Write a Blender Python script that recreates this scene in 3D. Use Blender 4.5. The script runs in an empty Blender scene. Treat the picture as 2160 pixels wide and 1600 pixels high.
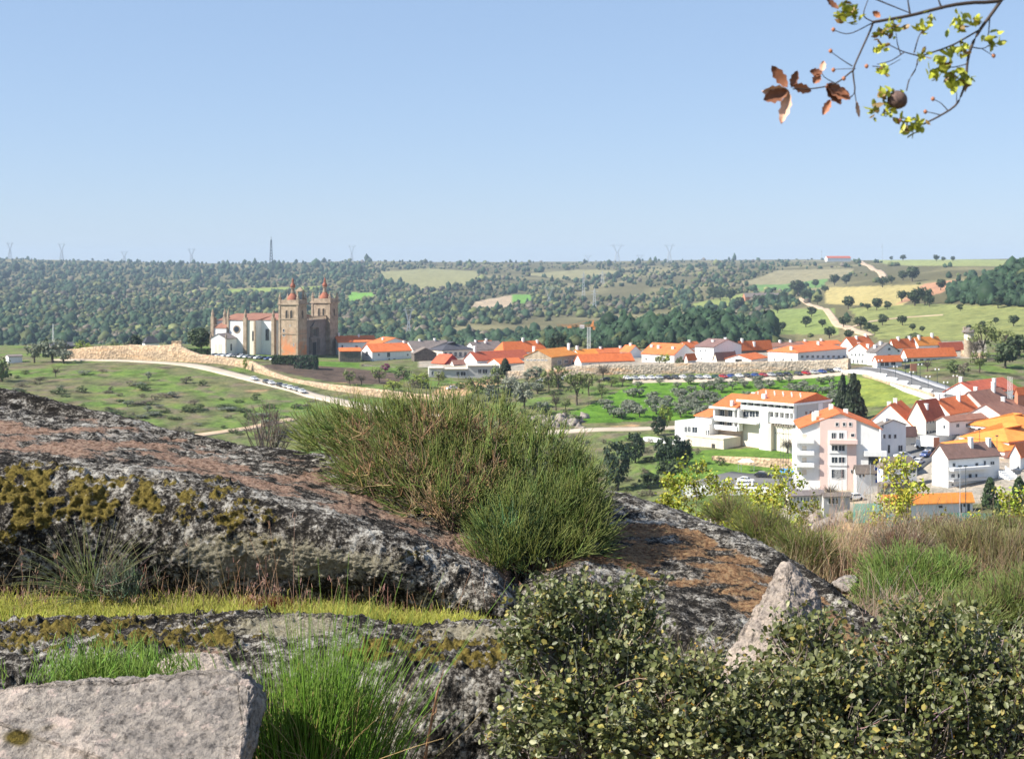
import bpy, bmesh, math, random
import numpy as np
from mathutils import Vector, Matrix

# ---------------------------------------------------------------- camera, sky, sun, exposure
SC = bpy.context.scene
COL = SC.collection
FP, CX, HY = 3000.0, 1080.0, 560.0          # focal length in photo pixels, centre column, eye-level row
cam_d = bpy.data.cameras.new('camera')
cam_d.sensor_width = 36.0
cam_d.lens = 50.0
cam_d.shift_y = -240.0 / 2160.0
cam_d.clip_start = 0.1
cam_d.clip_end = 60000.0
cam_d.dof.use_dof = True
cam_d.dof.focus_distance = 8.0
cam_d.dof.aperture_fstop = 10.5
cam = bpy.data.objects.new('camera', cam_d)
cam.location = (0, 0, 0)
cam.rotation_euler = (math.radians(90), 0, 0)
COL.objects.link(cam)
SC.camera = cam

SUN_AZ = math.atan2(-0.955, -0.29)             # direction to the sun: from the left, slightly behind the camera
SUN_EL = math.radians(41)
world = bpy.data.worlds.new('World')
SC.world = world
world.use_nodes = True
wn = world.node_tree
bg = wn.nodes['Background']
sky = wn.nodes.new('ShaderNodeTexSky')
sky.sky_type = 'NISHITA'
sky.sun_disc = False
sky.sun_elevation = SUN_EL
sky.sun_rotation = SUN_AZ
sky.altitude = 700.0
sky.air_density = 1.0
sky.dust_density = 0.3
sky.ozone_density = 6.0
# gamma and tint grade the sky, flattening its gradient towards the horizon
sg = wn.nodes.new('ShaderNodeGamma'); sg.inputs['Gamma'].default_value = 0.44
st_ = wn.nodes.new('ShaderNodeMix'); st_.data_type = 'RGBA'; st_.blend_type = 'MULTIPLY'; st_.inputs[0].default_value = 1.0
st_.inputs[7].default_value = (1.11, 1.245, 1.48, 1.0)
wn.links.new(sky.outputs['Color'], sg.inputs['Color'])
wn.links.new(sg.outputs['Color'], st_.inputs[6])
wn.links.new(st_.outputs[2], bg.inputs['Color'])
bg.inputs['Strength'].default_value = 0.15

sun_d = bpy.data.lights.new('sun', 'SUN')
sun_d.energy = 5.0
sun_d.angle = math.radians(0.5)
sun_d.color = (1.0, 0.95, 0.86)
sun_o = bpy.data.objects.new('sun', sun_d)
sv = Vector((math.sin(SUN_AZ) * math.cos(SUN_EL), math.cos(SUN_AZ) * math.cos(SUN_EL), math.sin(SUN_EL)))
sun_o.rotation_euler = sv.to_track_quat('Z', 'Y').to_euler()
COL.objects.link(sun_o)

SC.view_settings.view_transform = 'Standard'
SC.view_settings.look = 'None'
SC.view_settings.gamma = 1.0
SC.view_settings.exposure = 0.86
SC.view_settings.use_curve_mapping = False
SC.cycles.max_bounces = 6
SC.cycles.diffuse_bounces = 3
SC.cycles.glossy_bounces = 2
SC.cycles.transmission_bounces = 4
SC.cycles.transparent_max_bounces = 8
SC.cycles.volume_bounces = 0
SC.cycles.use_denoising = True

# ---------------------------------------------------------------- numbers and noise
rng = np.random.default_rng(7)
random.seed(7)

def P(x, y, D):
    return np.array([(x - CX) * D / FP, D, (HY - y) * D / FP])

_perm = np.random.default_rng(3).permutation(512)
_perm = np.concatenate([_perm, _perm, _perm])
_g3 = np.random.default_rng(4).normal(size=(512, 3))
_g3 /= np.linalg.norm(_g3, axis=1)[:, None]

def perlin(p):
    p = np.asarray(p, float)
    i = np.floor(p).astype(int)
    f = p - i
    u = f * f * f * (f * (f * 6 - 15) + 10)
    i &= 511
    out = 0
    for dx in (0, 1):
        wx = u[..., 0] if dx else 1 - u[..., 0]
        for dy in (0, 1):
            wy = u[..., 1] if dy else 1 - u[..., 1]
            for dz in (0, 1):
                wz = u[..., 2] if dz else 1 - u[..., 2]
                h = _perm[_perm[_perm[(i[..., 0] + dx) & 511] + ((i[..., 1] + dy) & 511)] + ((i[..., 2] + dz) & 511)] & 511
                g = _g3[h]
                out = out + wx * wy * wz * (g[..., 0] * (f[..., 0] - dx) + g[..., 1] * (f[..., 1] - dy) + g[..., 2] * (f[..., 2] - dz))
    return out * 1.6

def fbm(p, octv=4, gain=0.5, lac=2.03):
    p = np.asarray(p, float)
    a, s, t = 1.0, 0.0, 0.0
    for k in range(octv):
        s = s + a * perlin(p * (lac ** k) + 17.3 * k)
        t += a
        a *= gain
    return s / t

def smooth(a, b, x):
    t = np.clip((x - a) / (b - a), 0, 1)
    return t * t * (3 - 2 * t)

# ---------------------------------------------------------------- meshes and objects
def mesh_np(name, V, Fs, col=None, smooth_sh=False, attrs=None):
    """V (n,3); Fs list of (m,k) index arrays; col (n,3) per-vertex colour; attrs {name: (n,)}"""
    me = bpy.data.meshes.new(name)
    V = np.asarray(V, np.float32)
    me.vertices.add(len(V))
    me.vertices.foreach_set('co', V.ravel())
    Fs = [np.asarray(f, np.int32) for f in Fs if len(f)]
    nl = sum(f.size for f in Fs)
    nf = sum(len(f) for f in Fs)
    me.loops.add(nl)
    me.loops.foreach_set('vertex_index', np.concatenate([f.ravel() for f in Fs]))
    me.polygons.add(nf)
    tot = np.concatenate([np.full(len(f), f.shape[1], np.int32) for f in Fs])
    st = np.concatenate([[0], np.cumsum(tot)[:-1]]).astype(np.int32)
    me.polygons.foreach_set('loop_start', st)
    me.polygons.foreach_set('loop_total', tot)
    if smooth_sh:
        me.polygons.foreach_set('use_smooth', np.ones(nf, bool))
    if col is not None:
        a = me.attributes.new('Col', 'FLOAT_COLOR', 'POINT')
        c = np.ones((len(V), 4), np.float32)
        c[:, :3] = col
        a.data.foreach_set('color', c.ravel())
    for k, v in (attrs or {}).items():
        a = me.attributes.new(k, 'FLOAT', 'POINT')
        a.data.foreach_set('value', np.asarray(v, np.float32))
    me.update(calc_edges=True)
    me.validate()
    return me

def obj(name, me, mat=None, parent=None, label=None, cat=None, group=None, kind=None, loc=None, rz=None):
    o = bpy.data.objects.new(name, me)
    COL.objects.link(o)
    if mat is not None and me is not None and len(me.materials) == 0:
        me.materials.append(mat)
    if parent is not None:
        o.parent = parent
    if loc is not None:
        o.location = [float(c) for c in loc]
    if rz is not None:
        o.rotation_euler = (0, 0, float(rz))
    if label: o['label'] = label
    if cat: o['category'] = cat
    if group: o['group'] = group
    if kind: o['kind'] = kind
    return o

def thing(name, label, cat, loc=(0, 0, 0), rz=0.0, group=None):
    return obj(name, None, None, None, label, cat, group, None, loc, rz)

def dup(root, loc, rz=0.0, scale=None, label=None, group=None, mats=None):
    r = root.copy(); COL.objects.link(r)
    r.location = [float(c) for c in loc]; r.rotation_euler = (0, 0, float(rz))
    if scale is not None: r.scale = scale
    if label: r['label'] = label
    if group: r['group'] = group
    for ch in root.children:
        c = ch.copy(); COL.objects.link(c); c.parent = r
        for g in ch.children:
            d = g.copy(); COL.objects.link(d); d.parent = c
    return r

class MB:
    """collects boxes, prisms, tubes and lathes into one mesh"""
    def __init__(s): s.v = []; s.f = []
    def add(s, vs, fs):
        b = len(s.v); s.v += [tuple(map(float, v)) for v in vs]; s.f += [tuple(i + b for i in f) for f in fs]; return s
    def box(s, x0, x1, y0, y1, z0, z1):
        return s.add([(x0, y0, z0), (x1, y0, z0), (x1, y1, z0), (x0, y1, z0), (x0, y0, z1), (x1, y0, z1), (x1, y1, z1), (x0, y1, z1)],
                     [(0, 3, 2, 1), (4, 5, 6, 7), (0, 1, 5, 4), (1, 2, 6, 5), (2, 3, 7, 6), (3, 0, 4, 7)])
    def prism(s, base, top):
        n = len(base)
        return s.add(list(base) + list(top), [tuple(range(n))[::-1], tuple(range(n, 2 * n))] + [(i, (i + 1) % n, n + (i + 1) % n, n + i) for i in range(n)])
    def lathe(s, cx, cy, prof, n=10, rot=0.0):
        vs = []; fs = []
        for r, z in prof:
            for k in range(n):
                a = rot + 2 * math.pi * k / n
                vs.append((cx + r * math.cos(a), cy + r * math.sin(a), z))
        for j in range(len(prof) - 1):
            for k in range(n):
                fs.append((j * n + k, j * n + (k + 1) % n, (j + 1) * n + (k + 1) % n, (j + 1) * n + k))
        fs.append(tuple(range(n))[::-1]); fs.append(tuple((len(prof) - 1) * n + k for k in range(n)))
        return s.add(vs, fs)
    def bar(s, a, b, r, n=4):
        a = Vector([float(q) for q in a]); b = Vector([float(q) for q in b]); d = (b - a)
        if d.length < 1e-6: return s
        q = d.to_track_quat('Z', 'Y'); vs = []
        for p, rr in ((a, r), (b, r)):
            for k in range(n):
                t = 2 * math.pi * (k + .5) / n
                vs.append(p + q @ Vector((rr * math.cos(t), rr * math.sin(t), 0)))
        return s.add(vs, [tuple(range(n))[::-1], tuple(range(n, 2 * n))] + [(k, (k + 1) % n, n + (k + 1) % n, n + k) for k in range(n)])
    def mesh(s, name, sm=False):
        me = bpy.data.meshes.new(name); me.from_pydata(s.v, [], s.f)
        if sm: me.polygons.foreach_set('use_smooth', [True] * len(me.polygons))
        me.update(); return me
    def build(s, name, mat, parent=None, sm=False, **k):
        return obj(name, s.mesh(name, sm), mat, parent, **k)

def stems(pts, rad, sides=3):
    """tubes along N polylines of K points: pts (N,K,3), rad (N,K)"""
    N, K, _ = pts.shape
    t = np.gradient(pts, axis=1)
    t /= np.linalg.norm(t, axis=2, keepdims=True) + 1e-9
    ref = np.where(np.abs(t[..., 2:3]) > 0.9, np.array([1., 0, 0]), np.array([0, 0, 1.]))
    a = np.cross(t, ref); a /= np.linalg.norm(a, axis=2, keepdims=True) + 1e-9
    b = np.cross(t, a)
    V = []
    for k in range(sides):
        an = 2 * math.pi * k / sides
        V.append(pts + rad[..., None] * (math.cos(an) * a + math.sin(an) * b))
    V = np.stack(V, axis=2)                       # N,K,sides,3
    idx = np.arange(N * K * sides).reshape(N, K, sides)
    q = []
    for k in range(sides):
        k2 = (k + 1) % sides
        q.append(np.stack([idx[:, :-1, k], idx[:, :-1, k2], idx[:, 1:, k2], idx[:, 1:, k]], -1).reshape(-1, 4))
    return V.reshape(-1, 3), np.concatenate(q)

def leaf_quads(c, n, up, L, W, fold=0.0):
    """leaves: centre c (N,3), face normal n, long axis up, length L, width W -> six-sided blades of 4 triangles"""
    n = n / (np.linalg.norm(n, axis=1, keepdims=True) + 1e-9)
    a = up - n * np.sum(up * n, axis=1, keepdims=True)
    a /= np.linalg.norm(a, axis=1, keepdims=True) + 1e-9
    b = np.cross(n, a)
    L = np.asarray(L)[:, None]; W = np.asarray(W)[:, None]
    k = fold * W * n
    V = np.stack([c - a * L * .5, c - a * L * .12 + b * W * .5 + k, c + a * L * .28 + b * W * .42 + k, c + a * L * .5,
                  c + a * L * .28 - b * W * .42 + k, c - a * L * .12 - b * W * .5 + k], 1)
    N = len(c)
    i = np.arange(N)[:, None] * 6
    F1 = np.concatenate([i + 0, i + 1, i + 2, i + 3], 1)
    F2 = np.concatenate([i + 0, i + 3, i + 4, i + 5], 1)
    return V.reshape(-1, 3), np.concatenate([F1, F2])

def quads(c, n, s, asp=1.0):
    """flat leaf tufts: one quad each"""
    N = len(c)
    n = n / (np.linalg.norm(n, axis=1, keepdims=True) + 1e-9)
    r = rng.normal(size=(N, 3))
    a = np.cross(n, r); a /= np.linalg.norm(a, axis=1, keepdims=True) + 1e-9
    b = np.cross(n, a)
    s = np.asarray(s)[:, None]
    V = np.stack([c - a * s, c - b * s * asp, c + a * s, c + b * s * asp], 1).reshape(-1, 3)
    return V, np.arange(N * 4).reshape(N, 4)

def join(*parts):
    V = []; Fq = {}; C = []; b = 0
    for v, f, c in parts:
        V.append(v); C.append(np.broadcast_to(c, v.shape)); f = np.asarray(f)
        Fq.setdefault(f.shape[1], []).append(f + b); b += len(v)
    return np.concatenate(V), [np.concatenate(x) for x in Fq.values()], np.concatenate(C)

# ---------------------------------------------------------------- materials
def nmat(name):
    m = bpy.data.materials.new(name); m.use_nodes = True
    return m, m.node_tree.nodes, m.node_tree.links

def coords(nt, lk, scale=(1, 1, 1), rot=(0, 0, 0)):
    tc = nt.new('ShaderNodeTexCoord'); mp = nt.new('ShaderNodeMapping')
    mp.inputs['Scale'].default_value = scale; mp.inputs['Rotation'].default_value = rot
    lk.new(tc.outputs['Object'], mp.inputs['Vector'])
    return mp.outputs['Vector']

def noise(nt, lk, vec, scale, detail=4, rough=0.6):
    n = nt.new('ShaderNodeTexNoise'); n.inputs['Scale'].default_value = scale
    n.inputs['Detail'].default_value = detail; n.inputs['Roughness'].default_value = rough
    if vec is not None: lk.new(vec, n.inputs['Vector'])
    return n.outputs['Fac']

def ramp(nt, lk, fac, stops):
    r = nt.new('ShaderNodeValToRGB'); e = r.color_ramp.elements
    while len(e) < len(stops): e.new(0.5)
    for k, (p, c) in enumerate(stops):
        e[k].position = p; e[k].color = (c[0], c[1], c[2], 1) if not isinstance(c, (int, float)) else (c, c, c, 1)
    lk.new(fac, r.inputs['Fac'])
    return r.outputs['Color']

def mix(nt, lk, fac, a, b, mode='MIX'):
    m = nt.new('ShaderNodeMix'); m.data_type = 'RGBA'; m.blend_type = mode
    for s, v in ((m.inputs[0], fac), (m.inputs[6], a), (m.inputs[7], b)):
        if isinstance(v, (int, float)): s.default_value = v
        elif isinstance(v, tuple): s.default_value = (v[0], v[1], v[2], 1)
        else: lk.new(v, s)
    return m.outputs[2]

def bump(nt, lk, h, strength, dist, bs):
    b = nt.new('ShaderNodeBump'); b.inputs['Strength'].default_value = strength; b.inputs['Distance'].default_value = dist
    lk.new(h, b.inputs['Height']); lk.new(b.outputs['Normal'], bs.inputs['Normal'])

def simple(name, c, rough=0.85, var=0.12, scale=0.6, c2=None, bmp=0.0, stretch=(1, 1, 1), spec=0.3, metal=0.0):
    m, nt, lk = nmat(name); bs = nt['Principled BSDF']
    v = coords(nt, lk, stretch)
    f = noise(nt, lk, v, scale, 5, 0.65)
    c2 = c2 or tuple(max(0.0, q * (1 - var * 2.2)) for q in c)
    col = ramp(nt, lk, f, [(0.32, c2), (0.62, c)])
    lk.new(col, bs.inputs['Base Color'])
    bs.inputs['Roughness'].default_value = rough
    bs.inputs['Specular IOR Level'].default_value = spec
    bs.inputs['Metallic'].default_value = metal
    if bmp: bump(nt, lk, noise(nt, lk, v, scale * 6, 4), bmp, 0.1, bs)
    return m

def leafmat(name, trans=0.3, rough=0.55, var=0.35, nscale=0.8, tint=(1, 1, 1), spec=0.25):
    """foliage: colour from the mesh's own Col attribute, varied by object and by noise, a little light through the leaf"""
    m, nt, lk = nmat(name); bs = nt['Principled BSDF']; out = nt['Material Output']
    at = nt.new('ShaderNodeAttribute'); at.attribute_name = 'Col'
    oi = nt.new('ShaderNodeObjectInfo')
    f = noise(nt, lk, coords(nt, lk), nscale, 3)
    g = ramp(nt, lk, f, [(0.3, 1 - var), (0.7, 1 + var * .6)])
    c = mix(nt, lk, 1.0, at.outputs['Color'], g, 'MULTIPLY')
    r = ramp(nt, lk, oi.outputs['Random'], [(0, (.82 * tint[0], .86 * tint[1], .8 * tint[2])), (1, (1.15 * tint[0], 1.1 * tint[1], 1.1 * tint[2]))])
    c = mix(nt, lk, 1.0, c, r, 'MULTIPLY')
    lk.new(c, bs.inputs['Base Color']); bs.inputs['Roughness'].default_value = rough
    bs.inputs['Specular IOR Level'].default_value = spec
    tr = nt.new('ShaderNodeBsdfTranslucent'); lk.new(c, tr.inputs['Color'])
    mx = nt.new('ShaderNodeMixShader'); mx.inputs[0].default_value = trans
    lk.new(bs.outputs[0], mx.inputs[1]); lk.new(tr.outputs[0], mx.inputs[2]); lk.new(mx.outputs[0], out.inputs['Surface'])
    return m

M = {}
def wallm(name, c, dirt=(0.45, 0.43, 0.40), amt=0.5):
    m, nt, lk = nmat(name); bs = nt['Principled BSDF']
    v = coords(nt, lk, (1, 1, 0.25))
    f = noise(nt, lk, v, 0.9, 6, 0.7)
    c1 = ramp(nt, lk, f, [(0.28, tuple(c[i] * (1 - amt) + dirt[i] * amt for i in range(3))), (0.5, c), (1, tuple(min(.86, q * 1.03) for q in c))])
    lk.new(c1, bs.inputs['Base Color']); bs.inputs['Roughness'].default_value = 0.9
    bs.inputs['Specular IOR Level'].default_value = 0.2
    M[name] = m
def roofm(name, c, c2, dark=(0.16, 0.09, 0.06), amt=.35):
    m, nt, lk = nmat(name); bs = nt['Principled BSDF']
    v = coords(nt, lk)
    f = noise(nt, lk, v, 0.35, 5, 0.7); g = noise(nt, lk, v, 3.5, 3, 0.8)
    a = ramp(nt, lk, f, [(0.3, c2), (0.6, c)])
    b = ramp(nt, lk, g, [(0.25, dark), (0.45, (1, 1, 1))])
    oi = nt.new('ShaderNodeObjectInfo')
    a = mix(nt, lk, 1.0, a, ramp(nt, lk, oi.outputs['Random'], [(0, (.80, .86, .95)), (.5, (1, 1, 1)), (1, (1.08, 1.12, 1.25))]), 'MULTIPLY')
    a = mix(nt, lk, .7, a, ramp(nt, lk, noise(nt, lk, coords(nt, lk, (1, 1, 1)), 1.1, 6, .8), [(.3, (.62, .60, .60)), (.5, (1, 1, 1)), (.72, (1.15, 1.25, 1.35))]), 'MULTIPLY')
    lk.new(mix(nt, lk, amt, a, b, 'MULTIPLY'), bs.inputs['Base Color'])
    bs.inputs['Roughness'].default_value = 0.9; bs.inputs['Specular IOR Level'].default_value = 0.2
    w = nt.new('ShaderNodeTexWave'); w.inputs['Scale'].default_value = 1.3; w.inputs['Distortion'].default_value = 0.6
    lk.new(v, w.inputs['Vector'])
    bump(nt, lk, w.outputs['Fac'], 0.35, 0.08, bs)
    M[name] = m
wallm('white', (0.80, 0.79, 0.765), amt=.28)
wallm('cream', (0.74, 0.68, 0.56))
wallm('pink', (0.76, 0.57, 0.50), (0.6, 0.45, 0.4), .35)
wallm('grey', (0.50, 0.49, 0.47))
wallm('concrete', (0.66, 0.58, 0.47), (0.40, 0.33, 0.26), .55)
wallm('dark_red', (0.33, 0.045, 0.05), (0.25, 0.05, 0.05))
wallm('taupe', (0.36, 0.30, 0.24), (0.25, 0.2, 0.16))
wallm('brick', (0.48, 0.22, 0.13), (0.35, 0.2, 0.15))
roofm('orange', (0.70, 0.185, 0.060), (0.60, 0.145, 0.045))
roofm('bright_orange', (0.76, 0.28, 0.055), (0.68, 0.22, 0.045), amt=.2)
roofm('red', (0.52, 0.125, 0.060), (0.42, 0.095, 0.05))
roofm('rust', (0.34, 0.165, 0.11), (0.25, 0.12, 0.085))
roofm('brown', (0.235, 0.135, 0.105), (0.18, 0.11, 0.09))
roofm('greyroof', (0.25, 0.20, 0.165), (0.17, 0.14, 0.12))
roofm('slate', (0.09, 0.085, 0.09), (0.06, 0.06, 0.065))
M['stone'] = simple('stone', (0.47, 0.38, 0.27), .95, .2, .8, (0.23, 0.18, 0.13), .5)
M['dark_stone'] = simple('dark_stone', (0.20, 0.17, 0.14), .95, .2, 1.4, (0.08, 0.07, 0.065), .5)
M['pane'] = simple('pane', (0.035, 0.045, 0.06), .25, .1, 1, spec=.5)
M['blue_pane'] = simple('blue_pane', (0.02, 0.08, 0.42), .4, .1, 1)
M['frame'] = simple('frame', (0.72, 0.72, 0.70), .6, .05, 1)
M['dark'] = simple('dark', (0.05, 0.045, 0.04), .8, .1, 1)
M['steel'] = simple('steel', (0.42, 0.45, 0.48), .5, .08, .2)
M['dark_steel'] = simple('dark_steel', (0.045, 0.06, 0.07), .6, .1, 1)
M['asphalt'] = simple('asphalt', (0.17, 0.165, 0.16), .95, .12, .15, bmp=.2)
M['pale_road'] = simple('pale_road', (0.52, 0.44, 0.35), .95, .12, .08, (0.40, 0.33, 0.25), .2)
M['dirt'] = simple('dirt', (0.55, 0.42, 0.29), .95, .15, .1, (0.40, 0.27, 0.17), .3)
M['paving'] = simple('paving', (0.56, 0.54, 0.52), .9, .1, .3)
M['bark'] = simple('bark', (0.13, 0.10, 0.075), .95, .2, 9, (0.05, 0.04, 0.03), .4)
M['twig'] = simple('twig', (0.20, 0.165, 0.13), .95, .2, 20, (0.09, 0.075, 0.06))
M['leaf'] = leafmat('leaf', .22)
M['leaf_far'] = leafmat('leaf_far', .05, nscale=.05, var=.25, spec=.1)
M['leaf_near'] = leafmat('leaf_near', .25, .45, .3, 8.0, spec=.35)
M['stemgreen'] = leafmat('stemgreen', .12, .55, .35, 5.0)

# ================================================================ TERRAIN
_T = {
 0:    [(1,-1.75),(3.2,-2.1),(5.5,-2.1),(6.2,-1.76),(6.7,-1.675),(8,-1.665),(11,-1.8),(16,-3.2),(30,-9),(60,-22),(120,-42),(200,-57),(300,-58),(380,-54),(440,-49),(480,-45.5),(520,-43.5),(560,-42.2),(600,-41.3),(640,-41),(740,-41),(900,-72),(1200,-97),(1600,-99),(2000,-92),(3000,-78),(4000,-48),(5000,-6),(6000,28),(8000,30),(13000,10)],
 250:  [(1,-1.75),(3.2,-2.1),(5.5,-2.1),(6.2,-1.76),(6.7,-1.675),(8,-1.665),(11,-1.8),(16,-3.4),(30,-9),(60,-22),(120,-42),(200,-57),(300,-59),(380,-56),(440,-51.5),(480,-48),(520,-44.8),(560,-41.4),(585,-39.9),(610,-39.7),(640,-40),(740,-40.5),(900,-72),(1200,-97),(1600,-99),(2000,-92),(3000,-78),(4000,-50),(5000,-12),(6000,15),(8000,18),(13000,0)],
 500:  [(1,-1.75),(3.2,-2.1),(5.5,-2.1),(6.2,-1.76),(6.7,-1.675),(8,-1.665),(11,-1.9),(16,-3.6),(30,-9.5),(60,-23),(120,-43),(200,-58),(300,-60),(380,-58),(430,-53.3),(480,-49.5),(515,-46.2),(550,-42.8),(566,-41.0),(575,-39.6),(640,-39.9),(740,-40.3),(900,-72),(1200,-97),(1600,-97),(2000,-91),(3000,-76),(4000,-48),(5000,-12),(6000,7),(8000,8),(13000,-10)],
 750:  [(1,-1.75),(3.2,-2.1),(5.5,-2.1),(6.2,-1.76),(6.7,-1.68),(8,-1.70),(11,-2.1),(16,-4),(30,-10),(60,-24),(120,-44),(200,-59),(300,-61),(380,-59),(440,-55),(480,-51),(500,-47.7),(515,-46.4),(522,-45.2),(560,-43.4),(600,-42.4),(640,-42.3),(730,-43),(900,-72),(1200,-95),(1600,-94),(2000,-88),(3000,-70),(4000,-40),(5000,-6),(6000,12),(8000,14),(13000,-10)],
 1000: [(1,-1.75),(3.2,-2.1),(5.5,-2.1),(6.2,-1.8),(6.7,-1.70),(8,-1.76),(11,-2.3),(16,-4.3),(30,-11),(60,-25),(120,-46),(200,-60),(300,-61),(380,-59),(440,-54.5),(470,-51.8),(490,-50),(530,-47.3),(550,-46.4),(578,-45.6),(590,-42),(600,-41),(640,-41),(720,-43),(900,-68),(1100,-76),(1400,-86),(2000,-86),(3000,-66),(4000,-34),(5000,-4),(6000,14),(8000,16),(13000,-10)],
 1250: [(1,-1.75),(3.2,-2.1),(5.5,-2.1),(6.5,-1.86),(8,-1.9),(11,-2.4),(16,-4.5),(30,-11),(60,-25),(120,-46),(200,-61),(300,-63),(360,-59),(400,-56),(440,-53.6),(455,-52.2),(470,-51),(500,-48),(530,-44.9),(541,-43.8),(548,-43.3),(552,-40),(580,-40),(640,-40.5),(720,-42.5),(850,-60),(1000,-64),(1200,-55),(1400,-68),(1700,-84),(2200,-82),(3000,-66),(4000,-38),(5000,-3),(6000,17),(8000,18),(13000,-10)],
 1500: [(1,-1.75),(3.2,-2.1),(5.5,-2.1),(6.5,-1.9),(8,-2.0),(11,-2.5),(16,-4.2),(30,-10),(60,-24),(120,-45),(200,-61),(290,-63),(330,-59.5),(350,-56),(362,-55),(385,-54.4),(400,-52.9),(420,-52.2),(450,-51.8),(468,-51),(500,-47),(530,-43.2),(538,-42.3),(545,-41.9),(549,-38.8),(580,-38.8),(640,-39.5),(710,-42),(800,-56),(900,-62),(1050,-50),(1190,-42),(1300,-52),(1500,-76),(1800,-82),(2200,-70),(2600,-54),(3000,-44),(4000,-16),(5000,8),(6000,22),(8000,24),(13000,0)],
 1680: [(1,-1.75),(3.2,-2.1),(5.5,-2.1),(6.5,-1.95),(8,-2.05),(11,-2.5),(16,-4.0),(30,-10),(60,-23),(120,-44),(200,-60),(290,-62),(325,-58),(340,-55.8),(360,-55),(390,-54),(405,-52.6),(430,-51.5),(455,-49.5),(480,-47),(505,-44),(528,-41.3),(538,-40.9),(542,-37.8),(580,-37.8),(640,-38.5),(700,-41),(800,-54),(900,-58),(1050,-62),(1190,-62),(1400,-60),(1700,-58),(2200,-54),(2600,-46),(3000,-36),(4000,-5),(5000,14),(6000,22),(8000,24),(13000,0)],
 1830: [(1,-1.75),(3.2,-2.1),(5.5,-2.1),(6.5,-2.0),(8,-2.1),(11,-2.5),(16,-3.8),(30,-9),(60,-21),(120,-43),(200,-58),(290,-60),(320,-56.5),(335,-55.4),(355,-54.8),(375,-52),(400,-49.5),(430,-46.8),(460,-44.2),(500,-40.6),(524,-38.6),(560,-37.4),(640,-37.5),(700,-39),(800,-50),(900,-52),(1000,-50),(1200,-45),(1500,-42),(2000,-36),(2500,-26),(3000,-12),(4000,12),(5000,20),(8000,22),(13000,0)],
 2000: [(1,-1.75),(3.2,-2.1),(5.5,-2.1),(6.5,-2.05),(8,-2.15),(11,-2.5),(16,-3.6),(30,-8.5),(60,-20),(120,-42),(200,-57),(260,-58),(290,-55.5),(308,-54.2),(332,-52.5),(350,-50),(372,-48),(400,-46.5),(425,-43.6),(440,-41.6),(470,-39.6),(520,-36.9),(580,-36),(640,-36),(700,-37),(800,-46),(900,-46),(1100,-42),(1300,-38),(1700,-29),(2200,-16),(3000,7),(4000,17),(5000,18),(8000,18),(13000,0)],
 2160: [(1,-1.75),(3.2,-2.1),(5.5,-2.1),(6.5,-2.05),(8,-2.1),(11,-2.35),(16,-3.2),(30,-8),(60,-19),(120,-41),(200,-56),(260,-57),(290,-55),(308,-53.5),(332,-51.5),(350,-49),(372,-48.5),(400,-47),(425,-45.4),(440,-44.2),(470,-42),(520,-37.5),(580,-35),(640,-35),(700,-36),(800,-42),(900,-42),(1050,-38),(1150,-33),(1300,-14),(1430,1),(1550,1),(1800,-12),(2500,-8),(3000,8),(4000,18),(5000,18),(8000,18),(13000,0)],
}
_T[-900] = _T[0]
_T[3100] = [(d, z + (14 if 1100 < d < 2000 else 0)) for d, z in _T[2160]]
_tx = np.array(sorted(_T)); _LD = np.linspace(math.log(1.0), math.log(13000), 1400)
_tab = np.array([np.interp(_LD, np.log([d for d, z in _T[x]]), [z for d, z in _T[x]]) for x in _tx])
_ker = np.array([1, 2, 3, 2, 1]) / 9.0
_tab = np.array([np.convolve(np.pad(r, 2, mode='edge'), _ker, 'valid') for r in _tab])

def H(X, Y):
    X = np.asarray(X, float); Y = np.asarray(Y, float)
    D = np.clip(Y, 1.0, 13000)
    px = np.clip(X / np.maximum(Y, 6.0) * FP + CX, -899, 3099)
    j = np.clip(np.searchsorted(_tx, px, side='right') - 1, 0, len(_tx) - 2)
    a = (px - _tx[j]) / (_tx[j + 1] - _tx[j])
    q = np.log(D) / (_LD[1] - _LD[0]); i = np.clip(q.astype(int), 0, len(_LD) - 2); b = q - i
    z = (1 - a) * ((1 - b) * _tab[j, i] + b * _tab[j, i + 1]) + a * ((1 - b) * _tab[j + 1, i] + b * _tab[j + 1, i + 1])
    w1 = smooth(780, 1300, D)
    p = np.stack([X, Y, np.zeros_like(X)], -1)
    z = z + w1 * 7.0 * fbm(p / 420.0, 4) + w1 * smooth(3500, 6000, D) * 10 * fbm(p / 1500. + 9, 2)
    w2 = smooth(150, 300, D) * (1 - smooth(500, 560, D))
    z = z + w2 * 0.5 * fbm(p / 22.0 + 5, 3)
    z = z + (1 - smooth(15, 40, D)) * smooth(8, 12, D) * 0.15 * fbm(p / 1.5, 3)
    return z

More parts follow.
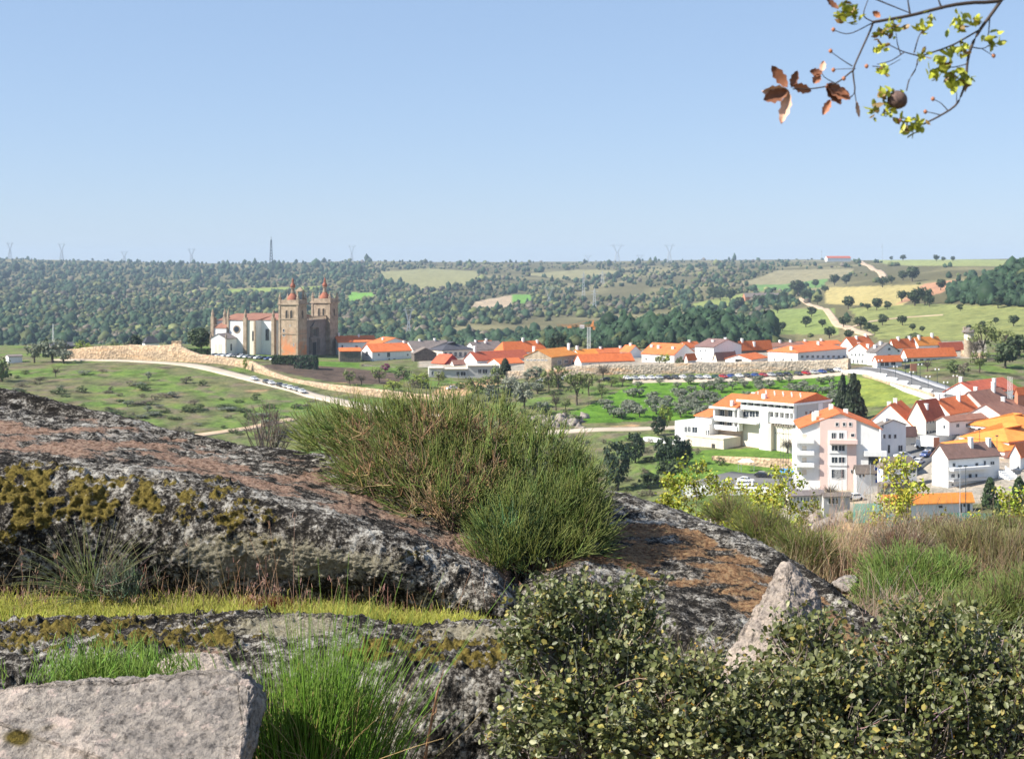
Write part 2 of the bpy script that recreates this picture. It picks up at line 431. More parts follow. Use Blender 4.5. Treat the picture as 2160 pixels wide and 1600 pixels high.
_DH = np.exp(np.linspace(math.log(250), math.log(9500), 700))
_PH = np.linspace(-450, 2610, 307)
_HG = H((_PH[:, None] - CX) / FP * _DH[None], np.broadcast_to(_DH[None], (len(_PH), len(_DH))))
def hit(x, y, dmin=300, dmax=9000):
    """where the line of sight through a photo pixel meets the ground"""
    x = np.atleast_1d(np.asarray(x, float)); y = np.atleast_1d(np.asarray(y, float))
    sel = (_DH >= dmin) & (_DH <= dmax); Dg = _DH[sel]; G = _HG[:, sel]
    q = np.clip((x + 450) / 10.0, 0, len(_PH) - 1.001); i = q.astype(int); f = (q - i)[:, None]
    d = (HY - y)[:, None] * Dg[None] / FP - (G[i] * (1 - f) + G[i + 1] * f)
    neg = d < 0
    k = neg.argmax(1); ok = neg.any(1)
    k0 = np.maximum(k - 1, 0); r = np.arange(len(k))
    t = np.where(k > 0, d[r, k0] / (d[r, k0] - d[r, k] + 1e-9), 0)
    D = Dg[k0] + (Dg[k] - Dg[k0]) * t
    X = (x - CX) / FP * D
    return np.where(ok[:, None], np.stack([X, D, H(X, D)], 1), np.nan)
def hit1(x, y, dmin=300, dmax=9000):
    h = hit(x, y, dmin, dmax)[0]
    if np.isnan(h[0]):
        D = dmax * .8; X = (x - CX) / FP * D; h = np.array([X, D, float(H(X, D))])
    return h
def on(x, D, dz=0.0):
    X = (x - CX) * D / FP
    return np.array([X, D, float(H(X, D)) + dz])

def inpoly(x, y, poly):
    r = np.zeros(x.shape, bool); n = len(poly)
    for k in range(n):
        x0, y0 = poly[k]; x1, y1 = poly[(k + 1) % n]
        c = ((y0 > y) != (y1 > y)) & (x < (x1 - x0) * (y - y0) / ((y1 - y0) + 1e-9) + x0)
        r ^= c
    return r

# ground cover by place: (nearest, farthest, outline in photo columns/rows at that depth, colour)
FIELDS = [
 (490, 575, [(900, 838), (930, 815), (1000, 802), (1062, 796), (1066, 806), (1020, 818), (985, 832), (940, 846)], (0.52, 0.34, 0.20)),
 (400, 545, [(1205, 872), (1340, 808), (1500, 802), (1790, 792), (1790, 850), (1600, 870), (1450, 885), (1240, 892)], (0.105, 0.215, 0.030)),
 (420, 535, [(1805, 792), (1860, 806), (1965, 830), (1960, 850), (1800, 860)], (0.21, 0.255, 0.06)),
 (523, 620, [(540, 770), (640, 765), (860, 790), (830, 812), (700, 806), (600, 786)], (0.115, 0.085, 0.07)),
 (500, 620, [(640, 752), (760, 752), (760, 776), (650, 770)], (0.11, 0.20, 0.04)),
 (300, 420, [(1380, 955), (1680, 940), (1680, 978), (1560, 1005), (1400, 1010)], (0.12, 0.21, 0.04)),
 (1900, 4200, [(1590, 592), (1660, 584), (1745, 584), (1740, 606), (1600, 614)], (0.14, 0.245, 0.08)),
 (1200, 3000, [(1740, 606), (1960, 600), (1900, 648), (1740, 640)], (0.42, 0.35, 0.15)),
 (1200, 3000, [(1950, 598), (2022, 590), (1990, 616), (1890, 642)], (0.46, 0.25, 0.15)),
 (800, 2200, [(1790, 650), (1950, 640), (2200, 648), (2200, 720), (1850, 715)], (0.225, 0.245, 0.09)),
 (800, 2200, [(1620, 652), (1760, 650), (1770, 705), (1640, 705)], (0.20, 0.25, 0.08)),
 (1500, 4500, [(992, 660), (1000, 636), (1080, 622), (1078, 645)], (0.42, 0.33, 0.23)),
 (1500, 4500, [(1082, 622), (1125, 622), (1118, 640), (1080, 640)], (0.15, 0.30, 0.06)),
 (1800, 6000, [(800, 574), (900, 566), (1010, 572), (1000, 600), (890, 612), (810, 590)], (0.26, 0.25, 0.12)),
 (2500, 9000, [(1830, 546), (2170, 548), (2170, 562), (1880, 560)], (0.27, 0.30, 0.12)),
 (1500, 4500, [(735, 616), (790, 618), (780, 634), (735, 634)], (0.17, 0.34, 0.06)),
 (1500, 4500, [(470, 610), (690, 603), (690, 610), (480, 620)], (0.24, 0.30, 0.08)),
 (1500, 4500, [(1460, 640), (1570, 618), (1580, 640), (1480, 658)], (0.24, 0.28, 0.09)),
 (2500, 7000, [(1100, 578), (1230, 568), (1330, 572), (1200, 590)], (0.27, 0.25, 0.13)),
 (2500, 7000, [(1560, 600), (1640, 570), (1800, 566), (1800, 580), (1650, 600)], (0.27, 0.24, 0.14)),
]
def field_at(X, Y, Z):
    px = X / Y * FP + CX; py = HY - Z / Y * FP
    idx = np.full(X.shape, -1)
    for k, (d0, d1, poly, c) in enumerate(FIELDS):
        idx[(Y > d0) & (Y < d1) & inpoly(px, py, poly)] = k
    return idx

def make_terrain():
    t = np.concatenate([np.linspace(-0.78, -0.4, 30, endpoint=False), np.linspace(-0.4, 0.4, 400), np.linspace(0.4, 0.78, 31)[1:]])
    D = np.concatenate([np.array([-14, -10, -6, -3]), np.linspace(0, 20, 45, endpoint=False), np.exp(np.linspace(math.log(20), math.log(280), 40, endpoint=False)),
                        np.linspace(280, 640, 190, endpoint=False), np.exp(np.linspace(math.log(640), math.log(12300), 250))])
    T, Y = np.meshgrid(t, D, indexing='ij')
    X = T * (Y + 16.0) * np.where(Y < 100, 1.0 + 1.5 * np.exp(-np.maximum(Y, 0) / 30), 1.0)
    Z = H(X, Y)
    nx, ny = X.shape
    V = np.stack([X, Y, Z], -1).reshape(-1, 3)
    i = np.arange(nx * ny).reshape(nx, ny)
    F_ = np.stack([i[:-1, :-1], i[1:, :-1], i[1:, 1:], i[:-1, 1:]], -1).reshape(-1, 4)
    x, y, z = V.T
    Dv = np.maximum(y, 1)
    px = x / Dv * FP + CX
    p = np.stack([x, y, 0 * x], -1)
    n1 = fbm(p / 30., 4); n2 = fbm(p / 9. + 3, 3); n3 = fbm(p / 300. + 8, 4)
    green = np.array([0.135, 0.210, 0.052]); olive = np.array([0.155, 0.158, 0.080]); brown = np.array([0.19, 0.15, 0.115]); soil = np.array([0.50, 0.32, 0.19])
    C = olive + (green - olive) * smooth(-.25, .3, n1)[:, None]
    C = C + (brown - C) * smooth(-.02, .30, n2 + .35 * n3 + .3 * fbm(p / 4. + 60, 2))[:, None] * .75
    C = C * (1 - .45 * smooth(.05, .4, fbm(p / 7. + 77, 3)) * (Dv > 100) * (Dv < 600))[:, None]
    C = C + (soil - C) * (smooth(.42, .6, fbm(p / 16. + 30, 3)) * (Dv > 300) * (Dv < 560) * (px > 450))[:, None] * .8
    far = smooth(760, 1000, Dv)[:, None]
    ff = np.array([0.125, 0.115, 0.06]) + np.array([0.11, 0.095, 0.05]) * smooth(-.1, .35, n3)[:, None]
    C = C * (1 - far) + ff * far
    town = ((Dv > np.where(px < 1070, 592, 556)) & (Dv < 760) & (px > 880) & (px < 2080)) | ((Dv > 318) & (Dv < 425) & (px > 1660))
    C = np.where(town[:, None], np.array([0.36, 0.32, 0.27]) + .06 * n2[:, None], C)
    near = (1 - smooth(14, 40, Dv))[:, None]
    C = C * (1 - near) + near * (np.array([0.15, 0.12, 0.06]) + .05 * fbm(p * 2.0, 3)[:, None])
    fi = field_at(x, Dv, z)
    for k, (_, _, _, c) in enumerate(FIELDS):
        s = fi == k
        C[s] = np.array(c) * (1 + .30 * n2[s] + .3 * n1[s])[:, None]
    m, nt, lk = nmat('terrain'); bs = nt['Principled BSDF']
    at = nt.new('ShaderNodeAttribute'); at.attribute_name = 'Col'
    v = coords(nt, lk)
    f = noise(nt, lk, v, 0.16, 6, 0.75); g = noise(nt, lk, v, 0.9, 4, .7)
    a = ramp(nt, lk, f, [(.32, (.50, .52, .50)), (.5, (1, 1, 1)), (.68, (1.4, 1.25, 1.05))])
    c = mix(nt, lk, 1.0, at.outputs['Color'], a, 'MULTIPLY')
    c = mix(nt, lk, .8, c, ramp(nt, lk, g, [(.3, (.6, .62, .55)), (.6, (1.12, 1.1, 1.1))]), 'MULTIPLY')
    lk.new(c, bs.inputs['Base Color']); bs.inputs['Roughness'].default_value = 1.0; bs.inputs['Specular IOR Level'].default_value = .05
    bump(nt, lk, g, .8, .5, bs)
    obj('ground', mesh_np('ground', V, [F_], np.clip(C, .01, .8), True), m, kind='structure')
make_terrain()

def strip(name, pts, width, mat, dz=.25, step=3.0, kind='structure', **kw):
    pts = np.array(pts, float)
    seg = np.concatenate([[0], np.cumsum(np.linalg.norm(np.diff(pts[:, :2], axis=0), axis=1))])
    n = max(int(seg[-1] / step), 3); s = np.linspace(0, seg[-1], n)
    c = np.stack([np.interp(s, seg, pts[:, k]) for k in range(2)], 1)
    for _ in range(4):
        c[1:-1] = (c[:-2] + 2 * c[1:-1] + c[2:]) / 4
    t = np.gradient(c, axis=0); t /= np.linalg.norm(t, axis=1)[:, None]
    nr = np.stack([-t[:, 1], t[:, 0]], 1)
    w = np.broadcast_to(width, (n,))[:, None]
    rows = [c + nr * w * k for k in (-.5, -.25, 0, .25, .5)]
    zc = H(c[:, 0], c[:, 1])
    for _ in range(3): zc[1:-1] = (zc[:-2] + 2 * zc[1:-1] + zc[2:]) / 4
    V = []
    for r in rows:
        V.append(np.column_stack([r, np.maximum(H(r[:, 0], r[:, 1]), zc - .4) + dz]))
    V.append(np.column_stack([rows[-1], V[-1][:, 2] - 1.2])); V.insert(0, np.column_stack([rows[0], V[0][:, 2] - 1.2]))
    V = np.stack(V, 1); i = np.arange(V.shape[0] * V.shape[1]).reshape(V.shape[:2])
    F_ = np.stack([i[:-1, :-1], i[:-1, 1:], i[1:, 1:], i[1:, :-1]], -1).reshape(-1, 4)
    return obj(name, mesh_np(name, V.reshape(-1, 3), [F_[:, ::-1]], None, True), mat, kind=kind, **kw)

WROAD = [on(120, 612), on(200, 601), on(300, 590), on(380, 578), on(440, 566), on(500, 551), on(560, 537), on(620, 521), on(680, 506), on(745, 494), on(850, 486), on(950, 480)]
strip('road', WROAD, 6.0, M['pale_road'], .3)
strip('lane', [hit1(x, y, 400, 520) for x, y in ((380, 925), (440, 915), (500, 908), (560, 896), (620, 884))], 4.0, M['dirt'])
strip('lane', [hit1(x, y, 380, 500) for x, y in ((1050, 925), (1150, 912), (1230, 907), (1320, 906), (1400, 903), (1470, 900))], 5.0, M['pale_road'])
strip('path', [hit1(x, y, 1500, 8000) for x, y in ((1815, 551), (1832, 560), (1850, 570), (1862, 580), (1866, 590))], 14, M['dirt'], .5, 12)
strip('path', [hit1(x, y, 800, 4500) for x, y in ((1690, 628), (1700, 638), (1742, 652), (1752, 664), (1768, 686), (1800, 697), (1835, 708))], 7, M['dirt'], .4, 8)
strip('path', [hit1(x, y, 800, 2500) for x, y in ((1800, 690), (1850, 676), (1920, 668), (1990, 664))], 7, M['dirt'], .4, 8)
strip('road', [on(1335, 537), on(1420, 535), on(1500, 533), on(1600, 530), on(1700, 527), on(1790, 523)], 8.0, M['pale_road'], .25)
strip('yard', [on(1500, 368), on(1560, 362), on(1620, 360), on(1690, 358)], 20.0, M['asphalt'], .3)
strip('street', [on(1850, 352), on(1905, 362), on(1950, 378), on(1975, 400), on(1985, 420)], 12.0, M['asphalt'], .3)
strip('avenue', [on(1800, 530), on(1850, 520), on(1900, 497), on(1950, 470), on(2000, 446), on(2050, 436)], 13.0, M['paving'], .5)
strip('roadway', [on(1800, 531.5), on(1850, 521.5), on(1900, 498.5), on(1950, 471.5), on(2000, 447.5), on(2050, 437.5)], 5.5, M['asphalt'], .56)

# ================================================================ FAR WOODS (one mass) 
def ico(sub=1):
    bm = bmesh.new(); bmesh.ops.create_icosphere(bm, subdivisions=sub, radius=1.0)
    V = np.array([v.co[:] for v in bm.verts]); F_ = np.array([[v.index for v in f.verts] for f in bm.faces]); bm.free()
    return V, F_
IV, IF = ico(2)
I0V, I0F = ico(1)

def blobs(pos, rx, rz, col, IV, IF, lift=.6, nvar=16, jag=.34):
    """crowns as lumpy many-sided bodies, all in one mesh"""
    var = []
    for k in range(nvar):
        d = 1 + jag * rng.normal(size=(len(IV), 1)) * .8
        d = np.clip(d, .5, 1.6)
        v = IV * d; v[:, 2] = np.where(v[:, 2] < -.4, -.4 + (v[:, 2] + .4) * .3, v[:, 2])
        var.append(v)
    var = np.array(var)
    N = len(pos)
    A = var[rng.integers(0, nvar, N)]
    an = rng.uniform(0, 6.28, N); c, s = np.cos(an)[:, None], np.sin(an)[:, None]
    X = A[..., 0] * c - A[..., 1] * s; Y = A[..., 0] * s + A[..., 1] * c
    V = np.stack([X * rx[:, None], Y * rx[:, None], A[..., 2] * rz[:, None] + (lift * rz)[:, None]], -1) + pos[:, None, :]
    C = col[:, None, :] * (1 + .35 * rng.uniform(-1, 1, (N, len(IV), 1)))
    F_ = (np.arange(N)[:, None, None] * len(IV) + IF[None]).reshape(-1, 3)
    return V.reshape(-1, 3), F_, np.clip(C, .008, .6).reshape(-1, 3)

def leafy(pos, rx, rz, col, nvar=14, k=78):
    vs = []
    for _ in range(nvar):
        cl = unit_(rng.normal(size=(11, 3))) * rng.uniform(.25, .75, (11, 1)); i = rng.integers(0, 11, k)
        q = unit_(rng.normal(size=(k, 3))); p = cl[i] + q * .34; n = q + p * .6 + np.array([0, 0, .3]) + rng.normal(size=(k, 3)) * .25
        vs.append(quads(p, n, rng.uniform(.12, .26, k), .85)[0])
    vs = np.array(vs); N = len(pos); A = vs[rng.integers(0, nvar, N)]
    an = rng.uniform(0, 6.28, N); c, s = np.cos(an)[:, None], np.sin(an)[:, None]
    V = np.stack([(A[..., 0] * c - A[..., 1] * s) * rx[:, None], (A[..., 0] * s + A[..., 1] * c) * rx[:, None], (A[..., 2] + .75) * rz[:, None]], -1) + pos[:, None]
    C = np.repeat(col[:, None] * (1 + .3 * rng.uniform(-1, 1, (N, k, 1))), 4, 1)
    return V.reshape(-1, 3), np.arange(N * k * 4).reshape(-1, 4), np.clip(C, .008, .6).reshape(-1, 3)
def unit_(a): return a / np.linalg.norm(a, axis=1)[:, None]
PINE = np.array([0.030, 0.058, 0.028]); OAK = np.array([0.066, 0.080, 0.030]); SPRING = np.array([0.130, 0.148, 0.055]); BARE = np.array([0.125, 0.110, 0.080])
def make_woods():
    n = 30000
    px = rng.uniform(-420, 2580, n); py = rng.uniform(541, 735, n)
    h = hit(px, py, 770, 9000); ok = ~np.isnan(h[:, 0]); h = h[ok]; px = px[ok]; py = py[ok]
    x, y, z = h.T
    fi = field_at(x, y, z)
    p = np.stack([x, y, 0 * x], -1)
    w = fbm(p / 260. + 2, 3) ; w2 = fbm(p / 90. + 40, 3)
    right = smooth(1560, 1760, px) * (1 - smooth(2000, 2060, px) * (y > 1000) * (y < 1600))
    cl = fbm(p * np.array([1, .45, 1]) / 330. + 70, 4)
    keep = (fi < 0) & (w2 + .30 - .85 * right + .25 * w > -.35) & ((cl < .42 - .26 * smooth(600, 1300, px)) | ((px > 1200) & (px < 1700) & (y < 1450)) | (py < 566))
    keep &= ~((px > 1640) & (y < 1900) & (px < 2000) & (rng.uniform(size=len(px)) < .93))
    keep &= ~((px > 1960) & (y < 1120))
    keep &= ~((px > 820) & (y > 1700) & (rng.uniform(size=len(px)) < .42 * smooth(820, 1100, px)))
    h, px, py, y, w, w2 = h[keep], px[keep], py[keep], y[keep], w[keep], w2[keep]
    tone = 1 + .55 * fbm(h * np.array([1, .5, 0]) / 240. + 90, 3)
    u = rng.uniform(size=len(h))
    pine = ((px > 1200) & (px < 1700) & (y < 1450)) | ((px > 880) & (px < 1300) & (y < 1600)) | (px > 1990)
    pp = np.where(pine, .8, .25 + smooth(-.1, .35, w) * .5)
    pp = np.where((py < 592) & (px < 760), .75, pp)
    kind = np.where(u < pp, 0, np.where(u < pp + .36, 1, np.where(u < pp + .36 + .22 * (w2 > -.1), 2, 3)))
    base = np.array([PINE, OAK, SPRING, BARE])[kind]
    col = base * rng.uniform(.75, 1.3, (len(h), 1)) * tone[:, None]
    sc = np.clip(y / 1600., .72, 2.8)
    rx = rng.gamma(12, .29, len(h)) + rng.exponential(.6, len(h)) * sc * np.where(kind == 3, .85, 1)
    rz = rx * np.where(kind == 0, rng.uniform(1.0, 1.5, len(h)), rng.uniform(.75, 1.05, len(h)))
    nq = y < 1450; nr = (y < 2300) & ~nq
    V, Fs, C = join(leafy(h[nq], rx[nq] * 1.08, rz[nq], col[nq]), blobs(h[nr], rx[nr], rz[nr], col[nr], IV, IF, jag=.24), blobs(h[~nr], rx[~nr], rz[~nr], col[~nr], I0V, I0F))
    obj('forest', mesh_np('forest', V, Fs, C), M['leaf_far'], label='dark mixed forest covering the far hillsides behind the town', cat='forest', kind='stuff')
make_woods()

# ================================================================ TOWN
class Frame:
    """a building's own axes: near corner at photo column xc, base row yb, depth D; left face runs back to the left, right face back to the right"""
    def __init__(s, xc, yb, D, th):
        s.D = D; s.th = math.radians(th); s.o = P(xc, yb, D); s.c = math.cos(s.th); s.s = math.sin(s.th); s.rz = math.pi / 2 - s.th
    def aL(s, px): r = (px - CX) / FP; return (s.o[0] - r * s.D) / (s.c + r * s.s)
    def aR(s, px): r = (px - CX) / FP; return (r * s.D - s.o[0]) / (s.s - r * s.c)
    def zL(s, px, py): return (HY - py) * (s.D + s.aL(px) * s.s) / FP - s.o[2]
    def zR(s, px, py): return (HY - py) * (s.D + s.aR(px) * s.c) / FP - s.o[2]
    def zat(s, x, y, py): return (HY - py) * (s.D + x * s.c + y * s.s) / FP - s.o[2]

_wc = {}
def win_meshes(w, h, mat):
    key = (round(w, 1), round(h, 1), mat)
    if key not in _wc:
        w, h = max(key[0], .3), max(key[1], .3)
        f = MB(); t = .10
        for b in ((-w / 2 - t, w / 2 + t, h / 2, h / 2 + t), (-w / 2 - t, w / 2 + t, -h / 2 - t, -h / 2), (-w / 2 - t, -w / 2, -h / 2, h / 2), (w / 2, w / 2 + t, -h / 2, h / 2)):
            f.box(b[0], b[1], -.09, .02, b[2], b[3])
        if w > .9: f.box(-.04, .04, -.06, .02, -h / 2, h / 2)
        p = MB().box(-w / 2, w / 2, -.03, .02, -h / 2, h / 2)
        fm, pm = f.mesh('window'), p.mesh('pane')
        fm.materials.append(M['frame']); pm.materials.append(M[mat])
        _wc[key] = (fm, pm)
    return _wc[key]
def window(parent, face, a, z, w, h, mat='pane', off=0.0, name='window'):
    fm, pm = win_meshes(w, h, mat)
    loc = (a, -off, z) if face == 'R' else (-off, a, z)
    o = obj(name, fm, None, parent, loc=loc, rz=0 if face == 'R' else -math.pi / 2)
    obj('pane', pm, None, o)
    return o

def roof_mesh(R, L, Hh, Hr, ridge, over, hip, t=.24):
    """gable or hip roof over [0,R]x[0,L]"""
    A, B = (R, L) if ridge == 'y' else (L, R)       # span A, length B
    sl = (Hr - Hh) / (A / 2)
    zE = Hh - over * sl; m = MB(); g = over * .8
    e = hip * A / 2
    def v(u, w, z): return (u, w, z) if ridge == 'y' else (w, u, z)
    lo = [v(-over, -g, zE), v(A + over, -g, zE), v(A + over, B + g, zE), v(-over, B + g, zE)]
    r0, r1 = -g + e + (g if hip else 0), B + g - e - (g if hip else 0)
    vs = [(p[0], p[1], p[2] + .03) for p in lo] + [(p[0], p[1], p[2] + t) for p in lo] + [v(A / 2, r0, Hr + t), v(A / 2, r1, Hr + t), v(A / 2, r0, Hr + .03), v(A / 2, r1, Hr + .03)]
    fs = [(4, 8, 9, 7), (5, 6, 9, 8), (0, 3, 11, 10), (1, 10, 11, 2), (0, 4, 7, 3), (1, 2, 6, 5)]
    if hip: fs += [(4, 5, 8), (6, 7, 9), (0, 10, 1), (2, 11, 3), (0, 1, 5, 4), (2, 3, 7, 6)]
    else: fs += [(0, 10, 8, 4), (10, 1, 5, 8), (3, 7, 9, 11), (11, 9, 6, 2)]
    m.add(vs, fs)
    return m

def house(name, label, xl, xc, xr, yb, ye, yr, D, th, ridge='y', wall='white', roof='orange', wins=(), chim=(), over=.4, hip=0.0, cat='house', doors=(), group=None, down=5.0, gable_wall=None):
    f = Frame(xc, yb, D, th)
    L, R = f.aL(xl), f.aR(xr)
    Hh = f.zat(0, 0, ye)
    Hr = f.zat(R / 2, 0, yr) if ridge == 'y' else f.zat(0, L / 2, yr)
    Hr = max(Hr, Hh + .5)
    t = thing(name, label, cat, f.o, f.rz, group)
    m = MB()
    if hip: m.box(0, R, 0, L, -down, Hh)
    elif ridge == 'y':
        pr = [(0, -down), (R, -down), (R, Hh), (R / 2, Hr), (0, Hh)]
        m.prism([(a, 0, z) for a, z in pr], [(a, L, z) for a, z in pr])
    else:
        pr = [(0, -down), (0, Hh), (L / 2, Hr), (L, Hh), (L, -down)]
        m.prism([(0, a, z) for a, z in pr], [(R, a, z) for a, z in pr])
    m.build('wall', M[wall], t)
    rf = roof_mesh(R, L, Hh, Hr, ridge, over, hip).build('roof', M[roof], t)
    for fx, fy, h in chim:
        x, y = fx * R, fy * L
        u = abs((x / R if ridge == 'y' else y / L) - .5) * 2
        zr = Hr - (Hr - Hh) * u
        MB().box(x - .4, x + .4, y - .5, y + .5, zr - .6, zr + h).box(x - .5, x + .5, y - .6, y + .6, zr + h, zr + h + .15).build('chimney', M['white'], rf)
    for wd in wins:
        fc, px, py, wp, hp = wd[:5]; mt = wd[5] if len(wd) > 5 else 'pane'
        a = f.aL(px) if fc == 'L' else f.aR(px)
        z = f.zL(px, py) if fc == 'L' else f.zR(px, py)
        k = D / FP
        fac = (f.c + (px - CX) / FP * f.s) if fc == 'L' else (f.s - (px - CX) / FP * f.c)
        window(t, fc, a, z, min(abs(wp * k / max(fac, .2)), 5), hp * k, mt)
    for fc, px, pyt, pyb, wp, mt in doors:
        a = f.aL(px) if fc == 'L' else f.aR(px)
        z1 = f.zL(px, pyt) if fc == 'L' else f.zR(px, pyt); z0 = f.zL(px, pyb) if fc == 'L' else f.zR(px, pyb)
        w = wp * D / FP / 2
        b = MB().box(a - w, a + w, -.06, .05, z0, z1) if fc == 'R' else MB().box(-.06, .05, a - w, a + w, z0, z1)
        b.build('door', M[mt], t)
    t['_f'] = 0
    del t['_f']
    return t, f, (R, L, Hh, Hr)

def row(fc, x0, x1, n, y, w, h, mat='pane', dy=0.0):
    return [(fc, x0 + (x1 - x0) * k / max(n - 1, 1), y + dy * k / max(n - 1, 1), w, h, mat) for k in range(n)]

# ---------------------------------------------------------------- cathedral
def cathedral():
    f = Frame(629, 747, 640, 20)
    t = thing('cathedral', 'twin-towered stone cathedral with white nave walls and red domed towers', 'cathedral', f.o, f.rz)
    st = simple('cathedral_stone', (0.44, 0.345, 0.25), .95, .2, .5, (0.22, 0.165, 0.12), .4)
    nt, lk = st.node_tree.nodes, st.node_tree.links
    facade = simple('shaded_front_stone', (0.28, 0.235, 0.20), .95, .2, .5, (0.20, 0.165, 0.14), .4)  # darker copy of the tower stone, the front's shade put into its colour
    # orange lichen stain on the foot of the near tower
    stain, nt, lk = nmat('stained_stone'); bs = nt['Principled BSDF']
    v = coords(nt, lk); sep = nt.new('ShaderNodeSeparateXYZ'); lk.new(v, sep.inputs[0])
    f1 = noise(nt, lk, v, .45, 5, .7)
    base = ramp(nt, lk, f1, [(.32, (0.25, 0.185, 0.125)), (.6, (0.47, 0.355, 0.25))])
    mr = nt.new('ShaderNodeMapRange'); mr.inputs[1].default_value = 12.0; mr.inputs[2].default_value = 3.0
    lk.new(sep.outputs[2], mr.inputs[0])
    mu = nt.new('ShaderNodeMath'); mu.operation = 'MULTIPLY'; lk.new(mr.outputs[0], mu.inputs[0])
    lk.new(ramp(nt, lk, noise(nt, lk, v, .25, 4, .6), [(.38, 0), (.58, .9)]), mu.inputs[1])
    lk.new(mix(nt, lk, mu.outputs[0], base, (0.62, 0.22, 0.085)), bs.inputs['Base Color']); bs.inputs['Roughness'].default_value = .95
    dome = simple('dome_tile', (0.38, 0.14, 0.085), .9, .15, 1.2, (0.22, 0.09, 0.06))
    A = f.aL; Bc = f.aR
    TW, TD = A(588), Bc(647)                       # tower sides
    FW = Bc(713)                                    # length of the west front
    zc = f.zat(0, 0, 643); ztop = f.zat(0, 0, 632)
    def tower(y0, v0, wallmat):
        # one bell tower: plan [v0, v0+TD] x [y0, y0+TW]
        ax, bx, ay, by = v0, v0 + TD, y0, y0 + TW
        tw = MB().box(ax, bx, ay, by, -6, zc).build('tower', wallmat, t)
        m = MB()
        for z, o, h in ((zc, .55, .7), (zc * .70, .22, .45), (zc * .40, .18, .4)):
            if z == zc: MB().box(ax - o, bx + o, ay - o, by + o, z, z + h).build('cornice', st, tw)
            else:
                MB().prism([(ax - o, ay - o, z), (bx + o, ay - o, z), (bx + o, ay - .003, z), (ax - .003, ay - .003, z), (ax - .003, by + o, z), (ax - o, by + o, z)], [(ax - o, ay - o, z + h), (bx + o, ay - o, z + h), (bx + o, ay - .003, z + h), (ax - .003, ay - .003, z + h), (ax - .003, by + o, z + h), (ax - o, by + o, z + h)]).build('string_course', st, tw)
        m = MB(); zp = zc + .7
        for b in ((ax, bx, ay, ay + .5), (ax, bx, by - .5, by), (ax, ax + .5, ay + .5, by - .5), (bx - .5, bx, ay + .5, by - .5)):
            m.box(*b, zp, zp + 1.5)
        m.build('parapet', st, tw)
        for px, py in ((ax + .4, ay + .4), (bx - .4, ay + .4), (ax + .4, by - .4), (bx - .4, by - .4)):
            MB().box(px - .55, px + .55, py - .55, py + .55, zp, zp + 2.2).lathe(px, py, [(.75, zp + 2.2), (.75, zp + 2.5), (.42, zp + 2.8), (.5, zp + 3.2), (.02, zp + 4.6)], 8).build('pinnacle', st, tw)
        cx, cy = (ax + bx) / 2, (ay + by) / 2
        r = min(TD, TW) * .33
        MB().lathe(cx, cy, [(r * 1.05, zp), (r * 1.05, zp + 1.0), (r * 1.0, zp + 1.7), (r * .86, zp + 2.7), (r * .62, zp + 3.6), (r * .40, zp + 4.3), (r * .34, zp + 4.6)], 16).build('dome', dome, tw, True)
        ln = MB().lathe(cx, cy, [(r * .42, zp + 4.5), (r * .42, zp + 4.8), (r * .30, zp + 4.81), (r * .30, zp + 6.6), (r * .44, zp + 6.7), (r * .44, zp + 7.0)], 10).build('lantern', st, tw)
        MB().lathe(cx, cy, [(r * .36, zp + 7.0), (r * .44, zp + 7.6), (r * .42, zp + 8.2), (r * .24, zp + 9.0), (r * .16, zp + 9.5), (r * .2, zp + 9.7), (r * .12, zp + 10.8), (.1, zp + 11.4)], 12).build('cupola', dome, tw, True)
        MB().bar((cx, cy, zp + 11.3), (cx, cy, zp + 13.2), .09).bar((cx - .5, cy, zp + 12.5), (cx + .5, cy, zp + 12.5), .08).build('finial', M['dark_steel'], tw)
        # belfry openings: two arched on the broad side, one on the front
        def arch(face, a, z0, w, h, dk):
            m = MB(); pts = [(-w / 2, 0), (w / 2, 0), (w / 2, h - w / 2)] + [(w / 2 * math.cos(q), h - w / 2 + w / 2 * math.sin(q)) for q in np.linspace(.3, math.pi - .3, 5)] + [(-w / 2, h - w / 2)]
            if face == 'L': m.prism([(ax - .04, a - p, z0 + z) for p, z in pts], [(ax + .05, a - p, z0 + z) for p, z in pts])
            else: m.prism([(a + p, ay - .04, z0 + z) for p, z in pts], [(a + p, ay + .05, z0 + z) for p, z in pts])
            m.build('belfry_opening', dk, tw)
            for dx in (-w / 2 - .25, w / 2):
                if face == 'L': m = MB().box(ax - .18, ax - .003, a + dx, a + dx + .25, z0 - .2, z0 + h - w * .3)
                else: m = MB().box(a + dx, a + dx + .25, ay - .18, ay - .003, z0 - .2, z0 + h - w * .3)
                m.build('opening_jamb', st, tw)
        for k in (.38, .62): arch('L', y0 + TW * (k - .03), zc - 6.0, 1.05, 3.6, M['dark'])
        arch('R', v0 + TD * .5, zc - 6.0, 1.0, 3.4, M['dark'])
        # corner pilasters
        for a0, a1 in ((ay, ay + .9), (by - .9, by)): MB().box(ax - .26, ax - .003, a0, a1, -6, zc - .05).build('pilaster', st, tw)
        return tw
    t1 = tower(0, 0, stain)
    tower(0, FW - TD, st)
    for px, py, w, h in ((598.5, 697, 3.2, 6), (598.5, 706, 4.5, 5), (612, 686.5, 1.2, 1.5), (619.5, 727, 2, 5)):
        window(t1, 'L', A(px), f.zL(px, py), w * .22, h * .21)
    # gabled bell arch over the near tower's inner edge
    zb = zc + .7; xa = TD
